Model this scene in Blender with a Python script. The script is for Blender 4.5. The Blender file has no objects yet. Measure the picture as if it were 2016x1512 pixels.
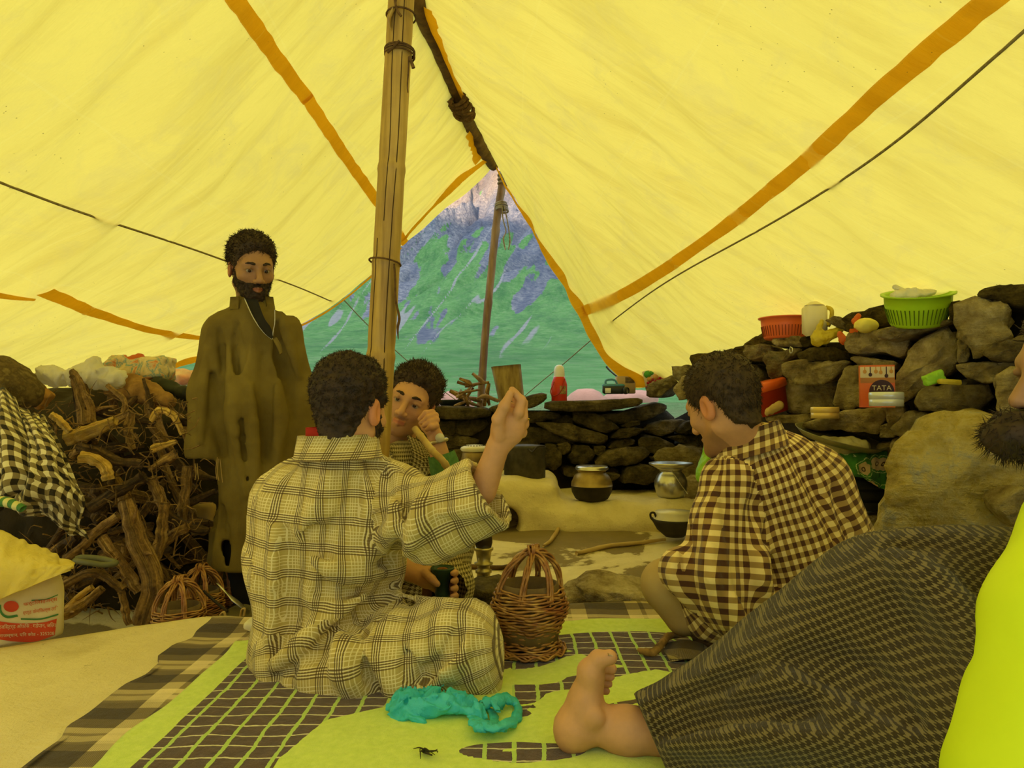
import bpy, math, random
import numpy as np
from mathutils import Matrix, Vector

SC = bpy.context.scene
COL = SC.collection
# ------------------------------------------------------------------ camera, sky, sun, exposure
F = 1450.0; W0, H0 = 2016, 1512
CAMZ = 0.68
PITCH = math.atan(44.0 / F)
cd = bpy.data.cameras.new('camera'); cam = bpy.data.objects.new('camera', cd); COL.objects.link(cam)
cd.sensor_width = 36.0; cd.lens = 36.0 * F / W0; cd.clip_start = 0.02; cd.clip_end = 6000
cam.location = (0, 0, CAMZ); cam.rotation_euler = (math.pi / 2 + PITCH, 0, 0)
SC.camera = cam

world = bpy.data.worlds.new('sky'); SC.world = world; world.use_nodes = True
wn = world.node_tree; wn.nodes.clear()
wo = wn.nodes.new('ShaderNodeOutputWorld'); wb = wn.nodes.new('ShaderNodeBackground')
tc = wn.nodes.new('ShaderNodeTexCoord'); sx = wn.nodes.new('ShaderNodeSeparateXYZ'); rp = wn.nodes.new('ShaderNodeValToRGB')
wn.links.new(tc.outputs['Generated'], sx.inputs[0]); wn.links.new(sx.outputs['Z'], rp.inputs[0])
wn.links.new(rp.outputs[0], wb.inputs[0]); wn.links.new(wb.outputs[0], wo.inputs[0])
rp.color_ramp.elements[0].position = 0.0; rp.color_ramp.elements[0].color = (0.70, 0.92, 0.96, 1)
rp.color_ramp.elements[1].position = 0.9; rp.color_ramp.elements[1].color = (0.98, 0.96, 0.98, 1)
e = rp.color_ramp.elements.new(0.33); e.color = (0.62, 0.90, 0.97, 1)
wb.inputs[1].default_value = 1.75

sd = bpy.data.lights.new('sun', 'SUN'); sun = bpy.data.objects.new('sun', sd); COL.objects.link(sun)
sd.energy = 12.5; sd.color = (1.0, 0.66, 0.36); sd.angle = math.radians(0.6)
SUN_EL = math.radians(6.0); SUN_AZ = math.radians(205)   # low sun behind the camera, only the peak catches it
sdir = Vector((math.sin(SUN_AZ) * math.cos(SUN_EL), math.cos(SUN_AZ) * math.cos(SUN_EL), math.sin(SUN_EL)))
sun.rotation_euler = sdir.to_track_quat('Z', 'Y').to_euler(); sun.location = (0, -20, 40)

vs = SC.view_settings
vs.view_transform = 'Standard'; vs.look = 'None'; vs.exposure = 0.06; vs.gamma = 1.0; vs.use_curve_mapping = False
SC.cycles.max_bounces = 10; SC.cycles.diffuse_bounces = 6; SC.cycles.transmission_bounces = 8
SC.cycles.transparent_max_bounces = 8; SC.cycles.caustics_reflective = False; SC.cycles.caustics_refractive = False

# ------------------------------------------------------------------ pixel helpers
CP, SP = math.cos(PITCH), math.sin(PITCH)
def ray(x, y):
    a = (x - W0 / 2) / F; b = (H0 / 2 - y) / F
    return np.array([a, CP - b * SP, SP + b * CP])
def at(x, y, Y):
    d = ray(x, y); t = Y / d[1]
    return np.array([0, 0, CAMZ]) + d * t
def onz(x, y, z):
    d = ray(x, y); t = (z - CAMZ) / d[2]
    return np.array([0, 0, CAMZ]) + d * t
def onplane(x, y, p0, n):
    d = ray(x, y); o = np.array([0, 0, CAMZ]); n = np.asarray(n, float)
    t = np.dot(np.asarray(p0, float) - o, n) / np.dot(d, n)
    return o + d * t
def proj(P):
    P = np.asarray(P, float); q = P - np.array([0, 0, CAMZ])
    dep = q[..., 1] * CP + q[..., 2] * SP; up = -q[..., 1] * SP + q[..., 2] * CP
    return np.stack([W0 / 2 + F * q[..., 0] / dep, H0 / 2 - F * up / dep], -1), dep

# ------------------------------------------------------------------ numpy noise
def _h(ix, iy, iz, s):
    n = (ix.astype(np.int64) * 374761393 + iy.astype(np.int64) * 668265263 + iz.astype(np.int64) * 2147483647 + s * 1274126177) & 0xffffffff
    n = ((n ^ (n >> 13)) * 1274126177) & 0xffffffff
    n = ((n ^ (n >> 16)) * 2246822519) & 0xffffffff
    return ((n ^ (n >> 15)) & 0xffff).astype(np.float64) / 32767.5 - 1.0
def vnoise(p, s=0):
    p = np.asarray(p, float); i = np.floor(p); f = p - i; f = f * f * (3 - 2 * f); i = i.astype(np.int64)
    x, y, z = i[..., 0], i[..., 1], i[..., 2]; fx, fy, fz = f[..., 0], f[..., 1], f[..., 2]
    def L(a, b, t): return a + (b - a) * t
    return L(L(L(_h(x, y, z, s), _h(x + 1, y, z, s), fx), L(_h(x, y + 1, z, s), _h(x + 1, y + 1, z, s), fx), fy),
             L(L(_h(x, y, z + 1, s), _h(x + 1, y, z + 1, s), fx), L(_h(x, y + 1, z + 1, s), _h(x + 1, y + 1, z + 1, s), fx), fy), fz)
def fbm(p, o=4, s=0, g=0.5):
    p = np.asarray(p, float); r = 0; a = 1.0
    for k in range(o):
        r = r + a * vnoise(p * (2.03 ** k), s + k * 17); a *= g
    return r
def cr(pts, n):
    """Catmull-Rom resample, n points"""
    pts = np.asarray(pts, float); m = len(pts)
    P = np.vstack([2 * pts[0] - pts[1], pts, 2 * pts[-1] - pts[-2]])
    t = np.linspace(0, m - 1, n); i = np.minimum(t.astype(int), m - 2); f = (t - i)[:, None]
    a, b, c, d = P[i], P[i + 1], P[i + 2], P[i + 3]
    return 0.5 * ((2 * b) + (-a + c) * f + (2 * a - 5 * b + 4 * c - d) * f ** 2 + (-a + 3 * b - 3 * c + d) * f ** 3)

# ------------------------------------------------------------------ object helpers
def tag(o, label=None, cat=None, group=None, kind=None):
    if label: o['label'] = label
    if cat: o['category'] = cat
    if group: o['group'] = group
    if kind: o['kind'] = kind
    return o
def thing(name, loc, label, cat, group=None):
    o = bpy.data.objects.new(name, None); COL.objects.link(o); o.location = tuple(float(c) for c in loc); o.empty_display_size = 0.05
    return tag(o, label, cat, group)
def wloc(o):
    p = Vector((0, 0, 0))
    while o is not None:
        p = p + o.location; o = o.parent
    return np.array(p)
def mk(name, V, Fc, mat=None, parent=None, smooth=True, uv=None, col=None, base=False, mats=None, midx=None, faceuv=None):
    """one mesh object from world coordinates; origin at its own middle (or its base)"""
    V = np.asarray(V, float)
    lo, hi = V.min(0), V.max(0); c = (lo + hi) / 2
    if parent is None or base: c = np.array([c[0], c[1], lo[2]])
    me = bpy.data.meshes.new(name)
    if isinstance(Fc, np.ndarray): Fc = Fc.tolist()
    me.from_pydata((V - c).tolist(), [], Fc)
    if mats:
        for m in mats: me.materials.append(m)
        if midx is not None: me.polygons.foreach_set('material_index', np.asarray(midx, np.int32))
    elif mat is not None: me.materials.append(mat)
    if smooth: me.polygons.foreach_set('use_smooth', [True] * len(me.polygons))
    if uv is not None or faceuv is not None:
        ul = me.uv_layers.new(name='UVMap')
        if faceuv is not None: ul.data.foreach_set('uv', np.asarray(faceuv, np.float32).ravel())
        else:
            li = np.empty(len(me.loops), np.int32); me.loops.foreach_get('vertex_index', li)
            ul.data.foreach_set('uv', np.asarray(uv, np.float32)[li].ravel())
    if col is not None:
        ca = me.color_attributes.new('tint', 'FLOAT_COLOR', 'POINT')
        cc = np.ones((len(V), 4), np.float32); cc[:, :3] = col; ca.data.foreach_set('color', cc.ravel())
    me.update()
    o = bpy.data.objects.new(name, me); COL.objects.link(o)
    if parent is not None:
        o.parent = parent; o.location = tuple(c - wloc(parent))
    else: o.location = tuple(c)
    return o
class MB:
    def __init__(s): s.v = []; s.f = []; s.n = 0
    def add(s, V, Fc):
        V = np.asarray(V, float); s.v.append(V)
        s.f += [[int(i) + s.n for i in f] for f in Fc]; s.n += len(V); return s
    def build(s, name, mat, parent=None, **k): return mk(name, np.vstack(s.v), s.f, mat, parent, **k)
class PB:
    """like MB, but every piece becomes a part of its own"""
    def __init__(s): s.p = []
    def add(s, V, Fc): s.p.append((V, Fc)); return s
    def build(s, name, mat, parent=None, **k):
        for V, Fc in s.p: mk(name, V, Fc, mat, parent, **k)
def grid_faces(nu, nv, wrapv=False, wrapu=False):
    i = np.arange(nu if wrapu else nu - 1); j = np.arange(nv if wrapv else nv - 1)
    I, J = np.meshgrid(i, j, indexing='ij'); I2 = (I + 1) % nu; J2 = (J + 1) % nv
    return np.stack([I * nv + J, I2 * nv + J, I2 * nv + J2, I * nv + J2], -1).reshape(-1, 4)
def frames(P):
    P = np.asarray(P, float); T = np.gradient(P, axis=0); T /= np.linalg.norm(T, axis=1)[:, None] + 1e-12
    r = np.array([0, 0, 1.0]) if abs(T[0][2]) < 0.9 else np.array([1.0, 0, 0])
    N = np.zeros_like(P); n = np.cross(T[0], r); n /= np.linalg.norm(n); N[0] = n
    for k in range(1, len(P)):
        n = N[k - 1] - T[k] * np.dot(N[k - 1], T[k]); N[k] = n / (np.linalg.norm(n) + 1e-12)
    return T, N, np.cross(T, N)
def tube(P, r, seg=8, cap=True, flat=1.0, jit=0.0, seed=0):
    P = np.asarray(P, float); n = len(P); r = np.broadcast_to(np.asarray(r, float), (n,)) if np.ndim(r) == 0 or len(np.atleast_1d(r)) == n else np.interp(np.linspace(0, 1, n), np.linspace(0, 1, len(r)), r)
    T, N, B = frames(P); a = np.linspace(0, 2 * np.pi, seg, endpoint=False)
    R = r[:, None]
    if jit: R = R * (1 + jit * fbm(np.stack([np.cos(a)[None] * 1.3 + 0 * R, np.sin(a)[None] * 1.3 + 0 * R, np.arange(n)[:, None] * 0.45 + 0 * a[None]], -1), 2, seed))
    V = P[:, None] + (R * np.cos(a)[None])[..., None] * N[:, None] + (R * np.sin(a)[None] * flat)[..., None] * B[:, None]
    V = V.reshape(-1, 3); Fc = grid_faces(n, seg, wrapv=True).tolist()
    if cap:
        Fc.append(list(range(seg))[::-1]); Fc.append(list(range((n - 1) * seg, n * seg)))
    return V, Fc
def lathe(prof, seg=32, c=(0, 0, 0), cap=True, M=None, a0=0, wob=0, seed=0):
    prof = np.asarray(prof, float); a = np.linspace(0, 2 * np.pi, seg, endpoint=False) + a0
    V = np.stack([prof[:, 0:1] * np.cos(a), prof[:, 0:1] * np.sin(a), np.repeat(prof[:, 1:2], seg, 1)], -1)
    if wob: V[..., :2] *= (1 + wob * vnoise(V * 14 + seed))[..., None]
    V = V.reshape(-1, 3); Fc = grid_faces(len(prof), seg, wrapv=True).tolist()
    if cap:
        if prof[0, 0] > 1e-5: Fc.append(list(range(seg))[::-1])
        if prof[-1, 0] > 1e-5: Fc.append(list(range((len(prof) - 1) * seg, len(prof) * seg)))
    if M is not None: V = V @ np.asarray(M, float).T
    return V + np.asarray(c, float), Fc
def box(c, s, bev=0.0, M=None):
    """box with chamfered edges"""
    s = np.asarray(s, float) / 2; b = min(bev, s.min() * 0.9)
    if b <= 0:
        V = np.array([[x, y, z] for z in (-1, 1) for y in (-1, 1) for x in (-1, 1)]) * s
        Fc = [[0, 2, 3, 1], [4, 5, 7, 6], [0, 1, 5, 4], [2, 6, 7, 3], [0, 4, 6, 2], [1, 3, 7, 5]]
    else:
        V = []; Fc = []
        pts = [(-s[0] + b, -s[1]), (s[0] - b, -s[1]), (s[0], -s[1] + b), (s[0], s[1] - b), (s[0] - b, s[1]), (-s[0] + b, s[1]), (-s[0], s[1] - b), (-s[0], -s[1] + b)]
        pts = np.array(pts); inn = pts * (1 - b / s[:2])
        rings = [(inn, -s[2]), (pts, -s[2] + b), (pts, s[2] - b), (inn, s[2])]
        for q, z in rings: V += [(x, y, z) for x, y in q]
        V = np.array(V); Fc = grid_faces(4, 8, wrapv=True).tolist() + [list(range(8))[::-1], list(range(24, 32))]
    if M is not None: V = V @ np.asarray(M, float).T
    return V + np.asarray(c, float), Fc
def rotm(ax, deg):
    return np.array(Matrix.Rotation(math.radians(deg), 3, ax))
def rot_to(d, ax='Z'):
    return np.array(Vector(tuple(d)).to_track_quat(ax, 'Y').to_matrix())

# ------------------------------------------------------------------ materials
MATS = {}
def nt(name):
    m = bpy.data.materials.new(name); m.use_nodes = True; t = m.node_tree
    b = t.nodes['Principled BSDF']; return m, t, b
def N(t, typ, **kw):
    n = t.nodes.new(typ)
    for k, v in kw.items(): setattr(n, k, v)
    return n
def mathn(t, op, a, b=None, c=None):
    n = t.nodes.new('ShaderNodeMath'); n.operation = op
    for i, x in enumerate((a, b, c)):
        if x is None: continue
        if isinstance(x, (int, float)): n.inputs[i].default_value = x
        else: t.links.new(x, n.inputs[i])
    return n.outputs[0]
def mixc(t, f, a, b):
    n = t.nodes.new('ShaderNodeMix'); n.data_type = 'RGBA'
    for i, x in ((0, f), (6, a), (7, b)):
        if isinstance(x, (int, float)): n.inputs[i].default_value = x
        elif isinstance(x, tuple): n.inputs[i].default_value = (*x[:3], 1)
        else: t.links.new(x, n.inputs[i])
    return n.outputs[2]
def noise(t, vec, scale, detail=4, rough=0.55, dist=0.0):
    n = t.nodes.new('ShaderNodeTexNoise'); n.inputs['Scale'].default_value = scale; n.inputs['Detail'].default_value = detail
    n.inputs['Roughness'].default_value = rough; n.inputs['Distortion'].default_value = dist
    if vec is not None: t.links.new(vec, n.inputs['Vector'])
    return n.outputs['Fac']
def ramp(t, f, stops):
    n = t.nodes.new('ShaderNodeValToRGB'); cr_ = n.color_ramp
    while len(cr_.elements) < len(stops): cr_.elements.new(0.5)
    for e, (p, c) in zip(cr_.elements, stops): e.position = p; e.color = (*c[:3], 1) if not isinstance(c, (int, float)) else (c, c, c, 1)
    t.links.new(f, n.inputs[0]); return n.outputs[0]
def objco(t, scale=(1, 1, 1), rot=(0, 0, 0), kind='Object'):
    a = t.nodes.new('ShaderNodeTexCoord'); m = t.nodes.new('ShaderNodeMapping')
    m.inputs['Scale'].default_value = scale; m.inputs['Rotation'].default_value = rot
    t.links.new(a.outputs[kind], m.inputs[0]); return m.outputs[0]
def bump(t, b, h, s=0.3, d=0.01):
    n = t.nodes.new('ShaderNodeBump'); n.inputs['Strength'].default_value = s; n.inputs['Distance'].default_value = d
    t.links.new(h, n.inputs['Height']); t.links.new(n.outputs[0], b.inputs['Normal']); return n
def mat(name, c1, c2=None, scale=8, rough=0.8, bs=0.25, bd=0.006, stretch=(1, 1, 1), metal=0.0, c3=None, detail=5, lo=0.35, hi=0.65, spec=0.3, bscale=None):
    if name in MATS: return MATS[name]
    m, t, b = nt(name); b.inputs['Roughness'].default_value = rough; b.inputs['Metallic'].default_value = metal
    b.inputs['Specular IOR Level'].default_value = spec
    c2 = c2 or tuple(x * 0.7 for x in c1); v = objco(t, stretch)
    f = noise(t, v, scale, detail)
    st = [(lo, c1), (hi, c2)] if c3 is None else [(lo, c1), ((lo + hi) / 2, c2), (hi, c3)]
    t.links.new(ramp(t, f, st), b.inputs['Base Color'])
    if bs > 0: bump(t, b, noise(t, v, bscale or scale * 2.5, 6, 0.65), bs, bd)
    MATS[name] = m; return m
# ------------------------------------------------------------------ terrain outside
def terrain_h(X, Y):
    R = np.hypot(X, Y); az = np.arctan2(X, Y)
    el = np.interp(R, [5.3, 6.1, 9, 25, 70, 180, 300, 420, 560, 700, 820, 930, 1100], [-0.19, -0.034, 0.004, 0.045, 0.075, 0.10, 0.125, 0.165, 0.215, 0.265, 0.30, 0.318, 0.25])
    side = np.interp(az, [-0.9, -0.45, -0.16, -0.03, 0.06, 0.3, 0.7, 1.2], [0.45, 0.58, 0.80, 1.02, 1.10, 1.2, 1.0, 0.7])
    far = np.clip((R - 150) / 300, 0, 1)
    el = el * (1 + (side - 1) * far)
    # spurs and gullies that run down to the left
    q = np.stack([(X * 0.80 - Y * 0.42) / 60.0, (X * 0.5 + Y * 0.8) / 260.0, 0 * X], -1)
    rid = 1 - np.abs(fbm(q, 4, 3))
    q2 = np.stack([X / 38.0, Y / 60.0, 0 * X], -1)
    bumpy = fbm(q2, 5, 9)
    z = CAMZ + R * el
    z = z + far * ((rid - 0.6) * 34 * np.clip(R / 700, 0.1, 1.1) + bumpy * 10 * np.clip((R - 350) / 400, 0.05, 1))
    crag = 1 - np.abs(fbm(np.stack([X / 34.0, Y / 70.0, 0 * X + 2], -1), 4, 31))
    z = z + (crag - 0.6) * 30 * np.clip((R - 520) / 250, 0, 1)
    z = z + np.clip(R / 30, 0, 1) * 0.12 * fbm(np.stack([X / 3, Y / 3, 0 * X], -1), 4, 5) * np.clip(R / 60, 0.15, 3)
    return z
az = np.radians(np.concatenate([np.linspace(-78, -19, 60), np.linspace(-18.9, 11, 330), np.linspace(11.5, 78, 70)])); rr = np.concatenate([np.geomspace(5.35, 160, 115), np.linspace(163, 1150, 300)])
RR, AZ = np.meshgrid(rr, az, indexing='ij'); TX, TY = RR * np.sin(AZ), RR * np.cos(AZ)
TZ = terrain_h(TX, TY)
# ground cover: rock ribs, scree chutes, turf and painted rock shading, all running down the slope to the left
ELV = (TZ - CAMZ) / RR; ua = AZ - 0.75 * ELV; va = 0.75 * AZ + ELV
def F2(a, b_, s, o=4): return fbm(np.stack([ua * a, va * b_, 0 * ua + s], -1), o, s)
rockm = np.clip((ELV - 0.135) * 8 + 0.85 * F2(24, 8, 3, 5) + 0.50 * F2(80, 34, 8, 4) - 0.06, -0.5, 1.5) * np.clip((ELV - 0.07) / 0.04, 0, 1)
rockm = np.clip(rockm * 2.2, 0, 1)
chute = (1 - np.abs(F2(21, 4.0, 15, 4)) * (7 + 7 * np.abs(F2(30, 20, 41, 3)))) * np.clip((ELV - 0.055) / 0.04, 0, 1) * np.clip((0.27 - ELV) / 0.05, 0, 1) * np.clip(0.5 + 1.2 * F2(9, 9, 19, 2), 0, 1)
chute = np.clip(chute * 1.5, 0, 1); rock_shade = np.clip(0.5 + 0.9 * F2(60, 9, 23, 4), 0, 1)
COVER = np.stack([rockm, chute, rock_shade], -1).reshape(-1, 3)
m, t, b = nt('mountain_grass_rock'); b.inputs['Roughness'].default_value = 0.95; b.inputs['Specular IOR Level'].default_value = 0.05
co = objco(t); geo = N(t, 'ShaderNodeNewGeometry')
sepn = N(t, 'ShaderNodeSeparateXYZ'); t.links.new(geo.outputs['Position'], sepn.inputs[0])
hz = sepn.outputs['Z']
mp = N(t, 'ShaderNodeMapping'); mp.inputs['Rotation'].default_value = (0, 0, math.radians(-34)); mp.inputs['Scale'].default_value = (1, 0.16, 0.4)
t.links.new(geo.outputs['Position'], mp.inputs[0])
streak = noise(t, mp.outputs[0], 0.055, 6, 0.62)
streak2 = noise(t, mp.outputs[0], 0.025, 5, 0.55)
fine = noise(t, geo.outputs['Position'], 0.35, 8, 0.7)
mid = noise(t, geo.outputs['Position'], 0.03, 6, 0.65)
grass0 = ramp(t, fine, [(0.3, (0.15, 0.42, 0.12)), (0.5, (0.24, 0.54, 0.19)), (0.7, (0.38, 0.62, 0.28))])
rocklow = ramp(t, fine, [(0.3, (0.13, 0.16, 0.25)), (0.48, (0.34, 0.36, 0.46)), (0.68, (0.66, 0.65, 0.68))])  # distance haze put into the rock as a blue-grey cast
rockhigh = ramp(t, fine, [(0.3, (0.34, 0.26, 0.20)), (0.5, (0.50, 0.39, 0.28)), (0.72, (0.62, 0.50, 0.38))])  # warmth of the sunlit peak put into the upper rock's colour
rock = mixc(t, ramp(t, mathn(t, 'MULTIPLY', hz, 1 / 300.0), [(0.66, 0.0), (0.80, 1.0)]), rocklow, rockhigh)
scree = ramp(t, fine, [(0.3, (0.42, 0.43, 0.50)), (0.7, (0.66, 0.64, 0.66))])
hn = mathn(t, 'ADD', mathn(t, 'MULTIPLY', hz, 1 / 230.0), mathn(t, 'MULTIPLY', mathn(t, 'SUBTRACT', mid, 0.5), 1.15))
hn = mathn(t, 'ADD', hn, mathn(t, 'MULTIPLY', mathn(t, 'SUBTRACT', streak2, 0.5), 1.5))
cov = N(t, 'ShaderNodeAttribute'); cov.attribute_name = 'tint'; csp = N(t, 'ShaderNodeSeparateColor'); t.links.new(cov.outputs['Color'], csp.inputs[0])
rockf = ramp(t, mathn(t, 'ADD', csp.outputs[0], mathn(t, 'MULTIPLY', mathn(t, 'SUBTRACT', fine, 0.5), 0.9)), [(0.40, 0.0), (0.60, 1.0)])
rock = mixc(t, mathn(t, 'MULTIPLY', csp.outputs[2], 0.6), rock, (0.14, 0.18, 0.30))  # gully shading painted into the rock as dark blue-grey streaks
grass = mixc(t, ramp(t, noise(t, mp.outputs[0], 0.12, 6, 0.7), [(0.45, 0.0), (0.65, 0.55)]), grass0, (0.06, 0.22, 0.10))
grass = mixc(t, ramp(t, noise(t, geo.outputs['Position'], 0.6, 6, 0.75), [(0.58, 0.0), (0.70, 0.7)]), grass, (0.34, 0.42, 0.26))
c = mixc(t, rockf, grass, rock)
scf = mathn(t, 'MULTIPLY', ramp(t, streak, [(0.57, 0.0), (0.63, 1.0)]), ramp(t, mathn(t, 'MULTIPLY', hz, 1 / 100.0), [(0.18, 0.0), (0.32, 1.0)]))
c = mixc(t, ramp(t, mathn(t, 'ADD', csp.outputs[1], mathn(t, 'MULTIPLY', mathn(t, 'SUBTRACT', fine, 0.5), 0.6)), [(0.35, 0.0), (0.7, 0.9)]), c, scree)
# stones and bare earth close by
near = noise(t, geo.outputs['Position'], 0.9, 7, 0.7)
nearf = mathn(t, 'MULTIPLY', ramp(t, near, [(0.60, 0.0), (0.68, 1.0)]), ramp(t, mathn(t, 'MULTIPLY', sepn.outputs['Y'], 1 / 40.0), [(0.2, 1.0), (0.9, 0.0)]))
c = mixc(t, nearf, c, (0.62, 0.47, 0.40))
strip = ramp(t, mathn(t, 'ADD', mathn(t, 'MULTIPLY', sepn.outputs['Y'], 1 / 20.0), mathn(t, 'MULTIPLY', near, 0.25)), [(0.40, 1.0), (0.60, 0.0)])
c = mixc(t, strip, c, (0.40, 0.27, 0.20))
t.links.new(c, b.inputs['Base Color'])
bump(t, b, mathn(t, 'ADD', fine, mathn(t, 'MULTIPLY', streak, 2.0)), 0.9, 9.0)
M_MOUNT = m
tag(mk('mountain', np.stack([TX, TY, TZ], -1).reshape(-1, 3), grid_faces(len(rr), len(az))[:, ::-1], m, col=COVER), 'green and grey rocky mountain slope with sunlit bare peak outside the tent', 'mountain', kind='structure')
# unseen ridge added and shaped as a sun block: keeps the camp in the shade while the peak is in the sun
rx = np.linspace(-1500, 900, 90); ry = np.linspace(-1400, -420, 40)
RX, RY = np.meshgrid(rx, ry, indexing='ij')
prof = np.clip(1 - np.abs(RY + 900) / 480, 0, 1)
RZ = prof * (345 + 26 * fbm(np.stack([RX / 130, RY / 900, 0 * RX], -1), 4, 21)) - 5
tag(mk('sun_block_ridge', np.stack([RX, RY, RZ], -1).reshape(-1, 3), grid_faces(90, 40), m, col=np.tile([0.8, 0.0, 0.5], (3600, 1))), 'unseen mountain ridge added behind the camp to block the low sun', 'mountain', kind='structure')

# ------------------------------------------------------------------ ground inside the tent
def sstep(a, b, x):
    t_ = np.clip((x - a) / (b - a), 0, 1); return t_ * t_ * (3 - 2 * t_)
def low_h(X, Y):
    z = -0.10 - 0.10 * sstep(-0.45, -1.0, X) + 0.05 * sstep(3.6, 4.4, Y) * sstep(-0.6, 0.2, X)
    return z + 0.012 * fbm(np.stack([X * 2.2, Y * 2.2, 0 * X], -1), 4, 2)
def plat_edge(X):
    e = np.interp(X, [-3.5, -1.75, -1.42, -1.2, -0.97, -0.7, -0.3, 0.1, 0.6, 1.6], [1.98, 2.0, 2.06, 2.2, 2.37, 2.34, 2.36, 2.42, 2.46, 2.42])
    return e + 0.018 * vnoise(np.stack([X * 6, 0 * X, 0 * X], -1), 4)
m, t, b = nt('mud_floor'); b.inputs['Roughness'].default_value = 0.92; b.inputs['Specular IOR Level'].default_value = 0.15
co = objco(t)
n1 = noise(t, co, 3.0, 6, 0.6); n2 = noise(t, co, 28, 6, 0.7)
c = ramp(t, n1, [(0.3, (0.68, 0.57, 0.30)), (0.55, (0.78, 0.67, 0.37)), (0.75, (0.62, 0.51, 0.25))])
c = mixc(t, ramp(t, n2, [(0.62, 0.0), (0.75, 0.45)]), c, (0.22, 0.16, 0.07))
spk = noise(t, co, 120, 3, 0.6); c = mixc(t, ramp(t, spk, [(0.70, 0.0), (0.76, 0.8)]), c, (0.12, 0.08, 0.03))
t.links.new(c, b.inputs['Base Color'])
hb = mathn(t, 'ADD', mathn(t, 'MULTIPLY', n1, 1.2), mathn(t, 'ADD', mathn(t, 'MULTIPLY', n2, 0.35), mathn(t, 'MULTIPLY', noise(t, co, 110, 4, 0.7), 0.12)))
bump(t, b, hb, 0.8, 0.03); M_MUD = m
m, t, b = nt('ash_earth'); b.inputs['Roughness'].default_value = 0.95; b.inputs['Specular IOR Level'].default_value = 0.1
co = objco(t); n1 = noise(t, co, 1.5, 6, 0.6, 0.6); n2 = noise(t, co, 30, 6, 0.7)
c = ramp(t, n1, [(0.42, (0.72, 0.62, 0.35)), (0.52, (0.62, 0.52, 0.28)), (0.545, (0.24, 0.18, 0.08)), (0.7, (0.20, 0.15, 0.07))])
c = mixc(t, ramp(t, n2, [(0.6, 0.0), (0.75, 0.5)]), c, (0.30, 0.23, 0.11))
t.links.new(c, b.inputs['Base Color']); bump(t, b, n2, 0.5, 0.012); M_ASH = m
gx = np.linspace(-4.2, 2.6, 150); gy = np.linspace(-2.2, 6.6, 190); GX, GY = np.meshgrid(gx, gy, indexing='ij')
GZ = low_h(GX, GY); GZ = np.where(GY < 1.6, np.minimum(GZ, -0.12), GZ)
tag(mk('floor', np.stack([GX, GY, GZ], -1).reshape(-1, 3), grid_faces(150, 190), M_ASH), 'bare ash-covered earth floor around the hearth', 'floor', kind='structure')
# raised mud platform the men sit on, its crusted edge standing over the wood
px_ = np.linspace(-3.0, 1.75, 240); tt = np.concatenate([np.linspace(0, 0.80, 40), np.linspace(0.82, 1, 26)])
PX, TT = np.meshgrid(px_, tt, indexing='ij'); ED = plat_edge(PX); PY = -2.0 + (ED + 2.0) * TT
lipz = 0.012 * np.exp(-((ED - PY) / 0.10) ** 2)
PZ = lipz + 0.006 * fbm(np.stack([PX * 3, PY * 3, 0 * PX], -1), 3, 8) * (PX < -0.75)
top = np.stack([PX, PY, PZ], -1)
skirt = []
for k, (dy, dz) in enumerate([(0.012, -0.012), (0.010, -0.035), (-0.02, -0.10), (-0.03, -0.26)]):
    skirt.append(np.stack([px_, ED[:, -1] + dy, PZ[:, -1] + dz], -1))
allv = np.concatenate([top, np.stack(skirt, 1)], 1); nvv = allv.shape[1]
tag(mk('platform', allv.reshape(-1, 3), grid_faces(240, nvv), M_MUD), 'raised yellow mud plaster floor platform with a crusted edge', 'floor', kind='structure')

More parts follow.
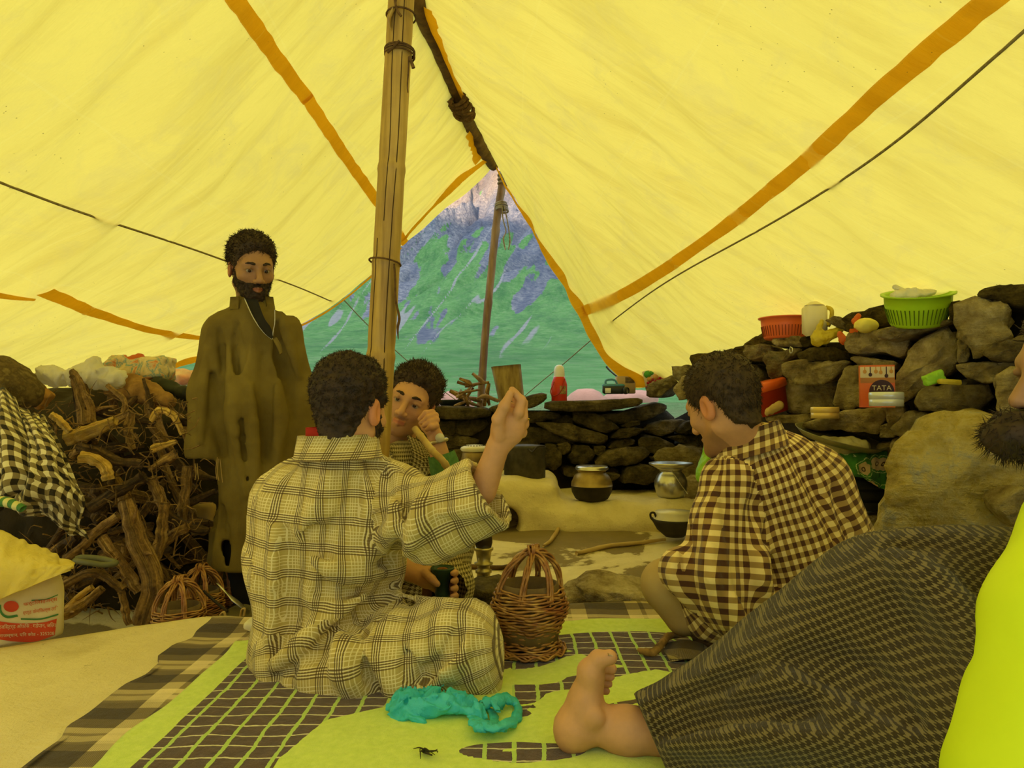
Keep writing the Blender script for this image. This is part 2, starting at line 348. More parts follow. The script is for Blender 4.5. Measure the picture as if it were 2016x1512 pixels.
# ------------------------------------------------------------------ tent
m = bpy.data.materials.new('tent_tarpaulin'); m.use_nodes = True; t = m.node_tree; t.nodes.clear()
def tarp(t, tint=1.0, base=(0.95, 0.73, 0.125), dark=(0.66, 0.45, 0.06), transl=0.62):
    out = N(t, 'ShaderNodeOutputMaterial'); co = objco(t, kind='UV'); 
    n1 = noise(t, co, 1.6, 6, 0.62, 0.4)
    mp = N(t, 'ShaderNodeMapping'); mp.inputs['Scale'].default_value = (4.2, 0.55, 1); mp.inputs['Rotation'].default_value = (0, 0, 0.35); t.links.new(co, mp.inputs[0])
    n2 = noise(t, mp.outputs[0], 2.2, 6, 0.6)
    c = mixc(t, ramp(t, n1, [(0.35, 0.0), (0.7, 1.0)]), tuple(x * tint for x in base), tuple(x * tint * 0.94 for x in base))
    c = mixc(t, mathn(t, 'MULTIPLY', ramp(t, n2, [(0.46, 0.0), (0.74, 1.0)]), 0.50), c, dark)  # dark streaks paint the shading of folds into the cloth colour
    n3 = noise(t, co, 3.5, 7, 0.7, 1.0); c = mixc(t, mathn(t, 'MULTIPLY', ramp(t, n3, [(0.50, 0.0), (0.68, 1.0)]), 0.40), c, tuple(x * y for x, y in zip(base, (0.78, 0.78, 1.15))))
    vo = N(t, 'ShaderNodeTexVoronoi'); vo.inputs['Scale'].default_value = 34; t.links.new(co, vo.inputs['Vector'])
    spk = mathn(t, 'MULTIPLY', mathn(t, 'LESS_THAN', vo.outputs['Distance'], 0.07), mathn(t, 'GREATER_THAN', noise(t, co, 2.3, 3), 0.56))
    c = mixc(t, mathn(t, 'MULTIPLY', spk, 0.75), c, (0.25, 0.16, 0.03))
    # pale square weld lines of the sheet
    sx_ = N(t, 'ShaderNodeSeparateXYZ'); t.links.new(co, sx_.inputs[0])
    fx = mathn(t, 'FRACT', mathn(t, 'MULTIPLY', sx_.outputs[0], 1.6)); fy = mathn(t, 'FRACT', mathn(t, 'MULTIPLY', sx_.outputs[1], 1.6))
    ln = mathn(t, 'MAXIMUM', mathn(t, 'LESS_THAN', fx, 0.012), mathn(t, 'LESS_THAN', fy, 0.012))
    c = mixc(t, mathn(t, 'MULTIPLY', ln, 0.09), c, (1.0, 0.86, 0.24))
    d = N(t, 'ShaderNodeBsdfDiffuse'); tr = N(t, 'ShaderNodeBsdfTranslucent'); mx = N(t, 'ShaderNodeMixShader'); mx.inputs[0].default_value = transl
    t.links.new(c, d.inputs[0]); t.links.new(c, tr.inputs[0]); t.links.new(d.outputs[0], mx.inputs[1]); t.links.new(tr.outputs[0], mx.inputs[2])
    bn = N(t, 'ShaderNodeBump'); bn.inputs['Strength'].default_value = 0.55; bn.inputs['Distance'].default_value = 0.03
    t.links.new(mathn(t, 'ADD', n2, mathn(t, 'MULTIPLY', n1, 0.3)), bn.inputs['Height']); t.links.new(bn.outputs[0], d.inputs['Normal']); t.links.new(bn.outputs[0], tr.inputs['Normal'])
    t.links.new(mx.outputs[0], out.inputs[0])
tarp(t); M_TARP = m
m = bpy.data.materials.new('tent_hem'); m.use_nodes = True; t = m.node_tree; t.nodes.clear()
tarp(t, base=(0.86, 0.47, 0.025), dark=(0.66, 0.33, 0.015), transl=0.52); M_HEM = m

tent = thing('tent', (0, 2.0, 0), 'large yellow tarpaulin tent roof sagging from a ridge pole over the camp', 'tent')
# ridge line far -> near (through the knot, to the top of the bamboo post and on behind the camera)
RIDGE = np.array([at(975, 322, 5.55), at(940, 262, 4.95), at(903, 190, 4.25), at(862, 95, 3.65), at(820, -4, 3.15), [-0.345, 2.25, 2.46], [-0.36, 0.3, 2.44], [-0.36, -0.9, 2.42]])
def fold(u, v, s):
    q = np.stack([u * 13 + v * 3.2, v * 1.3, 0 * u + s], -1); a = fbm(q, 3, s)
    q2 = np.stack([u * 42 + v * 9, v * 2.0, 0 * u + s], -1); b_ = fbm(q2, 2, s + 5)
    return 0.040 * a + 0.014 * b_
def panel(far_px, near_mid, near_eave, sag, NU=190, NV=120, s=1, power=1.0, eave=None):
    fe = np.array([at(x, y, Y) for x, y, Y in far_px]); d = np.concatenate([[0], np.cumsum(np.linalg.norm(np.diff(fe, axis=0), axis=1))]); d /= d[-1]
    fe = cr(fe, 60); dd = np.concatenate([[0], np.cumsum(np.linalg.norm(np.diff(fe, axis=0), axis=1))]); dd /= dd[-1]
    v = np.linspace(0, 1, NV); u = np.linspace(0, 1, NU) ** 1.25
    far = np.stack([np.interp(v, dd, fe[:, k]) for k in range(3)], -1)
    rd = np.concatenate([[0], np.cumsum(np.linalg.norm(np.diff(RIDGE, axis=0), axis=1))]); rd /= rd[-1]
    R = cr(RIDGE, 200); rdd = np.concatenate([[0], np.cumsum(np.linalg.norm(np.diff(R, axis=0), axis=1))]); rdd /= rdd[-1]
    Ru = np.stack([np.interp(u, rdd, R[:, k]) for k in range(3)], -1)
    near = np.stack([np.interp(v, [0, 0.5, 1], [RIDGE[-1][k], near_mid[k], near_eave[k]]) for k in range(3)], -1)
    U, V = np.meshgrid(u, v, indexing='ij')
    P = far[None] + (near - far)[None] * U[..., None]
    lin = RIDGE[0][None] + (RIDGE[-1] - RIDGE[0])[None] * u[:, None]
    P = P + ((1 - V) ** 2)[..., None] * (Ru - lin)[:, None]
    if eave is not None:
        eu = np.linspace(0, 1, len(eave)); ev = np.array(eave, float); ev = cr(ev, 80); Eu = np.stack([np.interp(u, np.linspace(0, 1, 80), ev[:, k]) for k in range(3)], -1)
        el_ = far[-1][None] + (near[-1] - far[-1])[None] * u[:, None]
        P = P + (V ** 1.25)[..., None] * (Eu - el_)[:, None]
    inward = np.sin(np.pi * V) * np.sin(np.pi * np.clip(U, 0, 1)) ** 0.8
    P[..., 2] -= sag * inward
    tu = np.gradient(P, axis=0); tv = np.gradient(P, axis=1); nn = np.cross(tu, tv); nn /= np.linalg.norm(nn, axis=-1)[..., None] + 1e-9
    env = np.clip(V * 10, 0, 1)
    P = P + nn * (fold(U * power, V, s) * env)[..., None]
    tu = np.gradient(P, axis=0); tv = np.gradient(P, axis=1); nn = np.cross(tu, tv); nn /= np.linalg.norm(nn, axis=-1)[..., None] + 1e-9
    nn = nn * np.where(nn[..., 2:3] > 0, -1, 1)
    uvc = np.stack([U * 7.0, V * 3.2], -1)
    return dict(P=P, n=nn, uv=uvc, NU=NU, NV=NV)
LP = panel([(975, 322, 5.55), (940, 360, 5.55), (860, 428, 5.55), (800, 484, 5.52), (735, 545, 5.5), (650, 602, 5.45), (570, 640, 5.42), (470, 676, 5.4), (360, 720, 5.4), (230, 790, 5.4)],
           (-1.65, -0.9, 1.55), (-3.2, -0.9, 0.22), 0.16, s=1)
RP = panel([(978, 322, 5.55), (1003, 362, 5.55), (1040, 430, 5.52), (1082, 515, 5.5), (1122, 596, 5.48), (1160, 668, 5.45), (1200, 714, 5.42), (1255, 762, 5.4)],
           (0.85, -0.9, 1.72), (2.35, -0.9, 0.85), 0.06, s=7, eave=[at(1255, 762, 5.4), (1.75, 4.3, 0.86), (2.15, 3.0, 0.88), (2.35, 1.4, 0.88), (2.35, -0.1, 0.86), (2.35, -0.9, 0.85)])
for nm, pn in (('left_tarpaulin', LP), ('right_tarpaulin', RP)):
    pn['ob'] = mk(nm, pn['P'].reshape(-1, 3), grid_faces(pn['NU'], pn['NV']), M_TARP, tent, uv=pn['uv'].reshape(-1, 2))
    pn['px'], _ = proj(pn['P']); pn['Pb'] = pn['P'] + pn['n'] * 0.008
def on_panel(pn, x, y):
    d = ((pn['px'] - np.array([x, y])) ** 2).sum(-1); d = np.where(pn['P'][..., 1] < 0.4, 1e12, d)
    return np.unravel_index(np.argmin(d), d.shape)
def panel_path(pn, pts, n, off=0.008, smooth=0):
    """points along a straight-ish pixel line laid on the panel"""
    q = np.array(pts, float); L = np.concatenate([[0], np.cumsum(np.hypot(*np.diff(q, axis=0).T))]); s_ = np.linspace(0, L[-1], n); q = np.stack([np.interp(s_, L, q[:, k]) for k in range(2)], -1)
    ij = np.array([on_panel(pn, x, y) for x, y in q]); S0 = pn['P'][ij[:, 0], ij[:, 1]]; N0 = pn['n'][ij[:, 0], ij[:, 1]]
    o_ = np.array([0, 0, CAMZ]); P = np.array([o_ + ray(*a) * (np.dot(c - o_, m_) / np.dot(ray(*a), m_)) for a, c, m_ in zip(q, S0, N0)])
    k = smooth or 5; w = np.hanning(2 * k + 3)[1:-1]; w /= w.sum()
    def sm(A): return np.stack([np.convolve(np.pad(A[:, c], k, mode='reflect', reflect_type='odd'), w, 'valid') for c in range(3)], -1)
    nn = sm(N0); nn /= np.linalg.norm(nn, axis=1)[:, None]; return sm(P) + nn * off, nn
def band(name, pn, pts, width, n=60, off=0.006, s=0, ragged=0.10):
    P, nn = panel_path(pn, pts, n, off); T = np.gradient(P, axis=0); T /= np.linalg.norm(T, axis=1)[:, None]
    B = np.cross(nn, T); B /= np.linalg.norm(B, axis=1)[:, None]
    k = np.arange(n)[:, None] * 0.5; w = np.broadcast_to(np.asarray(width, float), (n,)) if np.ndim(width) == 0 else np.interp(np.linspace(0, 1, n), np.linspace(0, 1, len(width)), width)
    j1 = vnoise(np.hstack([k, 0 * k, 0 * k + s]), 3) * ragged; j2 = vnoise(np.hstack([k, 0 * k + 5, 0 * k + s]), 4) * ragged
    cols = []
    for a in (-0.5, -0.17, 0.17, 0.5):
        ww = w * (1 + (j1 if a < 0 else j2)); cols.append(P + B * (a * ww)[:, None] + nn * (0.004 * (1 - abs(a) * 2)))
    V = np.stack(cols, 1).reshape(-1, 3); L = np.concatenate([[0], np.cumsum(np.linalg.norm(np.diff(P, axis=0), axis=1))])
    uv = np.stack([np.repeat(L, 4), np.tile([0, .03, .06, .1], n)], -1)
    return mk(name, V, grid_faces(n, 4), M_HEM, tent, uv=uv)
band('reinforcing_band', LP, [(330, -210), (470, 8), (540, 110), (600, 190), (606, 196)], [0.062, 0.058], s=1)
band('reinforcing_band', LP, [(600, 188), (680, 310), (745, 400), (797, 478)], [0.055, 0.062], s=2)
band('reinforcing_band', LP, [(-260, 545), (2, 580), (40, 586), (66, 588)], [0.06, 0.055, 0.045, 0.02], n=40, s=3)
band('reinforcing_band', LP, [(88, 572), (180, 612), (290, 648), (388, 664), (480, 668)], 0.06, s=4)
band('reinforcing_band', RP, [(2330, -330), (1935, 8), (1750, 165), (1600, 305), (1450, 430), (1330, 515), (1240, 575), (1150, 612)], [0.052, 0.055, 0.06, 0.06, 0.06, 0.065, 0.08], n=90, s=5)
def edge_hem(name, pn, j0, j1, w, n=90, s=0, off=0.01):
    P = pn['P'][0, j0:j1] + pn['n'][0, j0:j1] * off; Q = pn['P'][:, j0:j1]
    d = Q[6] - Q[0]; d /= np.linalg.norm(d, axis=1)[:, None]; n = len(P); ww = np.interp(np.linspace(0, 1, n), np.linspace(0, 1, len(w)), w)
    V = np.stack([P - d * 0.004, P + d * (ww * 0.5)[:, None] + pn['n'][0, j0:j1] * 0.012, P + d * ww[:, None]], 1).reshape(-1, 3)
    uv = np.stack([np.repeat(np.linspace(0, 3, n), 3), np.tile([0, .05, .1], n)], -1)
    return mk(name, V, grid_faces(n, 3), M_HEM, tent, uv=uv)
edge_hem('edge_hem', LP, 34, 119, [0.05, 0.09, 0.13, 0.12])
edge_hem('edge_hem', RP, 1, 119, [0.05, 0.09, 0.12, 0.16, 0.20], s=2)
# overlapped flap at the top of the left edge
band('overlap_flap', LP, [(958, 306), (905, 345), (850, 398), (800, 452), (788, 468)], [0.05, 0.10, 0.12], s=6, off=0.03)
band('ridge_facing', RP, [(838, 8), (862, 70), (890, 140), (915, 195)], [0.09, 0.06], n=50, s=8, ragged=0.25, off=0.012)
band('ridge_facing', LP, [(918, 255), (930, 285), (940, 312)], [0.07, 0.10], n=30, s=9, ragged=0.25, off=0.02)

# ------------------------------------------------------------------ poles and ropes
m, t, b = nt('bamboo'); b.inputs['Roughness'].default_value = 0.5
co = objco(t, (1, 1, 0.05)); n1 = noise(t, co, 45, 5, 0.6); n2 = noise(t, objco(t), 6, 5, 0.6)
c = ramp(t, n1, [(0.3, (0.25, 0.145, 0.03)), (0.5, (0.40, 0.25, 0.055)), (0.75, (0.54, 0.36, 0.09))])
c = mixc(t, ramp(t, n2, [(0.45, 0.0), (0.75, 0.7)]), c, (0.26, 0.14, 0.035))
t.links.new(c, b.inputs['Base Color']); bump(t, b, n1, 0.25, 0.003); M_BAM = m
M_WOODP = mat('ridge_wood', (0.16, 0.085, 0.02), (0.07, 0.035, 0.01), 18, 0.7, 0.6, 0.006)
M_WOODR = mat('grey_pole_wood', (0.36, 0.24, 0.13), (0.17, 0.10, 0.055), 16, 0.8, 0.6, 0.006, stretch=(1, 1, 0.2))
M_ROPE = mat('cord', (0.15, 0.08, 0.025), (0.07, 0.035, 0.012), 60, 0.9, 0.5, 0.002)
M_ROPEP = mat('pale_cord', (0.40, 0.36, 0.30), (0.20, 0.16, 0.12), 60, 0.9, 0.5, 0.002)
M_GUY = mat('guy_cord', (0.30, 0.24, 0.09), (0.20, 0.15, 0.05), 60, 0.9, 0.2, 0.002)
def ring(c, d, r, rr=0.004, n=20, seg=6, turns=1.0, pitch=0.0):
    d = np.asarray(d, float); d /= np.linalg.norm(d); a = np.linspace(0, 2 * np.pi * turns, int(n * turns) + 1)
    x = np.cross(d, [0.3, 1, 0.2]); x /= np.linalg.norm(x); y = np.cross(d, x)
    P = np.asarray(c)[None] + r * np.cos(a)[:, None] * x + r * np.sin(a)[:, None] * y + d[None] * (pitch * a / (2 * np.pi))[:, None]
    return tube(P, rr, seg)
Yp = 2.14
bp0, bp1 = at(716, 1290, 2.12), at(790, 0, 2.2)
pole = thing('bamboo_post', (bp0[0], bp0[1], 0), 'thick split bamboo tent post standing between the seated men', 'post')
ax = (bp1 - bp0) / np.linalg.norm(bp1 - bp0)
zlow = -0.2
nodes_px = [925, 700, 515, 325, 90, -130]
ts = [np.linalg.norm(at(740, y, 2.15) - at(740, 1290, 2.12)) for y in nodes_px]
Lb = 2.66; s_ = np.linspace(-0.05, Lb, 260); rad = np.interp(s_, [0, 0.55, 1.3, 2.5], [0.044, 0.041, 0.040, 0.0385])
for q in ts: rad = rad + 0.0028 * np.exp(-((s_ - q) / 0.012) ** 2) - 0.0012 * np.exp(-((s_ - q - 0.02) / 0.02) ** 2)
Pp = bp0[None] + ax[None] * s_[:, None]
V, Fc = tube(Pp, rad, 28); mk('culm', V, Fc, M_BAM, pole)
M_CRACK = mat('bamboo_crack', (0.06, 0.03, 0.008), None, 10, 0.9, 0)
for a0, s0, s1 in ((-100, 1.25, 2.3), (-62, 0.75, 2.5), (-125, 0.55, 1.2)):
    q = np.linspace(s0, s1, 60); side = np.array([math.cos(math.radians(a0)), math.sin(math.radians(a0)), 0])
    side = side - ax * np.dot(side, ax); side /= np.linalg.norm(side); w = np.cross(side, ax)
    P = bp0 + ax * q[:, None] + side * np.interp(q, s_, rad)[:, None] * 0.992 + w * (0.004 * fbm(np.stack([q * 4, 0 * q, 0 * q + a0], -1), 2))[:, None]
    V, Fc = tube(P, 0.0016, 5); mk('split_line', V, Fc, M_CRACK, pole)
lash = thing('post_lashing', bp0 + ax * 2.0, 'dark cord wound round the upper bamboo post', 'cord')
mb = PB()
for k, (yy, tl) in enumerate(((100, 0.25), (104, -0.1), (110, 0.2), (32, 0.1))):
    c0 = at(787 if k < 3 else 790, yy, 2.19); mb.add(*ring(c0, ax + np.array([0.12 * tl, 0.3, 0.0]) * 0.2, 0.0445, 0.003))
mb.add(*tube(cr([at(763, 104, 2.15), at(775, 92, 2.14), at(786, 80, 2.14)], 10), 0.0035, 6))
mb.add(*tube(cr([at(806, 112, 2.15), at(810, 122, 2.14), at(814, 134, 2.14)], 10), [0.004, 0.006], 6))
mb.add(*tube(cr([at(805, 112, 2.15), at(804, 140, 2.15), at(802, 168, 2.15), at(803, 182, 2.15)], 10), [0.003, 0.002], 6))
mb.add(*tube(cr([at(776, -10, 2.14), at(781, 18, 2.14), at(790, 32, 2.14)], 10), 0.004, 6))
mb.build('cord_turn', M_ROPE, lash)
strap = thing('hanging_strap', at(775, 520, 2.15), 'dark leather strap tied round the bamboo post and hanging down', 'strap')
mb = PB(); c0 = at(758, 517, 2.155)
mb.add(*ring(c0, ax + np.array([0.10, 0.05, 0]), 0.0465, 0.0028)); mb.build('knot_ring', M_ROPE, strap)
V, Fc = tube(cr([at(776, 520, 2.12), at(778, 550, 2.12), at(779, 590, 2.13), at(786, 625, 2.13), at(783, 645, 2.13), at(784, 668, 2.13)], 40), [0.008, 0.010, 0.009, 0.011, 0.010, 0.003], 8, flat=0.35); mk('strap_end', V, Fc, M_ROPE, strap)
rag = thing('dry_leaf_rag', at(775, 45, 2.14), 'dry peeling scrap tied near the top of the bamboo post', 'scrap')
V, Fc = tube(cr([at(774, 18, 2.15), at(766, 40, 2.15), at(770, 60, 2.15)], 12), [0.012, 0.018, 0.003], 8, flat=0.3, jit=0.5, seed=3); mk('peel', V, Fc, M_BAM, rag)

ridge = thing('ridge_pole', RIDGE[2], 'dark crooked wooden ridge pole of two spliced pieces under the tarpaulin', 'pole')
off = np.array([0.0, 0, -0.035])
R1 = cr([RIDGE[0] + off * 0.6 + np.array([-.01, .0, 0]), at(952, 295, 5.2) + off * .3, at(925, 245, 4.75) + off * .2, at(903, 195, 4.28) + off * .2], 40)
V, Fc = tube(R1, np.interp(np.linspace(0, 1, 40), [0, 1], [0.038, 0.05]), 12, jit=0.22, seed=2); mk('far_piece', V, Fc, M_WOODP, ridge)
R2 = cr([at(915, 215, 4.4) + off, at(897, 182, 4.2) + off * .3, at(862, 95, 3.63), at(822, 0, 3.15), [-0.345, 2.25, 2.42], [-0.36, 0.3, 2.40], [-0.36, -0.85, 2.38]], 90)
V, Fc = tube(R2, np.interp(np.linspace(0, 1, 90), [0, 1], [0.036, 0.044]), 12, jit=0.12, seed=4); mk('near_piece', V, Fc, M_WOODP, ridge)
sp = thing('splice_lashing', at(905, 195, 4.2), 'lump of dark cord binding the ridge pole joint', 'cord')
mb = PB(); dd_ = at(890, 170, 4.1) - at(915, 220, 4.45); rng = random.Random(3)
for k in range(11):
    f = k / 10; c0 = at(893 + 20 * f, 178 + 36 * f, 4.15 + 0.2 * f) + np.array([0.01, 0, -0.02])
    mb.add(*ring(c0, dd_ + np.array([rng.uniform(-.25, .25), rng.uniform(-.25, .25), rng.uniform(-.25, .25)]), 0.058 + rng.uniform(-.006, .012), 0.010))
mb.add(*tube(cr([at(890, 195, 4.15), at(887, 200, 4.13), at(884, 204, 4.13)], 8), [0.01, 0.016], 8))
for k in range(6): mb.add(*tube(cr([at(898 + 2 * k, 205, 4.2), at(896 + 3 * k, 214, 4.2), at(894 + 3 * k, 218 + 3 * (k % 2), 4.2)], 6), [0.004, 0.001], 4))
mb.build('cord_turn', M_ROPE, sp)

rpole = thing('rear_post', at(946, 800, 5.75) - np.array([0, 0, 1.0]), 'thin weathered wooden post in the open tent end behind the stone wall', 'post')
Rp = cr([at(946, 800, 5.75), at(950, 735, 5.72), at(957, 640, 5.7), at(965, 560, 5.7), at(973, 480, 5.68), at(981, 410, 5.65), at(988, 370, 5.62), at(991, 338, 5.6)], 70)
rad = np.interp(np.linspace(0, 1, 70), [0, .5, 1], [0.030, 0.030, 0.032])
for q in (0.13, 0.36, 0.62): rad = rad + 0.005 * np.exp(-((np.linspace(0, 1, 70) - q) / 0.012) ** 2)
V, Fc = tube(Rp, rad, 14, jit=0.06, seed=6); mk('shaft', V, Fc, M_WOODR, rpole)
V, Fc = tube(np.array([Rp[0] + (0, 0, -1.0), Rp[0]]), 0.030, 12); mk('shaft_foot', V, Fc, M_WOODR, rpole)
rt = thing('rear_post_tie', at(985, 410, 5.6), 'grey cloth tie with two dangling ends on the rear post', 'tie')
mb = PB()
for k in range(4): mb.add(*ring(at(986 + k, 402 + 4 * k, 5.62), [0.1 * (k - 1.5), 0.2, 1], 0.042 + .003 * (k % 2), 0.008))
for k in range(3): mb.add(*ring(at(990, 346 + 8 * k, 5.6), [0.1, 0.2, 1], 0.036, 0.008))
mb.build('cloth_turn', M_ROPEP, rt)
for pts, w in (([(989, 405), (990, 430), (996, 455), (991, 470), (995, 492)], 1), ([(992, 405), (998, 430), (1002, 455), (1004, 475), (1001, 491)], 1)):
    V, Fc = tube(cr([at(x, y, 5.56) for x, y in pts], 30), [0.012, 0.012, 0.011, 0.016, 0.012], 8, flat=0.4); mk('loose_end', V, Fc, M_ROPEP if w == 1 else M_ROPE, rt)

gl = thing('guy_rope', at(20, 355, 3.4), 'thin guy rope passing behind the standing man, its shadow line on the left tarpaulin drawn as a tube', 'rope')
P, _ = panel_path(LP, [(-300, 240), (2, 356), (120, 402), (260, 448), (400, 494), (520, 540), (600, 565), (648, 590)], 90, 0.010, 12)  # tube inside the cloth stands for the outer rope's shadow line
P = np.vstack([P, cr([at(672, 585, 5.7), at(724, 640, 6.0), at(790, 700, 6.4), at(850, 752, 6.7), at(898, 788, 7.0)], 20)])
V, Fc = tube(P, 0.0042, 6); mk('cord', V, Fc, M_GUY, gl)
gr = thing('guy_rope', at(2000, 80, 2.0), 'thin guy rope along the right tarpaulin, running down past the red flask', 'rope')
P, _ = panel_path(RP, [(2350, -240), (2010, 62), (1900, 160), (1780, 268), (1640, 365), (1500, 450), (1380, 512), (1270, 575), (1210, 628)], 90, 0.010, 12)  # drawn under the cloth in place of the rope's shadow from outside
P = np.vstack([P, cr([at(1180, 655, 5.65), at(1140, 690, 5.9), at(1105, 720, 6.2), at(1070, 748, 6.5), at(1030, 782, 7.0)], 20)])
V, Fc = tube(P, 0.0042, 6); mk('cord', V, Fc, M_GUY, gr)
# ------------------------------------------------------------------ dry stone walls
def rockmat(name, cols, sc=7, moss=None, bs=0.9, bd=0.02):
    m, t, b = nt(name); b.inputs['Roughness'].default_value = 0.9; b.inputs['Specular IOR Level'].default_value = 0.2
    oi = N(t, 'ShaderNodeObjectInfo'); ge = N(t, 'ShaderNodeNewGeometry'); co = ge.outputs['Position']
    n1 = noise(t, co, sc, 7, 0.65, 0.3); n2 = noise(t, co, sc * 5, 7, 0.7)
    mp = N(t, 'ShaderNodeMapping'); mp.inputs['Scale'].default_value = (1, 1, 5); t.links.new(co, mp.inputs[0]); n3 = noise(t, mp.outputs[0], sc * 1.4, 6, 0.6)
    f = mathn(t, 'ADD', mathn(t, 'MULTIPLY', n1, 0.6), mathn(t, 'ADD', mathn(t, 'MULTIPLY', n2, 0.25), mathn(t, 'MULTIPLY', n3, 0.15)))
    c = ramp(t, f, [(0.36 + 0.28 * i / (len(cols) - 1), q) for i, q in enumerate(cols)])
    hs = N(t, 'ShaderNodeHueSaturation'); t.links.new(c, hs.inputs['Color'])
    t.links.new(mathn(t, 'ADD', 0.70, mathn(t, 'MULTIPLY', oi.outputs['Random'], 0.8)), hs.inputs['Value'])
    t.links.new(hs.outputs[0], b.inputs['Base Color'])
    bump(t, b, mathn(t, 'ADD', mathn(t, 'MULTIPLY', n3, 0.8), mathn(t, 'ADD', mathn(t, 'MULTIPLY', n2, 0.9), n1)), bs, bd * 2.6); return m
M_SLATE = rockmat('slate', [(0.035, 0.027, 0.014), (0.085, 0.065, 0.030), (0.17, 0.13, 0.058), (0.27, 0.21, 0.095)], 7)
M_ROCK = rockmat('sandy_rock', [(0.10, 0.070, 0.028), (0.27, 0.20, 0.085), (0.46, 0.37, 0.18), (0.64, 0.55, 0.32)], 6)
M_SOD = rockmat('turf_sod', [(0.05, 0.035, 0.012), (0.12, 0.085, 0.025), (0.22, 0.16, 0.045), (0.30, 0.22, 0.06)], 14, bs=1.0, bd=0.03)
M_BOULD = rockmat('lichen_boulder', [(0.30, 0.21, 0.07), (0.62, 0.48, 0.14), (0.74, 0.62, 0.28), (0.52, 0.50, 0.44)], 6.5, bs=1.0, bd=0.03)
M_CORE = mat('dark_backing', (0.022, 0.016, 0.007), (0.04, 0.028, 0.012), 9, 1.0, 0.6, 0.02)  # near-black, the dark of the gaps put into the core's colour

def stone_mesh(poly, p0, n, thick, seed, rough=0.012, bulge=0.25, n_out=26, sharp=0.5):
    """a stone from the outline of its face: the face lies on the plane p0/n and the body goes back along n"""
    n = np.asarray(n, float); n /= np.linalg.norm(n); poly = np.asarray(poly, float)
    Q = np.array([onplane(x, y, p0, n) for x, y in poly]); ctr = Q.mean(0)
    L = np.linalg.norm(np.roll(Q, -1, 0) - Q, axis=1); d = np.concatenate([[0], np.cumsum(L)]); Qc = np.vstack([Q, Q[:1]])
    s = np.linspace(0, d[-1], n_out, endpoint=False); O = np.stack([np.interp(s, d, Qc[:, k]) for k in range(3)], -1)
    O = O * 0.6 + 0.2 * (np.roll(O, 1, 0) + np.roll(O, -1, 0)); O = ctr + (O - ctr) * 1.03
    size = np.sqrt(((O - ctr) ** 2).sum(1)).mean(); b = min(thick * 0.35, size * bulge)
    rings = []
    for sc_, dp in ((0.34, -0.25 * b), (0.66, -0.12 * b), (0.88, 0.05 * b), (0.985, 0.45 * b), (1.0, 1.0 * b), (1.0, thick * 0.55), (0.93, thick * 0.85), (0.70, thick)):
        rings.append(ctr + (O - ctr) * sc_ + n * dp)
    V = np.concatenate([[ctr - n * 0.28 * b], *rings, [ctr + n * thick]])
    nr = len(rings)
    Fc = [[0, 1 + (k + 1) % n_out, 1 + k] for k in range(n_out)]
    Fc += (grid_faces(nr, n_out, wrapv=True)[:, ::-1] + 1).tolist()
    last = 1 + (nr - 1) * n_out; Fc += [[len(V) - 1, last + k, last + (k + 1) % n_out] for k in range(n_out)]
    c2 = V.mean(0); dirs = V - c2; dirs /= np.linalg.norm(dirs, axis=1)[:, None] + 1e-9
    q = V * (1.6 / max(size, 0.03)) + seed * 7.3
    facet = np.abs(fbm(q * 0.8, 3, seed)) - 0.35
    amp = min(rough * 1.3, size * 0.20)
    V = V + dirs * (amp * fbm(q * 1.6, 4, seed + 3) + amp * 1.5 * facet)[:, None]
    return V, Fc
def Z(x0, y0, sc): return lambda pts: [(x0 + a / sc, y0 + b_ / sc) for a, b_ in pts]
Z7 = Z(800, 700, 3.36); Z1 = Z(1240, 680, 4.03); Z5 = Z(1560, 760, 4.42); Z4 = Z(1700, 540, 6.30); Z3 = Z(1440, 540, 6.30)

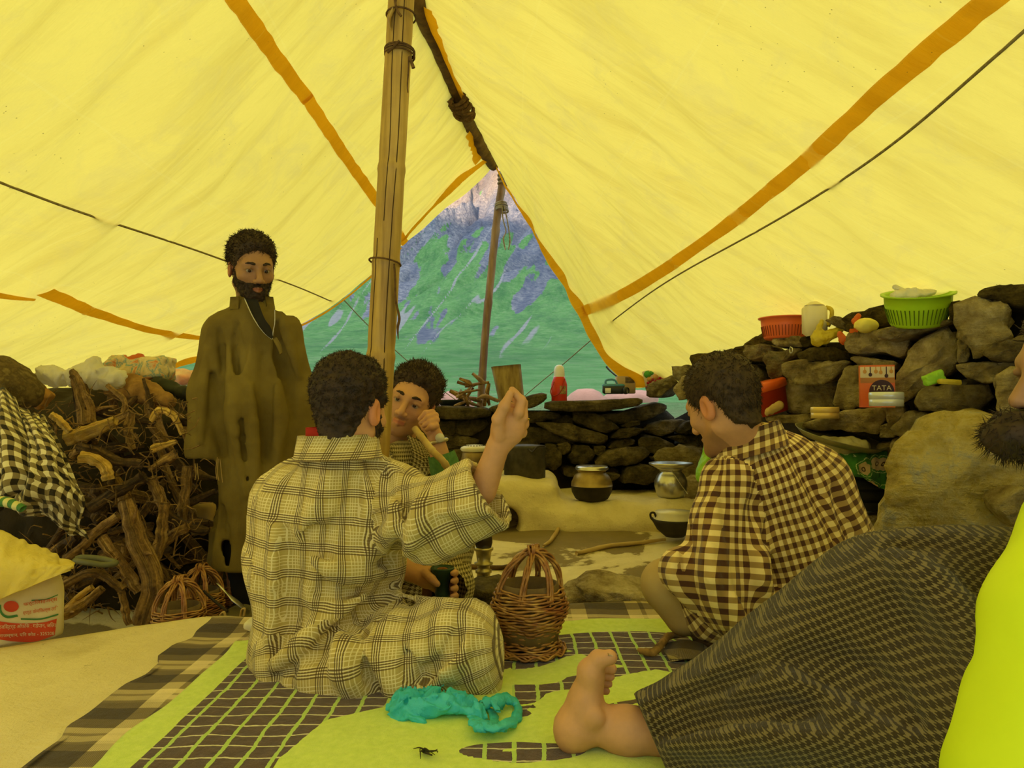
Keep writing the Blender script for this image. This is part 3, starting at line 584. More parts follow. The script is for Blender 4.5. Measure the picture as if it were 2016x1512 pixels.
wr = thing('wall_rear', (0.2, 5.3, -0.1), 'low dry stone wall of dark slate slabs across the open end', 'wall'); tag(wr, kind='structure'); del wr['category']
REAR = [  # outline, depth, thickness
 (Z7([(125, 335), (330, 332), (545, 350), (562, 400), (420, 424), (200, 424), (135, 380)]), 5.12, .40), (Z7([(-30, 430), (540, 418), (552, 470), (400, 545), (200, 560), (-20, 540)]), 5.25, .35),
 (Z7([(40, 500), (300, 520), (490, 560), (430, 610), (250, 628), (40, 620)]), 5.2, .3), (Z7([(540, 345), (700, 298), (900, 240), (930, 262), (925, 300), (800, 352), (600, 385), (550, 375)]), 5.14, .35),
 (Z7([(925, 302), (1000, 300), (1250, 298), (1400, 290), (1560, 275), (1605, 302), (1540, 335), (1300, 372), (1100, 368), (935, 362)]), 5.05, .45),
 (Z7([(780, 372), (900, 365), (1032, 386), (1010, 412), (880, 444), (780, 436)]), 5.2, .3), (Z7([(955, 436), (1010, 396), (1102, 400), (1102, 450), (970, 450)]), 5.22, .25),
 (Z7([(1105, 365), (1230, 375), (1330, 420), (1425, 480), (1350, 515), (1230, 482), (1110, 445)]), 5.15, .3), (Z7([(1270, 392), (1450, 372), (1650, 310), (1745, 330), (1722, 372), (1560, 432), (1420, 465), (1340, 425)]), 5.2, .35),
 (Z7([(850, 442), (1080, 448), (1180, 485), (1330, 520), (1352, 562), (1290, 592), (1130, 572), (950, 505)]), 5.13, .32), (Z7([(770, 480), (880, 470), (960, 505), (1110, 562), (1060, 586), (900, 570), (790, 545)]), 5.2, .3),
 (Z7([(1430, 470), (1480, 435), (1558, 430), (1545, 462), (1460, 482)]), 5.12, .22), (Z7([(1355, 550), (1400, 500), (1480, 473), (1592, 488), (1540, 522), (1450, 548)]), 5.1, .25),
 (Z7([(1560, 470), (1700, 425), (1862, 425), (1850, 472), (1690, 530), (1580, 512)]), 5.22, .3), (Z7([(1335, 602), (1400, 555), (1500, 545), (1532, 580), (1440, 612), (1345, 618)]), 5.15, .25),
 (Z7([(1545, 560), (1580, 528), (1700, 545), (1792, 602), (1772, 662), (1690, 672), (1560, 622)]), 5.12, .3), (Z7([(1255, 700), (1330, 635), (1470, 603), (1592, 613), (1602, 660), (1530, 712), (1380, 738), (1265, 728)]), 5.05, .35),
 (Z7([(1078, 660), (1110, 593), (1200, 593), (1248, 640), (1242, 702), (1170, 728), (1098, 718)]), 5.08, .3), (Z7([(1240, 598), (1322, 598), (1312, 642), (1270, 668), (1242, 642)]), 5.15, .22),
 (Z7([(920, 588), (990, 588), (1032, 650), (1032, 722), (980, 760), (922, 745)]), 5.08, .3), (Z7([(998, 590), (1060, 576), (1092, 600), (1082, 642), (1040, 658), (1005, 622)]), 5.12, .22),
 (Z7([(1805, 500), (1850, 443), (1930, 432), (1962, 480), (1920, 518), (1820, 524)]), 5.1, .25), (Z7([(1735, 545), (1820, 522), (1985, 530), (1962, 575), (1850, 585)]), 5.15, .28),
 (Z7([(1775, 660), (1830, 588), (1965, 575), (1980, 640), (1955, 705), (1850, 705)]), 5.08, .3), (Z7([(1425, 845), (1470, 748), (1560, 722), (1665, 760), (1660, 835), (1560, 855)]), 4.98, .35),
 (Z7([(1870, 765), (1960, 715), (1990, 800), (1900, 830)]), 5.0, .3), (Z7([(1610, 672), (1700, 660), (1790, 690), (1760, 735), (1640, 715)]), 5.12, .25), (Z7([(1310, 780), (1420, 788), (1370, 835), (1310, 820)]), 4.95, .2),
 (Z7([(720, 520), (830, 503), (895, 560), (870, 600), (750, 600)]), 5.12, .25), (Z7([(230, 640), (375, 618), (390, 700), (240, 735)]), 5.1, .3), (Z7([(380, 610), (500, 600), (720, 600), (720, 680), (480, 720), (390, 700)]), 5.2, .3),
 (Z7([(1030, 730), (1250, 735), (1420, 750), (1420, 800), (1050, 800)]), 5.18, .25), (Z7([(-40, 620), (230, 632), (235, 735), (60, 760), (-30, 740)]), 5.15, .3), (Z7([(240, 735), (470, 715), (720, 690), (900, 745), (620, 800), (300, 800)]), 5.2, .3)]
rng = random.Random(11)
for x0 in range(330, 800, 92):          # the wall goes on behind the men
    for k, (ya, yb) in enumerate(((802, 828), (830, 858), (860, 892), (894, 932), (934, 975))):
        xx = x0 + (k % 2) * 40 + rng.randint(-8, 8); w = 86 + rng.randint(-10, 16)
        REAR.append(([(xx, ya + rng.randint(-4, 6)), (xx + w * .5, ya + rng.randint(-5, 3)), (xx + w, ya + rng.randint(-4, 6)), (xx + w + rng.randint(-6, 6), yb), (xx + w * .5, yb + rng.randint(-2, 5)), (xx + rng.randint(-4, 8), yb + 1)], 5.2, .32))
for k, (pl, Y, th) in enumerate(REAR):
    V, Fc = stone_mesh(pl, (0, Y, 0), (0, 1, 0), th, 100 + k); mk('stone', V, Fc, M_SLATE, wr)
# dark box added inside the wall to block light between stones, a few chinks left open
V, Fc = box((-0.42, 5.42, 0.16), (3.2, 0.22, 0.98), 0.05); mk('dark_core', V, Fc, M_CORE, wr)

wrt = thing('wall_right', (1.5, 3.4, -0.1), 'high dry stone wall of sandy boulders and turf on the right', 'wall'); tag(wrt, kind='structure'); del wrt['category']
A_ = np.array([1.02, 5.2]); B_ = np.array([1.66, 2.3]); wd = (B_ - A_) / np.linalg.norm(B_ - A_); WN = np.array([-wd[1], wd[0], 0.0]); WN = WN if WN[0] > 0 else -WN
WP = np.array([A_[0], A_[1], 0.0])
def wallpt(x, y): return onplane(x, y, WP, WN)
def wall_stone(pl, th=.3, dy=0.0, mt=None, turn=0.55, seed=0, rough=0.015, name='stone'):
    c = np.mean(np.array(pl), 0); p0 = wallpt(*c); p0 = p0 + np.array([0, dy, 0]) * 1.0
    p0 = np.array([0, 0, CAMZ]) + (p0 - np.array([0, 0, CAMZ])) * 1.0
    n = WN * (1 - turn) + np.array([0, 1, 0]) * turn
    V, Fc = stone_mesh(pl, p0, n, th, seed, rough=rough); return mk(name, V, Fc, mt or M_ROCK, wrt)
R_ = M_ROCK; S_ = M_SOD
RIGHT = [
 (Z1([(100, 330), (220, 280), (350, 238), (362, 300), (300, 362), (210, 415), (145, 395)]), .3, 0, R_), (Z1([(328, 165), (480, 163), (492, 205), (400, 292), (345, 255)]), .25, .05, R_), (Z1([(348, 330), (400, 268), (505, 190), (505, 290), (470, 405), (378, 425), (352, 382)]), .3, 0, R_),
 (Z1([(490, 100), (560, 65), (750, 35), (890, 18), (922, 110), (850, 142), (650, 132), (550, 192), (492, 172)]), .35, -.02, S_), (Z1([(620, 135), (760, 138), (970, 138), (1060, 180), (1105, 275), (930, 265), (880, 200), (660, 220)]), .3, 0, R_),
 (Z1([(898, 0), (1030, -10), (1145, 0), (1155, 52), (1080, 82), (910, 124)]), .3, -.03, R_), (Z1([(1053, 80), (1130, 45), (1340, 18), (1362, 60), (1250, 112), (1212, 235), (1160, 275), (1088, 235)]), .3, -.05, R_),
 (Z1([(1218, 150), (1340, 108), (1600, 118), (1725, 130), (1685, 205), (1530, 315), (1320, 295), (1222, 245)]), .35, -.06, R_), (Z1([(1335, 60), (1400, 18), (1560, 8), (1695, 38), (1735, 112), (1600, 128), (1345, 110)]), .3, 0, S_),
 (Z1([(1158, 290), (1225, 235), (1320, 285), (1530, 305), (1650, 250), (1630, 480), (1560, 502), (1430, 552), (1220, 555), (1158, 400)]), .35, .1, R_), (Z1([(1628, 400), (1698, 158), (1762, 138), (1860, 180), (1860, 492), (1750, 515), (1638, 525)]), .3, -.02, R_),
 (Z1([(1740, 100), (1860, 88), (2030, 118), (2040, 152), (1840, 165)]), .3, .02, R_), (Z1([(1060, 560), (1430, 545), (1442, 585), (1380, 625), (1200, 612), (1070, 600)]), .3, -.1, R_),
 (Z5([(90, 350), (210, 290), (450, 222), (700, 184), (825, 172), (835, 300), (790, 335), (755, 445), (640, 395), (400, 388), (180, 388)]), .4, -.18, R_),
 (Z5([(812, 170), (960, 158), (970, 242), (900, 325), (815, 315)]), .3, -.05, R_), (Z5([(765, 342), (860, 310), (895, 330), (885, 445), (755, 448)]), .25, -.1, R_), (Z5([(875, 360), (950, 268), (1020, 208), (1205, 238), (1205, 292), (1120, 405), (1000, 446), (885, 436)]), .3, -.05, R_),
 (Z5([(850, 480), (900, 448), (1125, 408), (1050, 485), (930, 568), (855, 578)]), .3, 0, R_), (Z5([(1015, 140), (1100, 35), (1300, -15), (1660, -10), (1745, 120), (1645, 235), (1300, 245), (1080, 205)]), .35, .02, R_),
 (Z5([(610, 1130), (775, 1122), (765, 1192), (712, 1245), (635, 1182)]), .2, 0, R_), (Z5([(560, 1230), (800, 1230), (800, 1420), (600, 1430)]), .3, .05, R_),
 (Z4([(1440, 200), (1500, 155), (1700, 128), (2060, 115), (2060, 400), (1860, 385), (1600, 305), (1390, 275)]), .4, .05, S_), (Z4([(1128, 600), (1148, 500), (1258, 258), (1400, 255), (1700, 328), (1865, 400), (1825, 535), (1785, 625), (1910, 765), (1600, 868), (1400, 1058), (1325, 1005), (1305, 815), (1158, 795)]), .4, -.02, R_),
 (Z4([(1165, 815), (1312, 805), (1322, 1005), (1285, 1085), (1165, 1095)]), .3, .02, R_), (Z4([(1478, 960), (1530, 898), (1900, 778), (2060, 740), (2060, 1000), (1880, 1075), (1700, 1066), (1530, 1005)]), .35, .0, R_),
 (Z4([(1128, 1108), (1500, 1088), (1905, 1088), (1900, 1145), (1610, 1345), (1400, 1335), (1240, 1265), (1138, 1195)]), .35, .03, R_), (Z4([(1608, 1310), (1720, 1178), (1910, 1135), (2060, 1240), (2060, 1700), (1700, 1700), (1640, 1515)]), .3, -.08, R_),
 (Z4([(240, 1512), (420, 1190), (520, 910), (640, 838), (900, 678), (1132, 600), (1172, 850), (1135, 1100), (1135, 1205), (1000, 1335), (780, 1385), (620, 1505), (400, 1600)]), .35, .05, R_), (Z4([(195, 782), (205, 700), (380, 630), (800, 585), (1132, 540), (1135, 585), (900, 662), (640, 742), (350, 804)]), .4, -.04, R_),
 (Z3([(1383, 850), (1420, 738), (1560, 718), (1830, 698), (2020, 640), (2200, 700), (2180, 950), (2060, 1045), (1900, 965), (1700, 955), (1450, 1005)]), .4, 0, R_), (Z3([(1385, 550), (1450, 468), (1650, 438), (1890, 378), (2100, 360), (2100, 600), (1780, 645), (1440, 722), (1388, 645)]), .4, .15, S_),
 (Z3([(1155, 570), (1230, 528), (1350, 518), (1402, 590), (1424, 692), (1300, 655)]), .3, .05, R_), (Z3([(498, 800), (520, 770), (890, 770), (872, 905), (700, 895), (520, 885)]), .35, 0, R_), (Z3([(-40, 935), (200, 858), (250, 798), (410, 698), (440, 790), (500, 810), (340, 872), (170, 1000), (150, 1085), (-40, 1085)]), .35, .05, S_),
 (Z3([(835, 830), (900, 770), (1035, 770), (1050, 860), (900, 910)]), .3, .0, S_), (Z3([(1460, 1050), (1530, 1018), (1650, 1028), (2030, 1078), (2030, 1165), (1640, 1145)]), .3, 0, R_), (Z4([(1060, 420), (1080, 350), (1200, 325), (1270, 340), (1200, 520), (1060, 560)]), .3, .1, S_)]
for k, q in enumerate(RIGHT): wall_stone(q[0], q[1], q[2], q[3], seed=300 + k, rough=0.03 if q[3] is M_SOD else 0.018)
BIG = Z5([(765, 1310), (780, 1180), (820, 1000), (880, 760), (930, 570), (1100, 428), (1190, 300), (1300, 268), (1590, 248), (1720, 330), (2150, 500), (2250, 900), (2200, 1300), (1980, 1400), (1600, 1440), (1300, 1450), (850, 1420)])
V, Fc = stone_mesh(BIG, at(1880, 960, 2.28), WN * .35 + np.array([0, 1, 0]) * .65, .55, 77, rough=0.05, bulge=0.45, n_out=60); tag(mk('stone', V, Fc, M_BOULD, wrt), 'big yellow lichened boulder')
V, Fc = stone_mesh(Z5([(1800, 1030), (1900, 958), (2040, 878), (2100, 1265), (1950, 1240), (1845, 1125)]), at(1990, 1000, 2.05), (0.3, .95, 0), .2, 78, rough=0.03); mk('stone', V, Fc, M_ROCK, wrt)
# lower courses hidden behind the man and the knee, and the dark core added to block light between stones
rng = random.Random(5)
for k in range(16):
    x0 = 1290 + 36 * k; ya = 880 + 70 * (k % 3) + rng.randint(-10, 10); wall_stone([(x0, ya), (x0 + 45, ya - 12), (x0 + 90, ya), (x0 + 95, ya + 55), (x0 + 50, ya + 72), (x0 + 5, ya + 60)], .3, .1, M_ROCK, seed=500 + k)
for k in range(60):           # the wall goes on past the frame towards the camera
    f_ = 1.06 + .055 * (k // 5) + rng.uniform(-.01, .01); zc = .02 + .23 * (k % 5) + rng.uniform(-.03, .03); c_ = np.array([*(A_ + (B_ - A_) * f_), zc]); u_ = np.array([wd[0], wd[1], 0]); hw, hh_ = rng.uniform(.09, .13), rng.uniform(.10, .135)
    V, Fc = lathe([(.001, 0), (.55, .0), (.9, .18), (1, .5), (.92, .85), (.5, 1), (.001, 1)], 14); V = V * np.array([hw, hh_, .30]); V = V + .03 * np.stack([fbm(V * 9 + k, 3, k), fbm(V * 9 + k + 7, 3, k), fbm(V * 9 + k + 13, 3, k)], -1)
    mk('stone', c_ + V[:, :1] * u_ + V[:, 1:2] * np.array([0, 0, 1.0]) + (V[:, 2:3] - .06) * WN, Fc, M_ROCK if k % 4 else M_SOD, wrt)
nseg = 40; s_ = np.linspace(-0.12, 1.75, nseg)
cp = A_[None] + (B_ - A_)[None] * s_[:, None] + WN[:2] * 0.26
topz = np.interp(s_, [-0.12, 0.0, 0.12, 0.3, 0.6, 0.8, 1, 1.75], [0.62, 0.68, 0.86, 1.00, 1.04, 1.04, 1.06, 1.0]) + 0.03 * vnoise(np.stack([s_ * 9, 0 * s_, 0 * s_], -1), 2)
Vs = []
for k in range(nseg):
    o = WN[:2] * 0.42; a, b_ = cp[k], cp[k] + o
    Vs += [(a[0], a[1], -0.3), (a[0], a[1], topz[k] - 0.03), (b_[0], b_[1], topz[k]), (b_[0], b_[1], -0.3)]
mk('dark_core', Vs, grid_faces(nseg, 4, wrapv=True).tolist() + [[0, 1, 2, 3], [4 * nseg - 1, 4 * nseg - 2, 4 * nseg - 3, 4 * nseg - 4]], M_CORE, wrt, smooth=False)
# pink boulders out on the meadow
M_PINK = mat('pink_boulder', (0.52, 0.27, 0.20), (0.38, 0.20, 0.15), 3, 0.9, 0.6, 0.03)
for k, (x, y, Y, w, h, lb) in enumerate(((1150, 782, 8.2, 0.26, 0.10, 'pink boulder on the meadow beside the red flask'), (895, 784, 8.6, 0.24, 0.09, 'pale pink boulder outside left of the kindling'), (640, 800, 8.0, 0.25, 0.12, 'pale boulder outside beside the standing man'), (1240, 776, 9.5, 0.35, 0.06, 'low flat pink rock on the meadow behind the blue torch'))):
    c0 = at(x, y, Y); bz = c0[2] - h * 1.2; pts = lathe([(0.01, h * 2.2), (w * .35, h * 2.1), (w * .62, h * 1.7), (w * .9, h), (w, h * .3), (w, -0.2)], 24, (c0[0], c0[1], bz))[0]
    pts = pts + 0.08 * w * np.stack([fbm(pts * 3 + k, 3, k), fbm(pts * 3 + 9 + k, 3, k), fbm(pts * 3 + 20 + k, 3, k)], -1)
    tag(mk('boulder', pts, grid_faces(6, 24, wrapv=True).tolist() + [list(range(24))[::-1]], M_PINK), lb, 'boulder', 'boulders on the meadow')

# ------------------------------------------------------------------ surface nets and signed distance helpers
def surfnet(f, lo, hi, h):
    lo = np.asarray(lo, float); hi = np.asarray(hi, float); n = np.ceil((hi - lo) / h).astype(int) + 1
    ax_ = [lo[k] + h * np.arange(n[k]) for k in range(3)]
    val = np.empty(n, np.float32)
    for i0 in range(0, n[0], 24):
        X, Y, Zz = np.meshgrid(ax_[0][i0:i0 + 24], ax_[1], ax_[2], indexing='ij')
        val[i0:i0 + 24] = f(np.stack([X, Y, Zz], -1).reshape(-1, 3).astype(np.float32)).reshape(X.shape)
    s = val < 0; c = s[:-1, :-1, :-1].astype(np.int8)
    tot = np.zeros_like(c)
    for a in (0, 1):
        for b_ in (0, 1):
            for d in (0, 1): tot += s[a:n[0] - 1 + a, b_:n[1] - 1 + b_, d:n[2] - 1 + d]
    act = (tot > 0) & (tot < 8); idx = -np.ones(act.shape, np.int64); ci = np.argwhere(act); idx[act] = np.arange(len(ci))
    acc = np.zeros((len(ci), 3)); cnt = np.zeros(len(ci))
    cs = [(a, b_, d) for a in (0, 1) for b_ in (0, 1) for d in (0, 1)]
    for p in cs:
        for k in range(3):
            if p[k]: continue
            q = list(p); q[k] = 1
            v0 = val[ci[:, 0] + p[0], ci[:, 1] + p[1], ci[:, 2] + p[2]]; v1 = val[ci[:, 0] + q[0], ci[:, 1] + q[1], ci[:, 2] + q[2]]
            m_ = (v0 < 0) != (v1 < 0); tt_ = np.where(m_, v0 / np.where(v0 == v1, 1, v0 - v1), 0)
            pt = np.array(p, float)[None].repeat(len(ci), 0); pt[:, k] = tt_
            acc[m_] += pt[m_]; cnt[m_] += 1
    V = lo + (ci + acc / cnt[:, None]) * h
    Fs = []
    for k in range(3):
        a, b_ = (k + 1) % 3, (k + 2) % 3
        sl0 = [slice(None)] * 3; sl1 = [slice(None)] * 3; sl0[k] = slice(0, -1); sl1[k] = slice(1, None)
        d0, d1 = s[tuple(sl0)], s[tuple(sl1)]; e_ = np.argwhere(d0 != d1)
        ok = (e_[:, a] > 0) & (e_[:, b_] > 0) & (e_[:, a] < n[a] - 1) & (e_[:, b_] < n[b_] - 1); e_ = e_[ok]
        fl = d0[e_[:, 0], e_[:, 1], e_[:, 2]]
        def cell(da, db):
            q = e_.copy(); q[:, a] -= da; q[:, b_] -= db; return idx[q[:, 0], q[:, 1], q[:, 2]]
        quad = np.stack([cell(1, 1), cell(0, 1), cell(0, 0), cell(1, 0)], -1)
        quad = np.where(fl[:, None], quad, quad[:, ::-1]); Fs.append(quad)
    return V, np.concatenate(Fs)
def smin(a, b_, k):
    h = np.clip(0.5 + 0.5 * (b_ - a) / k, 0, 1); return b_ + (a - b_) * h - k * h * (1 - h)
def smax(a, b_, k): return -smin(-a, -b_, k)
def cone(p, a, b_, ra, rb, flat=None):
    a = np.asarray(a, np.float32); b_ = np.asarray(b_, np.float32); ab = b_ - a; t_ = np.clip((p - a) @ ab / max(float(ab @ ab), 1e-9), 0, 1)
    q = p - a - t_[:, None] * ab
    if flat is not None:
        nn = np.asarray(flat[0], np.float32); nn = nn / np.linalg.norm(nn); cmp_ = q @ nn; q = q + np.outer(cmp_ * (1 / flat[1] - 1), nn)
        return (np.sqrt((q * q).sum(1)) - (ra + (rb - ra) * t_)) * min(1, flat[1])
    return np.sqrt((q * q).sum(1)) - (ra + (rb - ra) * t_)
def ell(p, c, r, M=None):
    q = p - np.asarray(c, np.float32)
    if M is not None: q = q @ np.asarray(M, np.float32)
    r = np.asarray(r, np.float32); k0 = np.sqrt(((q / r) ** 2).sum(1)); k1 = np.sqrt(((q / (r * r)) ** 2).sum(1)) + 1e-6
    return k0 * (k0 - 1) / k1
def rbox(p, c, s, r, M=None):
    q = p - np.asarray(c, np.float32)
    if M is not None: q = q @ np.asarray(M, np.float32)
    q = np.abs(q) - (np.asarray(s, np.float32) - r); return np.sqrt((np.maximum(q, 0) ** 2).sum(1)) + np.minimum(q.max(1), 0) - r
def chain(p, pts, rs, k=0.02, flat=None):
    d = None
    for i in range(len(pts) - 1):
        e_ = cone(p, pts[i], pts[i + 1], rs[i], rs[i + 1], flat); d = e_ if d is None else smin(d, e_, k)
    return d

# ------------------------------------------------------------------ mud hearth
def hearth_sdf(p):
    d = rbox(p, (0.42, 4.84, -0.02), (0.80, 0.42, 0.115), 0.06)                      # long ledge
    d = smin(d, rbox(p, (-0.02, 4.72, 0.05), (0.31, 0.32, 0.185), 0.07), 0.10)       # stove block
    d = smin(d, cone(p, (0.36, 4.42, -0.02), (0.98, 4.44, -0.04), 0.10, 0.10), 0.10)
    d = smin(d, cone(p, (0.95, 4.46, -0.02), (1.16, 4.42, -0.03), 0.10, 0.10), 0.10)
    d = smax(d, -cone(p, (-0.045, 4.25, -0.015), (-0.045, 4.80, -0.01), 0.115, 0.09), 0.04)
    d = smax(d, -ell(p, (-0.06, 4.80, 0.26), (0.085, 0.085, 0.12)), 0.03)
    return d + 0.018 * fbm(p * 4.2, 3, 4) + 0.005 * fbm(p * 17, 2, 6)
V, Fc = surfnet(hearth_sdf, (-0.55, 4.15, -0.2), (1.75, 5.35, 0.36), 0.018)
hearth = mk('hearth', V, Fc, M_MUD); tag(hearth, 'plastered mud cooking hearth with an arched fire hole and a long ledge', 'hearth')
# ------------------------------------------------------------------ people: materials
def skinmat(name, base):
    m, t, b = nt(name); b.inputs['Roughness'].default_value = 0.55; b.inputs['Specular IOR Level'].default_value = 0.35
    at_ = N(t, 'ShaderNodeAttribute'); at_.attribute_name = 'tint'; co = objco(t)
    n1 = noise(t, co, 14, 5, 0.6); c = mixc(t, ramp(t, n1, [(0.35, 0.0), (0.7, 1.0)]), base, tuple(x * 0.78 for x in base))
    mx = N(t, 'ShaderNodeMix'); mx.data_type = 'RGBA'; mx.blend_type = 'MULTIPLY'; mx.inputs[0].default_value = 1
    t.links.new(c, mx.inputs[6]); t.links.new(at_.outputs['Color'], mx.inputs[7]); t.links.new(mx.outputs[2], b.inputs['Base Color'])
    bump(t, b, noise(t, co, 160, 5, 0.7), 0.15, 0.002); return m
M_SKIN = skinmat('skin', (0.62, 0.32, 0.15))
M_HAIR = mat('dark_hair', (0.045, 0.024, 0.012), (0.022, 0.012, 0.007), 60, 0.65, 0.0)
M_HAIRB = mat('brown_hair', (0.065, 0.038, 0.015), (0.032, 0.018, 0.008), 60, 0.65, 0.0)
M_EYE = mat('eye_white', (0.40, 0.34, 0.27), None, 5, 0.25, 0); M_IRIS = mat('iris', (0.05, 0.025, 0.01), None, 5, 0.2, 0)
def uvsep(t, rot=0.0):
    co = objco(t, kind='UV', rot=(0, 0, rot)); s = N(t, 'ShaderNodeSeparateXYZ'); t.links.new(co, s.inputs[0]); return co, s.outputs[0], s.outputs[1]
def cloth_common(t, b, c, weave=900, bs=0.3):
    oc = objco(t); n1 = noise(t, oc, 5, 5, 0.6); c = mixc(t, mathn(t, 'MULTIPLY', ramp(t, n1, [(0.4, 0.0), (0.75, 1.0)]), 0.30), c, (0.10, 0.075, 0.03))
    t.links.new(c, b.inputs['Base Color']); b.inputs['Roughness'].default_value = 0.95; b.inputs['Specular IOR Level'].default_value = 0.1
    b.inputs['Sheen Weight'].default_value = 0.15
    bump(t, b, mathn(t, 'ADD', noise(t, oc, weave, 2, 0.6), mathn(t, 'MULTIPLY', noise(t, oc, 22, 5, 0.6), 5.0)), bs, 0.006)
def band_mask(t, x, lo, hi):
    return mathn(t, 'MULTIPLY', mathn(t, 'GREATER_THAN', x, lo), mathn(t, 'LESS_THAN', x, hi))
def plaid_mat():
    m, t, b = nt('olive_plaid'); co, u, v = uvsep(t); k = 1 / 0.068
    def stripes(x):
        q = mathn(t, 'FRACT', mathn(t, 'MULTIPLY', x, k)); fine = mathn(t, 'FRACT', mathn(t, 'MULTIPLY', x, k * 12))
        dk = mathn(t, 'MULTIPLY', band_mask(t, q, 0.0, 0.334), mathn(t, 'LESS_THAN', fine, 0.50))
        pl = mathn(t, 'MULTIPLY', band_mask(t, q, 0.0, 0.334), mathn(t, 'GREATER_THAN', fine, 0.66))
        f2 = mathn(t, 'FRACT', mathn(t, 'MULTIPLY', x, k * 9)); p2 = mathn(t, 'MULTIPLY', band_mask(t, q, 0.44, 0.89), mathn(t, 'LESS_THAN', f2, 0.26))
        return dk, mathn(t, 'MAXIMUM', pl, p2)
    d1, p1 = stripes(u); d2, p2 = stripes(v)
    c = mixc(t, mathn(t, 'MULTIPLY', mathn(t, 'MAXIMUM', p1, p2), 0.85), (0.56, 0.43, 0.14), (0.90, 0.79, 0.44))
    c = mixc(t, mathn(t, 'MULTIPLY', d1, 0.80), c, (0.085, 0.045, 0.02)); c = mixc(t, mathn(t, 'MULTIPLY', d2, 0.80), c, (0.085, 0.045, 0.02))
    cloth_common(t, b, c); return m
def gingham_mat():
    m, t, b = nt('brown_gingham'); co, u, v = uvsep(t); k = 1 / 0.0295
    a = mathn(t, 'LESS_THAN', mathn(t, 'FRACT', mathn(t, 'MULTIPLY', u, k)), 0.5); d = mathn(t, 'LESS_THAN', mathn(t, 'FRACT', mathn(t, 'MULTIPLY', v, k)), 0.5)
    s = mathn(t, 'ADD', a, d); c = mixc(t, mathn(t, 'GREATER_THAN', s, 0.5), (0.95, 0.76, 0.33), (0.42, 0.27, 0.09)); c = mixc(t, mathn(t, 'GREATER_THAN', s, 1.5), c, (0.085, 0.032, 0.018))
    cloth_common(t, b, c); return m
def tooth_mat(name, rep, dark, light, bias=0.5):
    m, t, b = nt(name); co, u, v = uvsep(t); k = 1 / rep
    fu = mathn(t, 'FRACT', mathn(t, 'MULTIPLY', u, k)); fv = mathn(t, 'FRACT', mathn(t, 'MULTIPLY', v, k)); a = mathn(t, 'LESS_THAN', fu, bias); d = mathn(t, 'LESS_THAN', fv, bias)
    fd = mathn(t, 'LESS_THAN', mathn(t, 'FRACT', mathn(t, 'MULTIPLY', mathn(t, 'ADD', u, v), k * 2)), 0.5)
    s = mathn(t, 'ADD', a, d); one = mathn(t, 'MULTIPLY', mathn(t, 'COMPARE', s, 1.0, 0.1), fd); two = mathn(t, 'GREATER_THAN', s, 1.5)
    c = mixc(t, mathn(t, 'MAXIMUM', one, two), light, dark); cloth_common(t, b, c, bs=0.5); return m
M_PLAID = plaid_mat(); M_GING = gingham_mat(); M_TOOTH = tooth_mat('small_check_wool', 0.0125, (0.10, 0.07, 0.03), (0.66, 0.55, 0.27))
M_WOOL = tooth_mat('dark_tweed', 0.0095, (0.040, 0.027, 0.011), (0.21, 0.16, 0.062), 0.66)
M_OLIVE = mat('olive_wool', (0.22, 0.165, 0.045), (0.14, 0.10, 0.027), 5, 0.95, 0.35, 0.004, spec=0.1, bscale=420)
M_NEON = mat('neon_cloth', (0.70, 0.86, 0.02), (0.62, 0.78, 0.015), 3, 0.75, 0.1, 0.004)
M_BLACKC = mat('black_cloth', (0.012, 0.010, 0.008), (0.02, 0.017, 0.012), 8, 0.9, 0.2)
M_RED = mat('red_cloth', (0.55, 0.03, 0.015), (0.42, 0.02, 0.01), 9, 0.9, 0.2)
M_TAN = mat('tan_cloth', (0.52, 0.37, 0.15), (0.42, 0.28, 0.10), 6, 0.9, 0.3)
M_GREENC = mat('green_sleeve', (0.07, 0.17, 0.05), (0.11, 0.24, 0.07), 60, 0.9, 0.3)

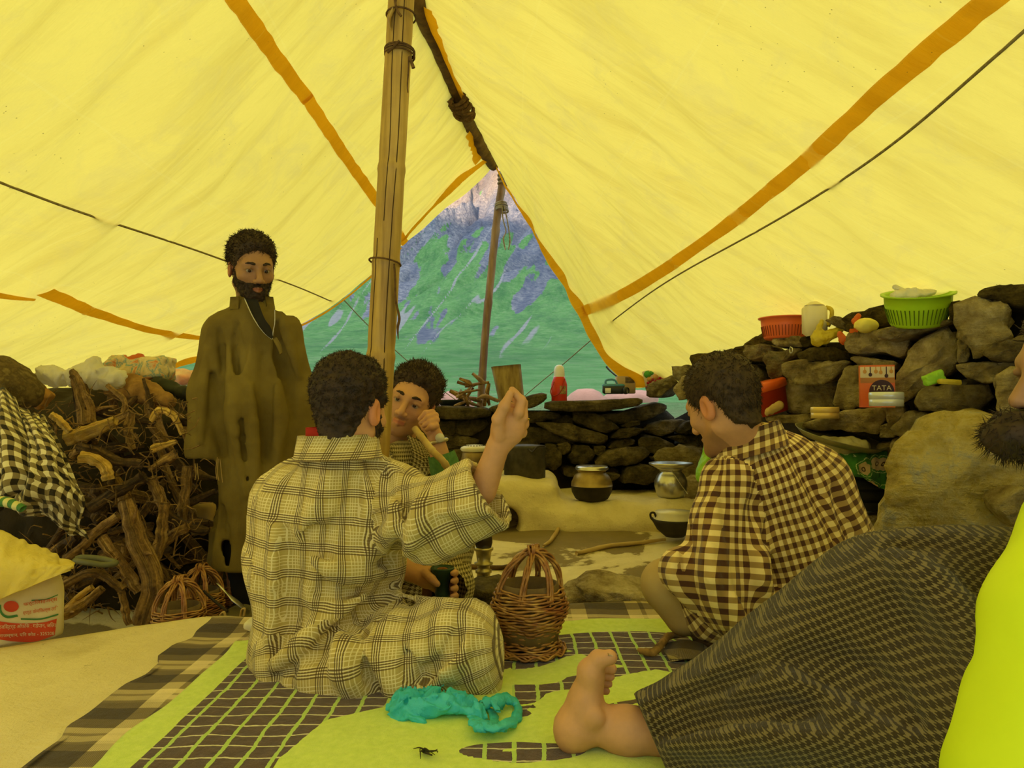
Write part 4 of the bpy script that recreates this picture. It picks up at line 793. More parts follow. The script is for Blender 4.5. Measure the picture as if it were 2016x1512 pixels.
# ------------------------------------------------------------------ people: heads
def basis(fwd, up):
    f = np.asarray(fwd, float); f /= np.linalg.norm(f); u = np.asarray(up, float); u = u - f * (u @ f); u /= np.linalg.norm(u)
    return np.stack([np.cross(f, u), f, u], 1)          # columns: side, forward, up
def head_sdf(p, face=True):
    ax_ = p.copy(); ax_[:, 0] = np.abs(ax_[:, 0])
    d = ell(p, (0, -0.014, 0.036), (0.0765, 0.097, 0.092))
    d = smin(d, cone(p, (0, 0.032, 0.0), (0, 0.046, -0.075), 0.064, 0.041), 0.03)
    d = smin(d, cone(ax_, (0.052, 0.0, -0.055), (0.018, 0.070, -0.100), 0.019, 0.016), 0.03)
    d = smin(d, ell(p, (0, 0.080, -0.100), (0.020, 0.015, 0.016)), 0.02)
    d = smin(d, ell(ax_, (0.046, 0.056, -0.022), (0.022, 0.022, 0.018)), 0.025)
    d = smin(d, cone(ax_, (0.008, 0.086, 0.026), (0.047, 0.070, 0.027), 0.011, 0.010), 0.014)
    d = smax(d, -ell(ax_, (0.0315, 0.101, 0.003), (0.019, 0.016, 0.012)), 0.012)
    d = smin(d, cone(p, (0, 0.090, 0.012), (0, 0.116, -0.030), 0.0085, 0.0125), 0.010)
    d = smin(d, ell(ax_, (0.0135, 0.103, -0.036), (0.0095, 0.012, 0.009)), 0.006)
    d = smin(d, cone(ax_, (0.020, 0.083, 0.0110), (0.033, 0.0908, 0.0122), 0.0048, 0.0050), 0.004)
    d = smin(d, cone(ax_, (0.033, 0.0908, 0.0122), (0.047, 0.079, 0.0080), 0.0050, 0.0040), 0.004)
    d = smin(d, cone(ax_, (0.022, 0.084, -0.0065), (0.043, 0.080, -0.0055), 0.0035, 0.0035), 0.005)
    d = smin(d, cone(ax_, (0.0, 0.0985, -0.0605), (0.021, 0.087, -0.064), 0.0062, 0.0035), 0.006)
    d = smin(d, cone(ax_, (0.0, 0.0955, -0.0735), (0.019, 0.086, -0.069), 0.0075, 0.0035), 0.006)
    d = smax(d, -cone(ax_, (0.0, 0.1055, -0.0672), (0.020, 0.092, -0.0672), 0.0022, 0.0015), 0.003)
    e_ = ell(ax_, (0.079, -0.014, -0.004), (0.0095, 0.020, 0.034), rotm('Z', -18)); e_ = smax(e_, -ell(ax_, (0.088, -0.008, -0.002), (0.007, 0.011, 0.021)), 0.005)
    d = smin(d, e_, 0.006)
    return d
def tint_face(q, beard=0.0, stubble=0.5):
    c = np.ones((len(q), 3)); x = np.abs(q[:, 0]); y, z = q[:, 1], q[:, 2]
    lip = np.exp(-(((z + 0.067) / 0.0095) ** 2)) * (x < 0.021) * (y > 0.083); c *= 1 - lip[:, None] * np.array([0.22, 0.52, 0.50])
    st = stubble * np.clip((-0.040 - z) / 0.03, 0, 1) * (y > 0.0) * (1 - np.clip(lip * 1.6, 0, 1)); mu = stubble * 0.8 * np.exp(-(((z + 0.051) / 0.006) ** 2)) * (x < 0.03) * (y > 0.08)
    c *= (1 - np.clip(st + mu, 0, 0.85)[:, None] * np.array([0.75, 0.78, 0.80]))
    eye = np.exp(-((x - 0.032) / 0.022) ** 2 - ((z - 0.004) / 0.014) ** 2) * (y > 0.06); c *= 1 - 0.48 * eye[:, None]  # eye socket shading painted into the skin tint
    ear = (x > 0.072) & (y < 0.03); c[ear] *= np.array([1.05, 0.80, 0.75])
    return c
def zline(y, back=-0.062):
    return np.interp(y, [-0.12, -0.055, -0.035, -0.012, 0.010, 0.020, 0.035, 0.052, 0.068, 0.080, 0.12], [back, back, -0.015, 0.030, 0.012, -0.018, -0.005, 0.045, 0.068, 0.078, 0.085])
def make_hair(o, R, sc, thick, seed, mt, parent, back=-0.062, curl=1.0, nst=1500, slen=0.022, top_extra=0.0, sweep=(0, 0.3, 0.4), strand_r=0.0011, h=0.0042, side=1.0):
    def f(p):
        zc = np.clip((p[:, 2] - 0.0) / 0.10, 0, 1)
        lowf = np.clip((p[:, 2] - zline(p[:, 1], back)) / 0.035, 0.05, 1)
        th = 0.0035 + (thick * (0.5 * side + 0.5 * zc) + top_extra * zc) * lowf
        d = ell(p, (0, -0.014, 0.036), (0.0765, 0.097, 0.092)) - th
        d = smin(d, cone(p, (0, -0.035, -0.02), (0, -0.04, -0.085), 0.062, 0.047), 0.02)
        d = d + 0.0042 * curl * fbm(p * 80, 3, seed) + 0.003 * curl * fbm(p * 34, 2, seed + 2)
        ln = zline(p[:, 1], back) + 0.010 * vnoise(p * 38, seed) + 0.006 * vnoise(p * 110, seed + 1) + 0.5 * np.maximum(np.abs(p[:, 0]) - 0.02, 0) * (p[:, 1] < -0.03)
        return smax(d, (ln - p[:, 2]) * 0.7, 0.006)
    V, Fc = surfnet(f, (-0.125, -0.16, -0.105), (0.125, 0.14, 0.185), h)
    rng = np.random.RandomState(seed); tri = V[Fc]; nrm = np.cross(tri[:, 1] - tri[:, 0], tri[:, 2] - tri[:, 0]); ar = np.linalg.norm(nrm, axis=1); nrm /= ar[:, None] + 1e-12
    ctr = tri.mean(1); cc = ctr - np.array([0, -0.014, 0.02]); out = (nrm * cc).sum(1) > 0; w = ar * out; w /= w.sum()
    pick = rng.choice(len(Fc), nst, p=w); P0 = ctr[pick] - nrm[pick] * 0.002; n0 = nrm[pick]
    sw = np.array(sweep)[None] + rng.normal(0, 0.45, (nst, 3)); sw[:, 2] -= 0.7 * (ctr[pick][:, 2] < 0.05)
    L = slen * rng.uniform(0.5, 1.25, nst) * np.clip((P0[:, 2] - back + 0.02) / 0.09, 0.22, 1)
    d1 = n0 * 0.42 + sw * 0.55; d1 /= np.linalg.norm(d1, axis=1)[:, None]; d2 = n0 * 0.0 + sw * 0.8 + rng.normal(0, 0.35 * curl, (nst, 3)); d2 /= np.linalg.norm(d2, axis=1)[:, None]
    P1 = P0 + d1 * (L * 0.5)[:, None]; P2 = P1 + d2 * (L * 0.6)[:, None]
    ref = np.cross(d1, [0.31, 0.2, 0.93]); ref /= np.linalg.norm(ref, axis=1)[:, None]; bn = np.cross(d1, ref)
    Vs = []; base = len(V)
    for Pk, r in ((P0, strand_r * 1.5), (P1, strand_r)):
        for a in (0, 2.094, 4.189): Vs.append(Pk + r * (math.cos(a) * ref + math.sin(a) * bn))
    Vs.append(P2); S = np.stack(Vs, 1); k = base + 7 * np.arange(nst)[:, None]
    Fs = np.concatenate([k + np.array([[a, (a + 1) % 3, 3 + (a + 1) % 3, 3 + a]]) for a in range(3)]); Ft = np.concatenate([k + np.array([[3 + a, 3 + (a + 1) % 3, 6]]) for a in range(3)])
    VV = np.vstack([V, S.reshape(-1, 3)]); W = np.asarray(o) + (VV * sc) @ R.T
    return mk('hair', W, Fc.tolist() + Fs.tolist() + Ft.tolist(), mt, parent)
def make_beard(o, R, sc, seed, mt, parent, grow=0.007, full=1.0, nst=900, slen=0.014, bushy=0.0):
    def f(p):
        d = head_sdf(p) - grow - bushy * np.clip((-0.045 - p[:, 2]) / 0.05, 0, 1) + 0.0035 * fbm(p * 110, 3, seed)
        if bushy: d = smin(d, ell(p, (0, 0.112, -0.082), (0.052, 0.062, 0.036)), 0.025) + 0.004 * fbm(p * 60, 2, seed)
        x = np.abs(p[:, 0]); top = np.interp(p[:, 1], [-0.01, 0.02, 0.045, 0.08, 0.12], [0.012, -0.005, -0.032, -0.044, -0.044])
        d = smax(d, (p[:, 2] - top) * 0.8, 0.006); d = smax(d, -(p[:, 1] - 0.006 - 0.25 * np.clip(-0.04 - p[:, 2], 0, 1)), 0.004)
        d = smax(d, -ell(p, (0, 0.100, -0.0675), (0.021, 0.03, 0.0105)), 0.003); d = smax(d, -ell(p, (0, 0.11, -0.035), (0.030, 0.03, 0.0135)), 0.004)
        return smax(d, -(p[:, 2] + 0.150 - 0.03 * bool(bushy)), 0.004)
    V, Fc = surfnet(f, (-0.10, -0.03, -0.19), (0.10, 0.20, 0.03), 0.0036)
    rng = np.random.RandomState(seed); tri = V[Fc]; nrm = np.cross(tri[:, 1] - tri[:, 0], tri[:, 2] - tri[:, 0]); ar = np.linalg.norm(nrm, axis=1); nrm /= ar[:, None] + 1e-12
    ctr = tri.mean(1); out = (nrm * (ctr - np.array([0, 0.02, -0.04]))).sum(1) > 0; w = ar * out; w /= w.sum(); pick = rng.choice(len(Fc), nst, p=w)
    P0 = ctr[pick]; d1 = nrm[pick] * 0.8 + np.array([0, 0.1, -0.6]) + rng.normal(0, 0.4, (nst, 3)); d1 /= np.linalg.norm(d1, axis=1)[:, None]
    L = slen * rng.uniform(0.4, 1.1, nst); ref = np.cross(d1, [0.3, 0.5, 0.8]); ref /= np.linalg.norm(ref, axis=1)[:, None]; bn = np.cross(d1, ref); r = 0.0009
    S = np.stack([P0 + r * ref, P0 - r * 0.5 * ref + r * .8 * bn, P0 - r * .5 * ref - r * .8 * bn, P0 + d1 * L[:, None]], 1); k = len(V) + 4 * np.arange(nst)[:, None]
    Ft = np.concatenate([k + np.array([[a, (a + 1) % 3, 3]]) for a in range(3)])
    W = np.asarray(o) + (np.vstack([V, S.reshape(-1, 3)]) * sc) @ R.T; return mk('beard', W, Fc.tolist() + Ft.tolist(), mt, parent)
def make_eyes(o, R, sc, look, parent, mt):
    for s in (-1, 1):
        c0 = np.array([s * 0.0318, 0.0770, 0.0042]); V, Fc = lathe([(0.0001, -1), (0.5, -0.866), (0.866, -0.5), (1, 0), (0.866, 0.5), (0.5, 0.866), (0.0001, 1)], 16)
        e_ = mk('eye', np.asarray(o) + ((V * 0.0135 + c0) * sc) @ R.T, Fc, M_EYE, parent)
        lk = np.array([look[0], 1, look[1]]); lk /= np.linalg.norm(lk); Mr = rot_to(lk); V, Fc = lathe([(0.0001, 0.0142), (0.003, 0.0139), (0.0062, 0.0123), (0.0062, 0.011)], 14, M=Mr)
        mk('iris', np.asarray(o) + ((V + c0) * sc) @ R.T, Fc, M_IRIS, e_)
        P = np.array([(s * 0.015, 0.0985, 0.0265), (s * 0.025, 0.0955, 0.0305), (s * 0.038, 0.0875, 0.0305), (s * 0.051, 0.073, 0.0245)])
        V, Fc = tube(cr(P, 14), [0.006, 0.0082, 0.0066, 0.0020], 8, flat=0.6, jit=0.4, seed=s + 3); mk('eyebrow', np.asarray(o) + (V * sc) @ R.T, Fc, mt, parent)
def body_mesh(parts, parent, mt=None):
    """one body mesh out of regions meshed at their own fineness"""
    Vs, Fs, Cs, n = [], [], [], 0
    for V, Fc, c in parts:
        Vs.append(V); Fs += (np.asarray(Fc) + n).tolist(); Cs.append(c); n += len(V)
    return mk('body', np.vstack(Vs), Fs, mt or M_SKIN, parent, col=np.vstack(Cs))
def head_part(o, R, sc, neck_to, stubble=0.5, h=0.0036, nr=0.054, tone=1.0):
    nk = (np.asarray(neck_to, float) - o) @ R / sc
    def f(p): return smin(head_sdf(p), cone(p, (0, -0.022, -0.05), nk.astype(np.float32), nr, nr * 1.1), 0.03)
    lo = np.minimum((-0.105, -0.13, -0.14), nk - 0.07); hi = np.maximum((0.105, 0.14, 0.14), nk + 0.07)
    V, Fc = surfnet(f, lo, hi, h); c = tint_face(V, stubble=stubble) * tone; return np.asarray(o) + (V * sc) @ R.T, Fc, c
def sdf_part(f, lo, hi, h, tint=(1, 1, 1)):
    V, Fc = surfnet(f, lo, hi, h); return V, Fc, np.ones((len(V), 3)) * np.array(tint)
def bbox(pts, m):
    P = np.array(pts); return P.min(0) - m, P.max(0) + m
def garment(name, groups, lo, hi, h, mt, parent, cut=None, k=0.05, foldamp=1.0, seed=0, rot=0.0, lines=()):
    """cloth from smooth-blended limb shapes; each group: dict(sdf, axis=(a,b), ref, R, fold=(dir, freq, amp), off)"""
    def f0(p):
        d = groups[0]['sdf'](p)
        for g in groups[1:]: d = smin(d, g['sdf'](p), k)
        return d
    FL = []
    for pts, r, dep in lines:                        # fold lines: march each pixel of the line to the cloth
        q = cr(np.array(pts, float), 6); Dr = np.array([ray(*a) for a in q]); Dr /= np.linalg.norm(Dr, axis=1)[:, None]; o_ = np.array([0, 0, CAMZ]); t_ = np.full(len(q), max(0.6, lo[1] - 0.15))
        for _ in range(50): t_ = t_ + np.clip(f0((o_ + Dr * t_[:, None]).astype(np.float32)), -.01, .3) * .8
        Pt = o_ + Dr * (t_ - dep * (r * 0.55))[:, None]; ok = t_ < hi[1] + 0.25
        if ok.sum() >= 2: FL.append((Pt[ok].astype(np.float32), abs(r), dep))
    def f(p, ret=False):
        D = [g['sdf'](p) for g in groups]
        d = D[0]
        for e_ in D[1:]: d = smin(d, e_, k)
        if ret: return D
        near = np.abs(d) < 0.08; q = p[near]
        if len(q):
            Dn = np.stack([e_[near] for e_ in D], 1); w = np.exp(-(Dn - Dn.min(1, keepdims=True)) / 0.03); w /= w.sum(1, keepdims=True); fo = np.zeros(len(q))
            for j, g in enumerate(groups):
                dr, fr, am = g['fold']; dr = np.asarray(dr, float); dr /= np.linalg.norm(dr)
                perp = q - np.outer(q @ dr, dr) * 0.82
                n1 = 1 - 2 * np.abs(fbm(perp * fr + 0.35 * vnoise(q * 5, 9)[:, None] + seed, 2, seed + j)); n2 = fbm(perp * fr * 2.3, 2, seed + 7 + j)
                fo += w[:, j] * am * (0.75 * n1 + 0.35 * n2)
            dn = d[near] - foldamp * fo.astype(np.float32)
            for Pt, r, dep in FL:
                sel = np.all((q > Pt.min(0) - 3.5 * r) & (q < Pt.max(0) + 3.5 * r), axis=1)
                if not sel.any(): continue
                taper = np.sin(np.linspace(0.25, math.pi - 0.25, len(Pt))) * r; e_ = chain(q[sel], Pt, taper, r * 0.4)
                dn[sel] = smin(dn[sel], e_, r * 1.6) if dep > 0 else np.minimum(smax(dn[sel], -e_, r * 1.9), dn[sel] + 0.020)
            d = d.copy(); d[near] = dn
        if cut is not None: d = cut(p, d)
        return d
    V, Fc = surfnet(f, lo, hi, h)
    D = np.stack(f(V.astype(np.float32), True), 1); gi = D.argmin(1)
    UV = np.zeros((len(groups), len(V), 2))
    for j, g in enumerate(groups):
        a, b_ = np.asarray(g['axis'][0], float), np.asarray(g['axis'][1], float); w = (b_ - a) / np.linalg.norm(b_ - a); r = np.asarray(g.get('ref', (0, 1, 0)), float); r = r - w * (r @ w); r /= np.linalg.norm(r); s = np.cross(w, r)
        q = V - a; ang = np.arctan2(q @ s, -(q @ r)); UV[j, :, 0] = q @ s if g.get('planar') else ang * g.get('R', 0.15); UV[j, :, 1] = q @ w + g.get('off', 0)
        cr_, sr_ = math.cos(g.get('rot', 0)), math.sin(g.get('rot', 0)); UV[j] = UV[j] @ np.array([[cr_, sr_], [-sr_, cr_]])
    fg = np.array([np.bincount(gi[q], minlength=len(groups)).argmax() for q in Fc]) if len(groups) > 1 else np.zeros(len(Fc), int)
    fuv = UV[fg[:, None], Fc]                                  # nf,4,2
    for j, g in enumerate(groups):                             # faces across the seam of the cylinder mapping
        sel = fg == j; du = fuv[sel]; per = 2 * math.pi * g.get('R', 0.15)
        if abs(g.get('rot', 0)) < 1e-6:
            u0 = du[:, :1, 0]; du[:, :, 0] = np.where(du[:, :, 0] - u0 > per / 2, du[:, :, 0] - per, np.where(du[:, :, 0] - u0 < -per / 2, du[:, :, 0] + per, du[:, :, 0])); fuv[sel] = du
    return mk(name, V, Fc, mt, parent, faceuv=fuv.reshape(-1, 2))
def strip_cloth(name, rows, mt, parent, n=40, thick=0.006):
    """cloth band lofted through rows of points (collars, plackets, flaps), with thickness"""
    G = np.array([cr(r, n) for r in rows]); m_ = len(G); tu = np.gradient(G, axis=1); tv = np.gradient(G, axis=0); nn = np.cross(tu, tv); nn /= np.linalg.norm(nn, axis=-1)[..., None] + 1e-9
    A = G + nn * thick / 2; B = G - nn * thick / 2; V = np.concatenate([A.reshape(-1, 3), B.reshape(-1, 3)]); g = grid_faces(m_, n); Fc = g.tolist() + (g[:, ::-1] + m_ * n).tolist()
    def rim(ids):
        return [[ids[k], ids[k + 1], ids[k + 1] + m_ * n, ids[k] + m_ * n] for k in range(len(ids) - 1)]
    Fc += rim(list(range(n - 1, -1, -1))) + rim(list(range((m_ - 1) * n, m_ * n))) + rim([i * n for i in range(m_)]) + rim([i * n + n - 1 for i in range(m_ - 1, -1, -1)])
    L = np.concatenate([np.zeros((m_, 1)), np.cumsum(np.linalg.norm(np.diff(G, axis=1), axis=-1), 1)], 1); H = np.concatenate([np.zeros((1, n)), np.cumsum(np.linalg.norm(np.diff(G, axis=0), axis=-1), 0)], 0)
    uv = np.stack([L, H], -1).reshape(-1, 2); return mk(name, V, Fc, mt, parent, uv=np.vstack([uv, uv]))
def collar_loop(name, c, Rm, r0, r1, h, mt, parent, gap=50, face=90, lean=0.0, n=48):
    """stand collar round a neck, open over `gap` degrees at angle `face` in the local frame"""
    a = np.radians(np.linspace(face + gap / 2, face + 360 - gap / 2, n)); rows = []
    for f in (0, 0.5, 1.0):
        r = r0 + (r1 - r0) * f; rows.append(np.asarray(c) + np.stack([r * np.cos(a), r * np.sin(a) * 0.95, h * f + lean * np.sin(a)], -1) @ Rm.T)
    return strip_cloth(name, rows, mt, parent, n=n, thick=0.008)

# ------------------------------------------------------------------ seated man in plaid, back to the camera, arm raised
P1 = thing('person', at(650, 1330, 1.92) * [1, 1, 0], 'man in olive plaid robe sitting with his back turned and one hand raised', 'person')
h1 = at(690, 810, 1.86); R1h = basis((0.33, 0.92, -0.10), (0.02, 0.05, 1)); s1 = 1.0
def hand1(p):
    d = cone(p, at(950, 966, 1.77), at(978, 884, 1.752), 0.034, 0.0275)
    d = smin(d, ell(p, at(1000, 843, 1.752), (0.041, 0.030, 0.050), rotm('Y', 18)), 0.02)
    for k, (kx, ky, kY, mx, my, tx, ty, tY) in enumerate(((1021, 812, 1.728, 1027, 788, 1008, 768, 1.735), (1029, 822, 1.745, 1030, 794, 1011, 772, 1.752), (1031, 836, 1.765, 1029, 804, 1010, 782, 1.770), (1027, 852, 1.785, 1024, 818, 1006, 798, 1.785))):
        d = smin(d, chain(p, [at(1004, 848, 1.755 + 0.01 * k), at(kx, ky, kY), at(mx, my, kY + .004), at(tx, ty, tY)], [0.014, 0.0128, 0.0112, 0.0085], 0.004), 0.006)
    d = smin(d, chain(p, [at(984, 858, 1.735), at(981, 826, 1.718), at(993, 800, 1.712), at(1005, 774, 1.722)], [0.018, 0.0150, 0.0125, 0.0085], 0.006), 0.006)
    return d + 0.0008 * fbm(p * 90, 2, 3)
lo_, hi_ = bbox([at(940, 970, 1.77), at(1045, 755, 1.72), at(1000, 850, 1.80)], 0.05)
parts = [head_part(h1, R1h, s1, at(672, 930, 1.925), stubble=0.6), sdf_part(hand1, lo_, hi_, 0.0034)]
def torso_in1(p):
    d = cone(p, at(640, 1260, 1.95), at(660, 1000, 1.92), 0.13, 0.12, ((0, 1, 0), .75)); d = smin(d, cone(p, at(640, 1000, 1.92), at(740, 1000, 1.9), 0.06, 0.06), .04)
    d = smin(d, cone(p, at(672, 985, 1.91), at(674, 930, 1.9), 0.06, 0.055), .03); d = smin(d, chain(p, [at(760, 1000, 1.88), at(845, 1050, 1.81), at(955, 968, 1.77)], [.05, .045, .036]), .03)
    return smin(d, chain(p, [at(680, 1270, 1.95), at(885, 1270, 1.85), at(800, 1325, 1.85)], [.08, .06, .05]), .04) + .022
lo_, hi_ = bbox([at(540, 1380, 1.95), at(1000, 900, 1.7), at(600, 900, 2.08)], 0.08); parts.append(sdf_part(torso_in1, lo_, hi_, 0.014))
body_mesh(parts, P1)
make_hair(h1, R1h, s1, 0.005, 5, M_HAIR, P1, back=-0.085, curl=1.25, nst=5200, slen=0.011, top_extra=0.013, sweep=(0, 0.15, 0.25), strand_r=0.0007, side=0.8)
make_beard(h1, R1h, s1, 8, M_HAIR, P1, grow=0.004, nst=500)
cA, cB = at(845, 1046, 1.80), at(963, 970, 1.765); cdir = (cB - cA) / np.linalg.norm(cB - cA)
def cut1(p, d):
    d = smax(d, -(p[:, 2] - 0.004), 0.012); t_ = (p - cB.astype(np.float32)) @ cdir.astype(np.float32)
    near = cone(p, cA, cB, 0.13, 0.13) < 0.06
    d = np.where(near, smax(d, t_ - 0.004, 0.006), d); hol = cone(p, cB - cdir * 0.03, cB + cdir * 0.1, 0.070, 0.080, ((0, 1, 0), .85)); return np.where(near, smax(d, -hol, 0.008), d)
g1 = [dict(sdf=lambda p: smin(smin(smin(cone(p, at(640, 1272, 1.96), at(648, 1060, 1.94), .196, .176, ((0, 1, 0), .82)), cone(p, at(648, 1060, 1.94), at(662, 975, 1.92), .176, .125, ((0, 1, 0), .72)), .05), cone(p, at(572, 985, 1.93), at(768, 985, 1.89), .072, .078), .07), cone(p, at(668, 955, 1.905), at(672, 918, 1.885), .092, .085), .05),
           axis=(at(645, 1330, 1.93), at(670, 900, 1.93)), ref=(0, 1, 0), R=.17, fold=((-0.35, .1, 1), 9, .016), rot=0.0),
      dict(sdf=lambda p: chain(p, [at(770, 985, 1.88), at(850, 1030, 1.80), at(985, 955, 1.76)], [.084, .088, .096], .04, ((0, 1, 0), .9)), axis=(at(770, 1000, 1.86), at(985, 955, 1.76)), ref=(0, 1, 0), R=.1, fold=((.6, -.2, -.5), 11, .008)),
      dict(sdf=lambda p: chain(p, [at(565, 985, 1.92), at(556, 1120, 1.93), at(600, 1190, 2.05)], [.075, .074, .06], .05), axis=(at(560, 1190, 1.9), at(565, 985, 1.92)), ref=(0, 1, 0), R=.17, fold=((-0.1, .1, 1), 10, .014), off=.1),
      dict(sdf=lambda p: smin(smin(chain(p, [at(700, 1280, 1.92), at(902, 1268, 1.76), at(800, 1332, 1.76)], [.115, .078, .068], .04), chain(p, [at(905, 1250, 1.76), at(945, 1320, 1.76), at(890, 1345, 1.78)], [.06, .04, .03], .04), .04), chain(p, [at(600, 1300, 1.88), at(690, 1325, 1.80), at(780, 1330, 1.78)], [.12, .10, .07], .05), .03), axis=(at(620, 1300, 1.85), at(930, 1270, 1.76)), ref=(0, 1, 0), R=.12, fold=((.45, -.2, -1), 9, .022))]
lo_, hi_ = bbox([at(480, 1380, 1.95), at(1010, 880, 1.66), at(600, 870, 2.15)], 0.04); lo_[2] = -0.01
garment('plaid_robe', g1, lo_, hi_, 0.0085, M_PLAID, P1, cut1, k=.045, seed=3, lines=[
  ([(719, 905), (746, 937), (752, 985), (742, 1030)], .020, -1), ([(797, 980), (792, 1020), (770, 1080), (735, 1115)], .022, -1), ([(792, 985), (796, 1015), (812, 1045)], .014, -1), ([(830, 975), (822, 1030), (800, 1090)], .022, 1),
  ([(770, 985), (778, 1010), (768, 1055), (720, 1100), (690, 1110)], .020, 1), ([(578, 1091), (611, 1124), (655, 1158), (722, 1163), (770, 1150)], .022, -1), ([(590, 1075), (640, 1115), (700, 1135), (750, 1128)], .020, 1),
  ([(740, 1188), (655, 1236), (605, 1286), (550, 1326)], .024, -1), ([(720, 1178), (640, 1222), (585, 1272), (535, 1310)], .022, 1), ([(772, 1160), (717, 1193), (700, 1222), (655, 1250)], .018, -1), ([(667, 1255), (676, 1310), (690, 1362)], .026, 1),
  ([(745, 1228), (730, 1275), (728, 1315), (745, 1350)], .020, -1), ([(790, 1195), (750, 1260), (752, 1320)], .020, 1), ([(920, 1250), (908, 1291), (869, 1327), (850, 1360)], .018, 1), ([(900, 1240), (885, 1290), (845, 1330)], .018, -1), ([(805, 1280), (814, 1325), (838, 1322)], .020, -1),
  ([(778, 1168), (847, 1180), (917, 1199)], .014, 1), ([(536, 1040), (542, 1174), (530, 1260)], .018, 1), ([(569, 1045), (575, 1147), (567, 1240)], .020, -1), ([(610, 1000), (612, 1060), (600, 1130)], .018, -1), ([(650, 935), (625, 985), (597, 1040)], .018, 1), ([(700, 940), (690, 1000), (650, 1060), (640, 1110)], .020, -1), ([(870, 1010), (930, 1000), (975, 1010)], .014, 1), ([(600, 1200), (570, 1250), (545, 1290)], .018, -1)])
Rc = basis((0.25, 0.95, 0.0), (-0.06, -0.12, 1)); collar_loop('collar', at(666, 903, 1.865), Rc, 0.108, 0.096, 0.060, M_PLAID, P1, gap=70, face=90)
collar_loop('shirt_collar', at(668, 893, 1.862), Rc, 0.080, 0.078, 0.068, M_RED, P1, gap=70, face=90)
V, Fc = ring(at(1031, 826, 1.75), at(1031, 836, 1.765) - at(1029, 804, 1.770), 0.0125, 0.0022); mk('finger_ring', V, Fc, mat('gold', (0.85, 0.62, 0.2), None, 5, 0.25, 0, metal=1.0), P1)
hem = at(1000, 1350, 1.76)
strip_cloth('robe_corner', [[at(848, 1370, 1.70), at(880, 1362, 1.71), at(912, 1340, 1.73)], [at(870, 1385, 1.695), at(900, 1375, 1.70), at(913, 1352, 1.72)]], M_PLAID, P1, n=12)

# ------------------------------------------------------------------ standing man
P2 = thing('person', at(500, 1215, 3.0) * [1, 1, 0] + [0, 0, -.2], 'bearded man standing in a long olive wool robe, looking down', 'person')
h2 = at(496, 530, 3.03); R2h = basis((0.56, -0.80, -0.26), (0.10, -0.22, 1)); s2 = 1.06
parts = [head_part(h2, R2h, s2, at(498, 615, 3.05), stubble=0.45, tone=0.66)]  # tone tints in the shade on his face along with his darker skin
def in2(p):
    d = cone(p, at(500, 900, 3.05), at(498, 680, 3.05), .13, .13, ((0, 1, 0), .65)); d = smin(d, cone(p, at(440, 660, 3.04), at(556, 660, 3.04), .055, .055), .05); d = smin(d, cone(p, at(498, 655, 3.05), at(498, 610, 3.05), .06, .055), .03)
    d = smin(d, chain(p, [at(432, 660, 3.02), at(412, 780, 3.0), at(405, 880, 2.97)], [.045, .04, .03]), .03); d = smin(d, chain(p, [at(565, 660, 3.05), at(585, 780, 3.07), at(590, 870, 3.05)], [.045, .04, .03]), .03)
    for x in (470, 530): d = smin(d, chain(p, [at(x + 10, 900, 3.05), at(x + 8, 1060, 3.05), at(x + 10, 1180, 3.08)], [.075, .055, .05]), .03)
    return d + .022
lo_, hi_ = bbox([at(380, 1215, 3.0), at(620, 600, 3.1)], .12); parts.append(sdf_part(in2, lo_, hi_, .016)); body_mesh(parts, P2)
make_hair(h2, R2h, s2, 0.005, 12, M_HAIRB, P2, curl=0.7, nst=3200, slen=0.020, top_extra=0.014, side=0.7, sweep=(0.5, 0.7, -0.1), strand_r=0.0010)
make_beard(h2, R2h, s2, 13, M_HAIR, P2, grow=0.0035, nst=1800, slen=0.010); make_eyes(h2, R2h, s2, (0.1, -0.25), P2, M_HAIR)
def cut2(p, d):
    zc = at(450, 1117, 3.0)[2]; d = smax(d, (zc + 0.006 * vnoise(p * 9, 2)) - p[:, 2], .006)
    c0 = at(405, 903, 2.96)
    arm = p[:, 0] < at(437, 900, 2.96)[0]; cutz = c0[2] + (p[:, 0] - c0[0]) * -0.05
    armlow = cone(p, at(404, 850, 2.97), at(403, 1000, 2.95), .09, .09) < 0
    d = np.where(armlow & (p[:, 0] < at(433, 900, 2.96)[0]), smax(d, cutz - p[:, 2], .006), d)
    hol = cone(p, at(403, 888, 2.96), at(402, 960, 2.96), .050, .055); d = smax(d, -hol, .008)
    d = smax(d, -rbox(p, at(492, 1055, 2.80), (0.011, .16, (at(0, 985, 2.9)[2] - at(0, 1125, 2.9)[2]) / 2), .004), .006)
    return smax(d, -rbox(p, at(495, 1130, 3.02), (.11, .10, .16), .04), .01)
g2 = [dict(sdf=lambda p: smin(smin(cone(p, at(503, 1120, 3.03), at(502, 820, 3.03), .185, .178, ((0, 1, 0), .68)), cone(p, at(502, 820, 3.03), at(497, 668, 3.04), .178, .118, ((0, 1, 0), .72)), .06), smin(cone(p, at(446, 655, 3.03), at(548, 650, 3.04), .062, .060), cone(p, at(498, 640, 3.04), at(500, 608, 3.04), .075, .062), .05), .07), axis=(at(500, 1100, 3.03), at(500, 600, 3.03)), R=.17, fold=((0.05, 0, 1), 10, .022)),
      dict(sdf=lambda p: chain(p, [at(432, 655, 3.02), at(407, 775, 2.98), at(403, 880, 2.96), at(402, 935, 2.96)], [.064, .068, .062, .062], .04), axis=(at(403, 900, 2.96), at(432, 650, 3.02)), R=.07, fold=((0, 0, 1), 18, .008)),
      dict(sdf=lambda p: chain(p, [at(562, 655, 3.05), at(590, 770, 3.08), at(594, 880, 3.06)], [.060, .056, .050], .04), axis=(at(594, 880, 3.06), at(562, 650, 3.05)), R=.07, fold=((0, 0, 1), 18, .008))]
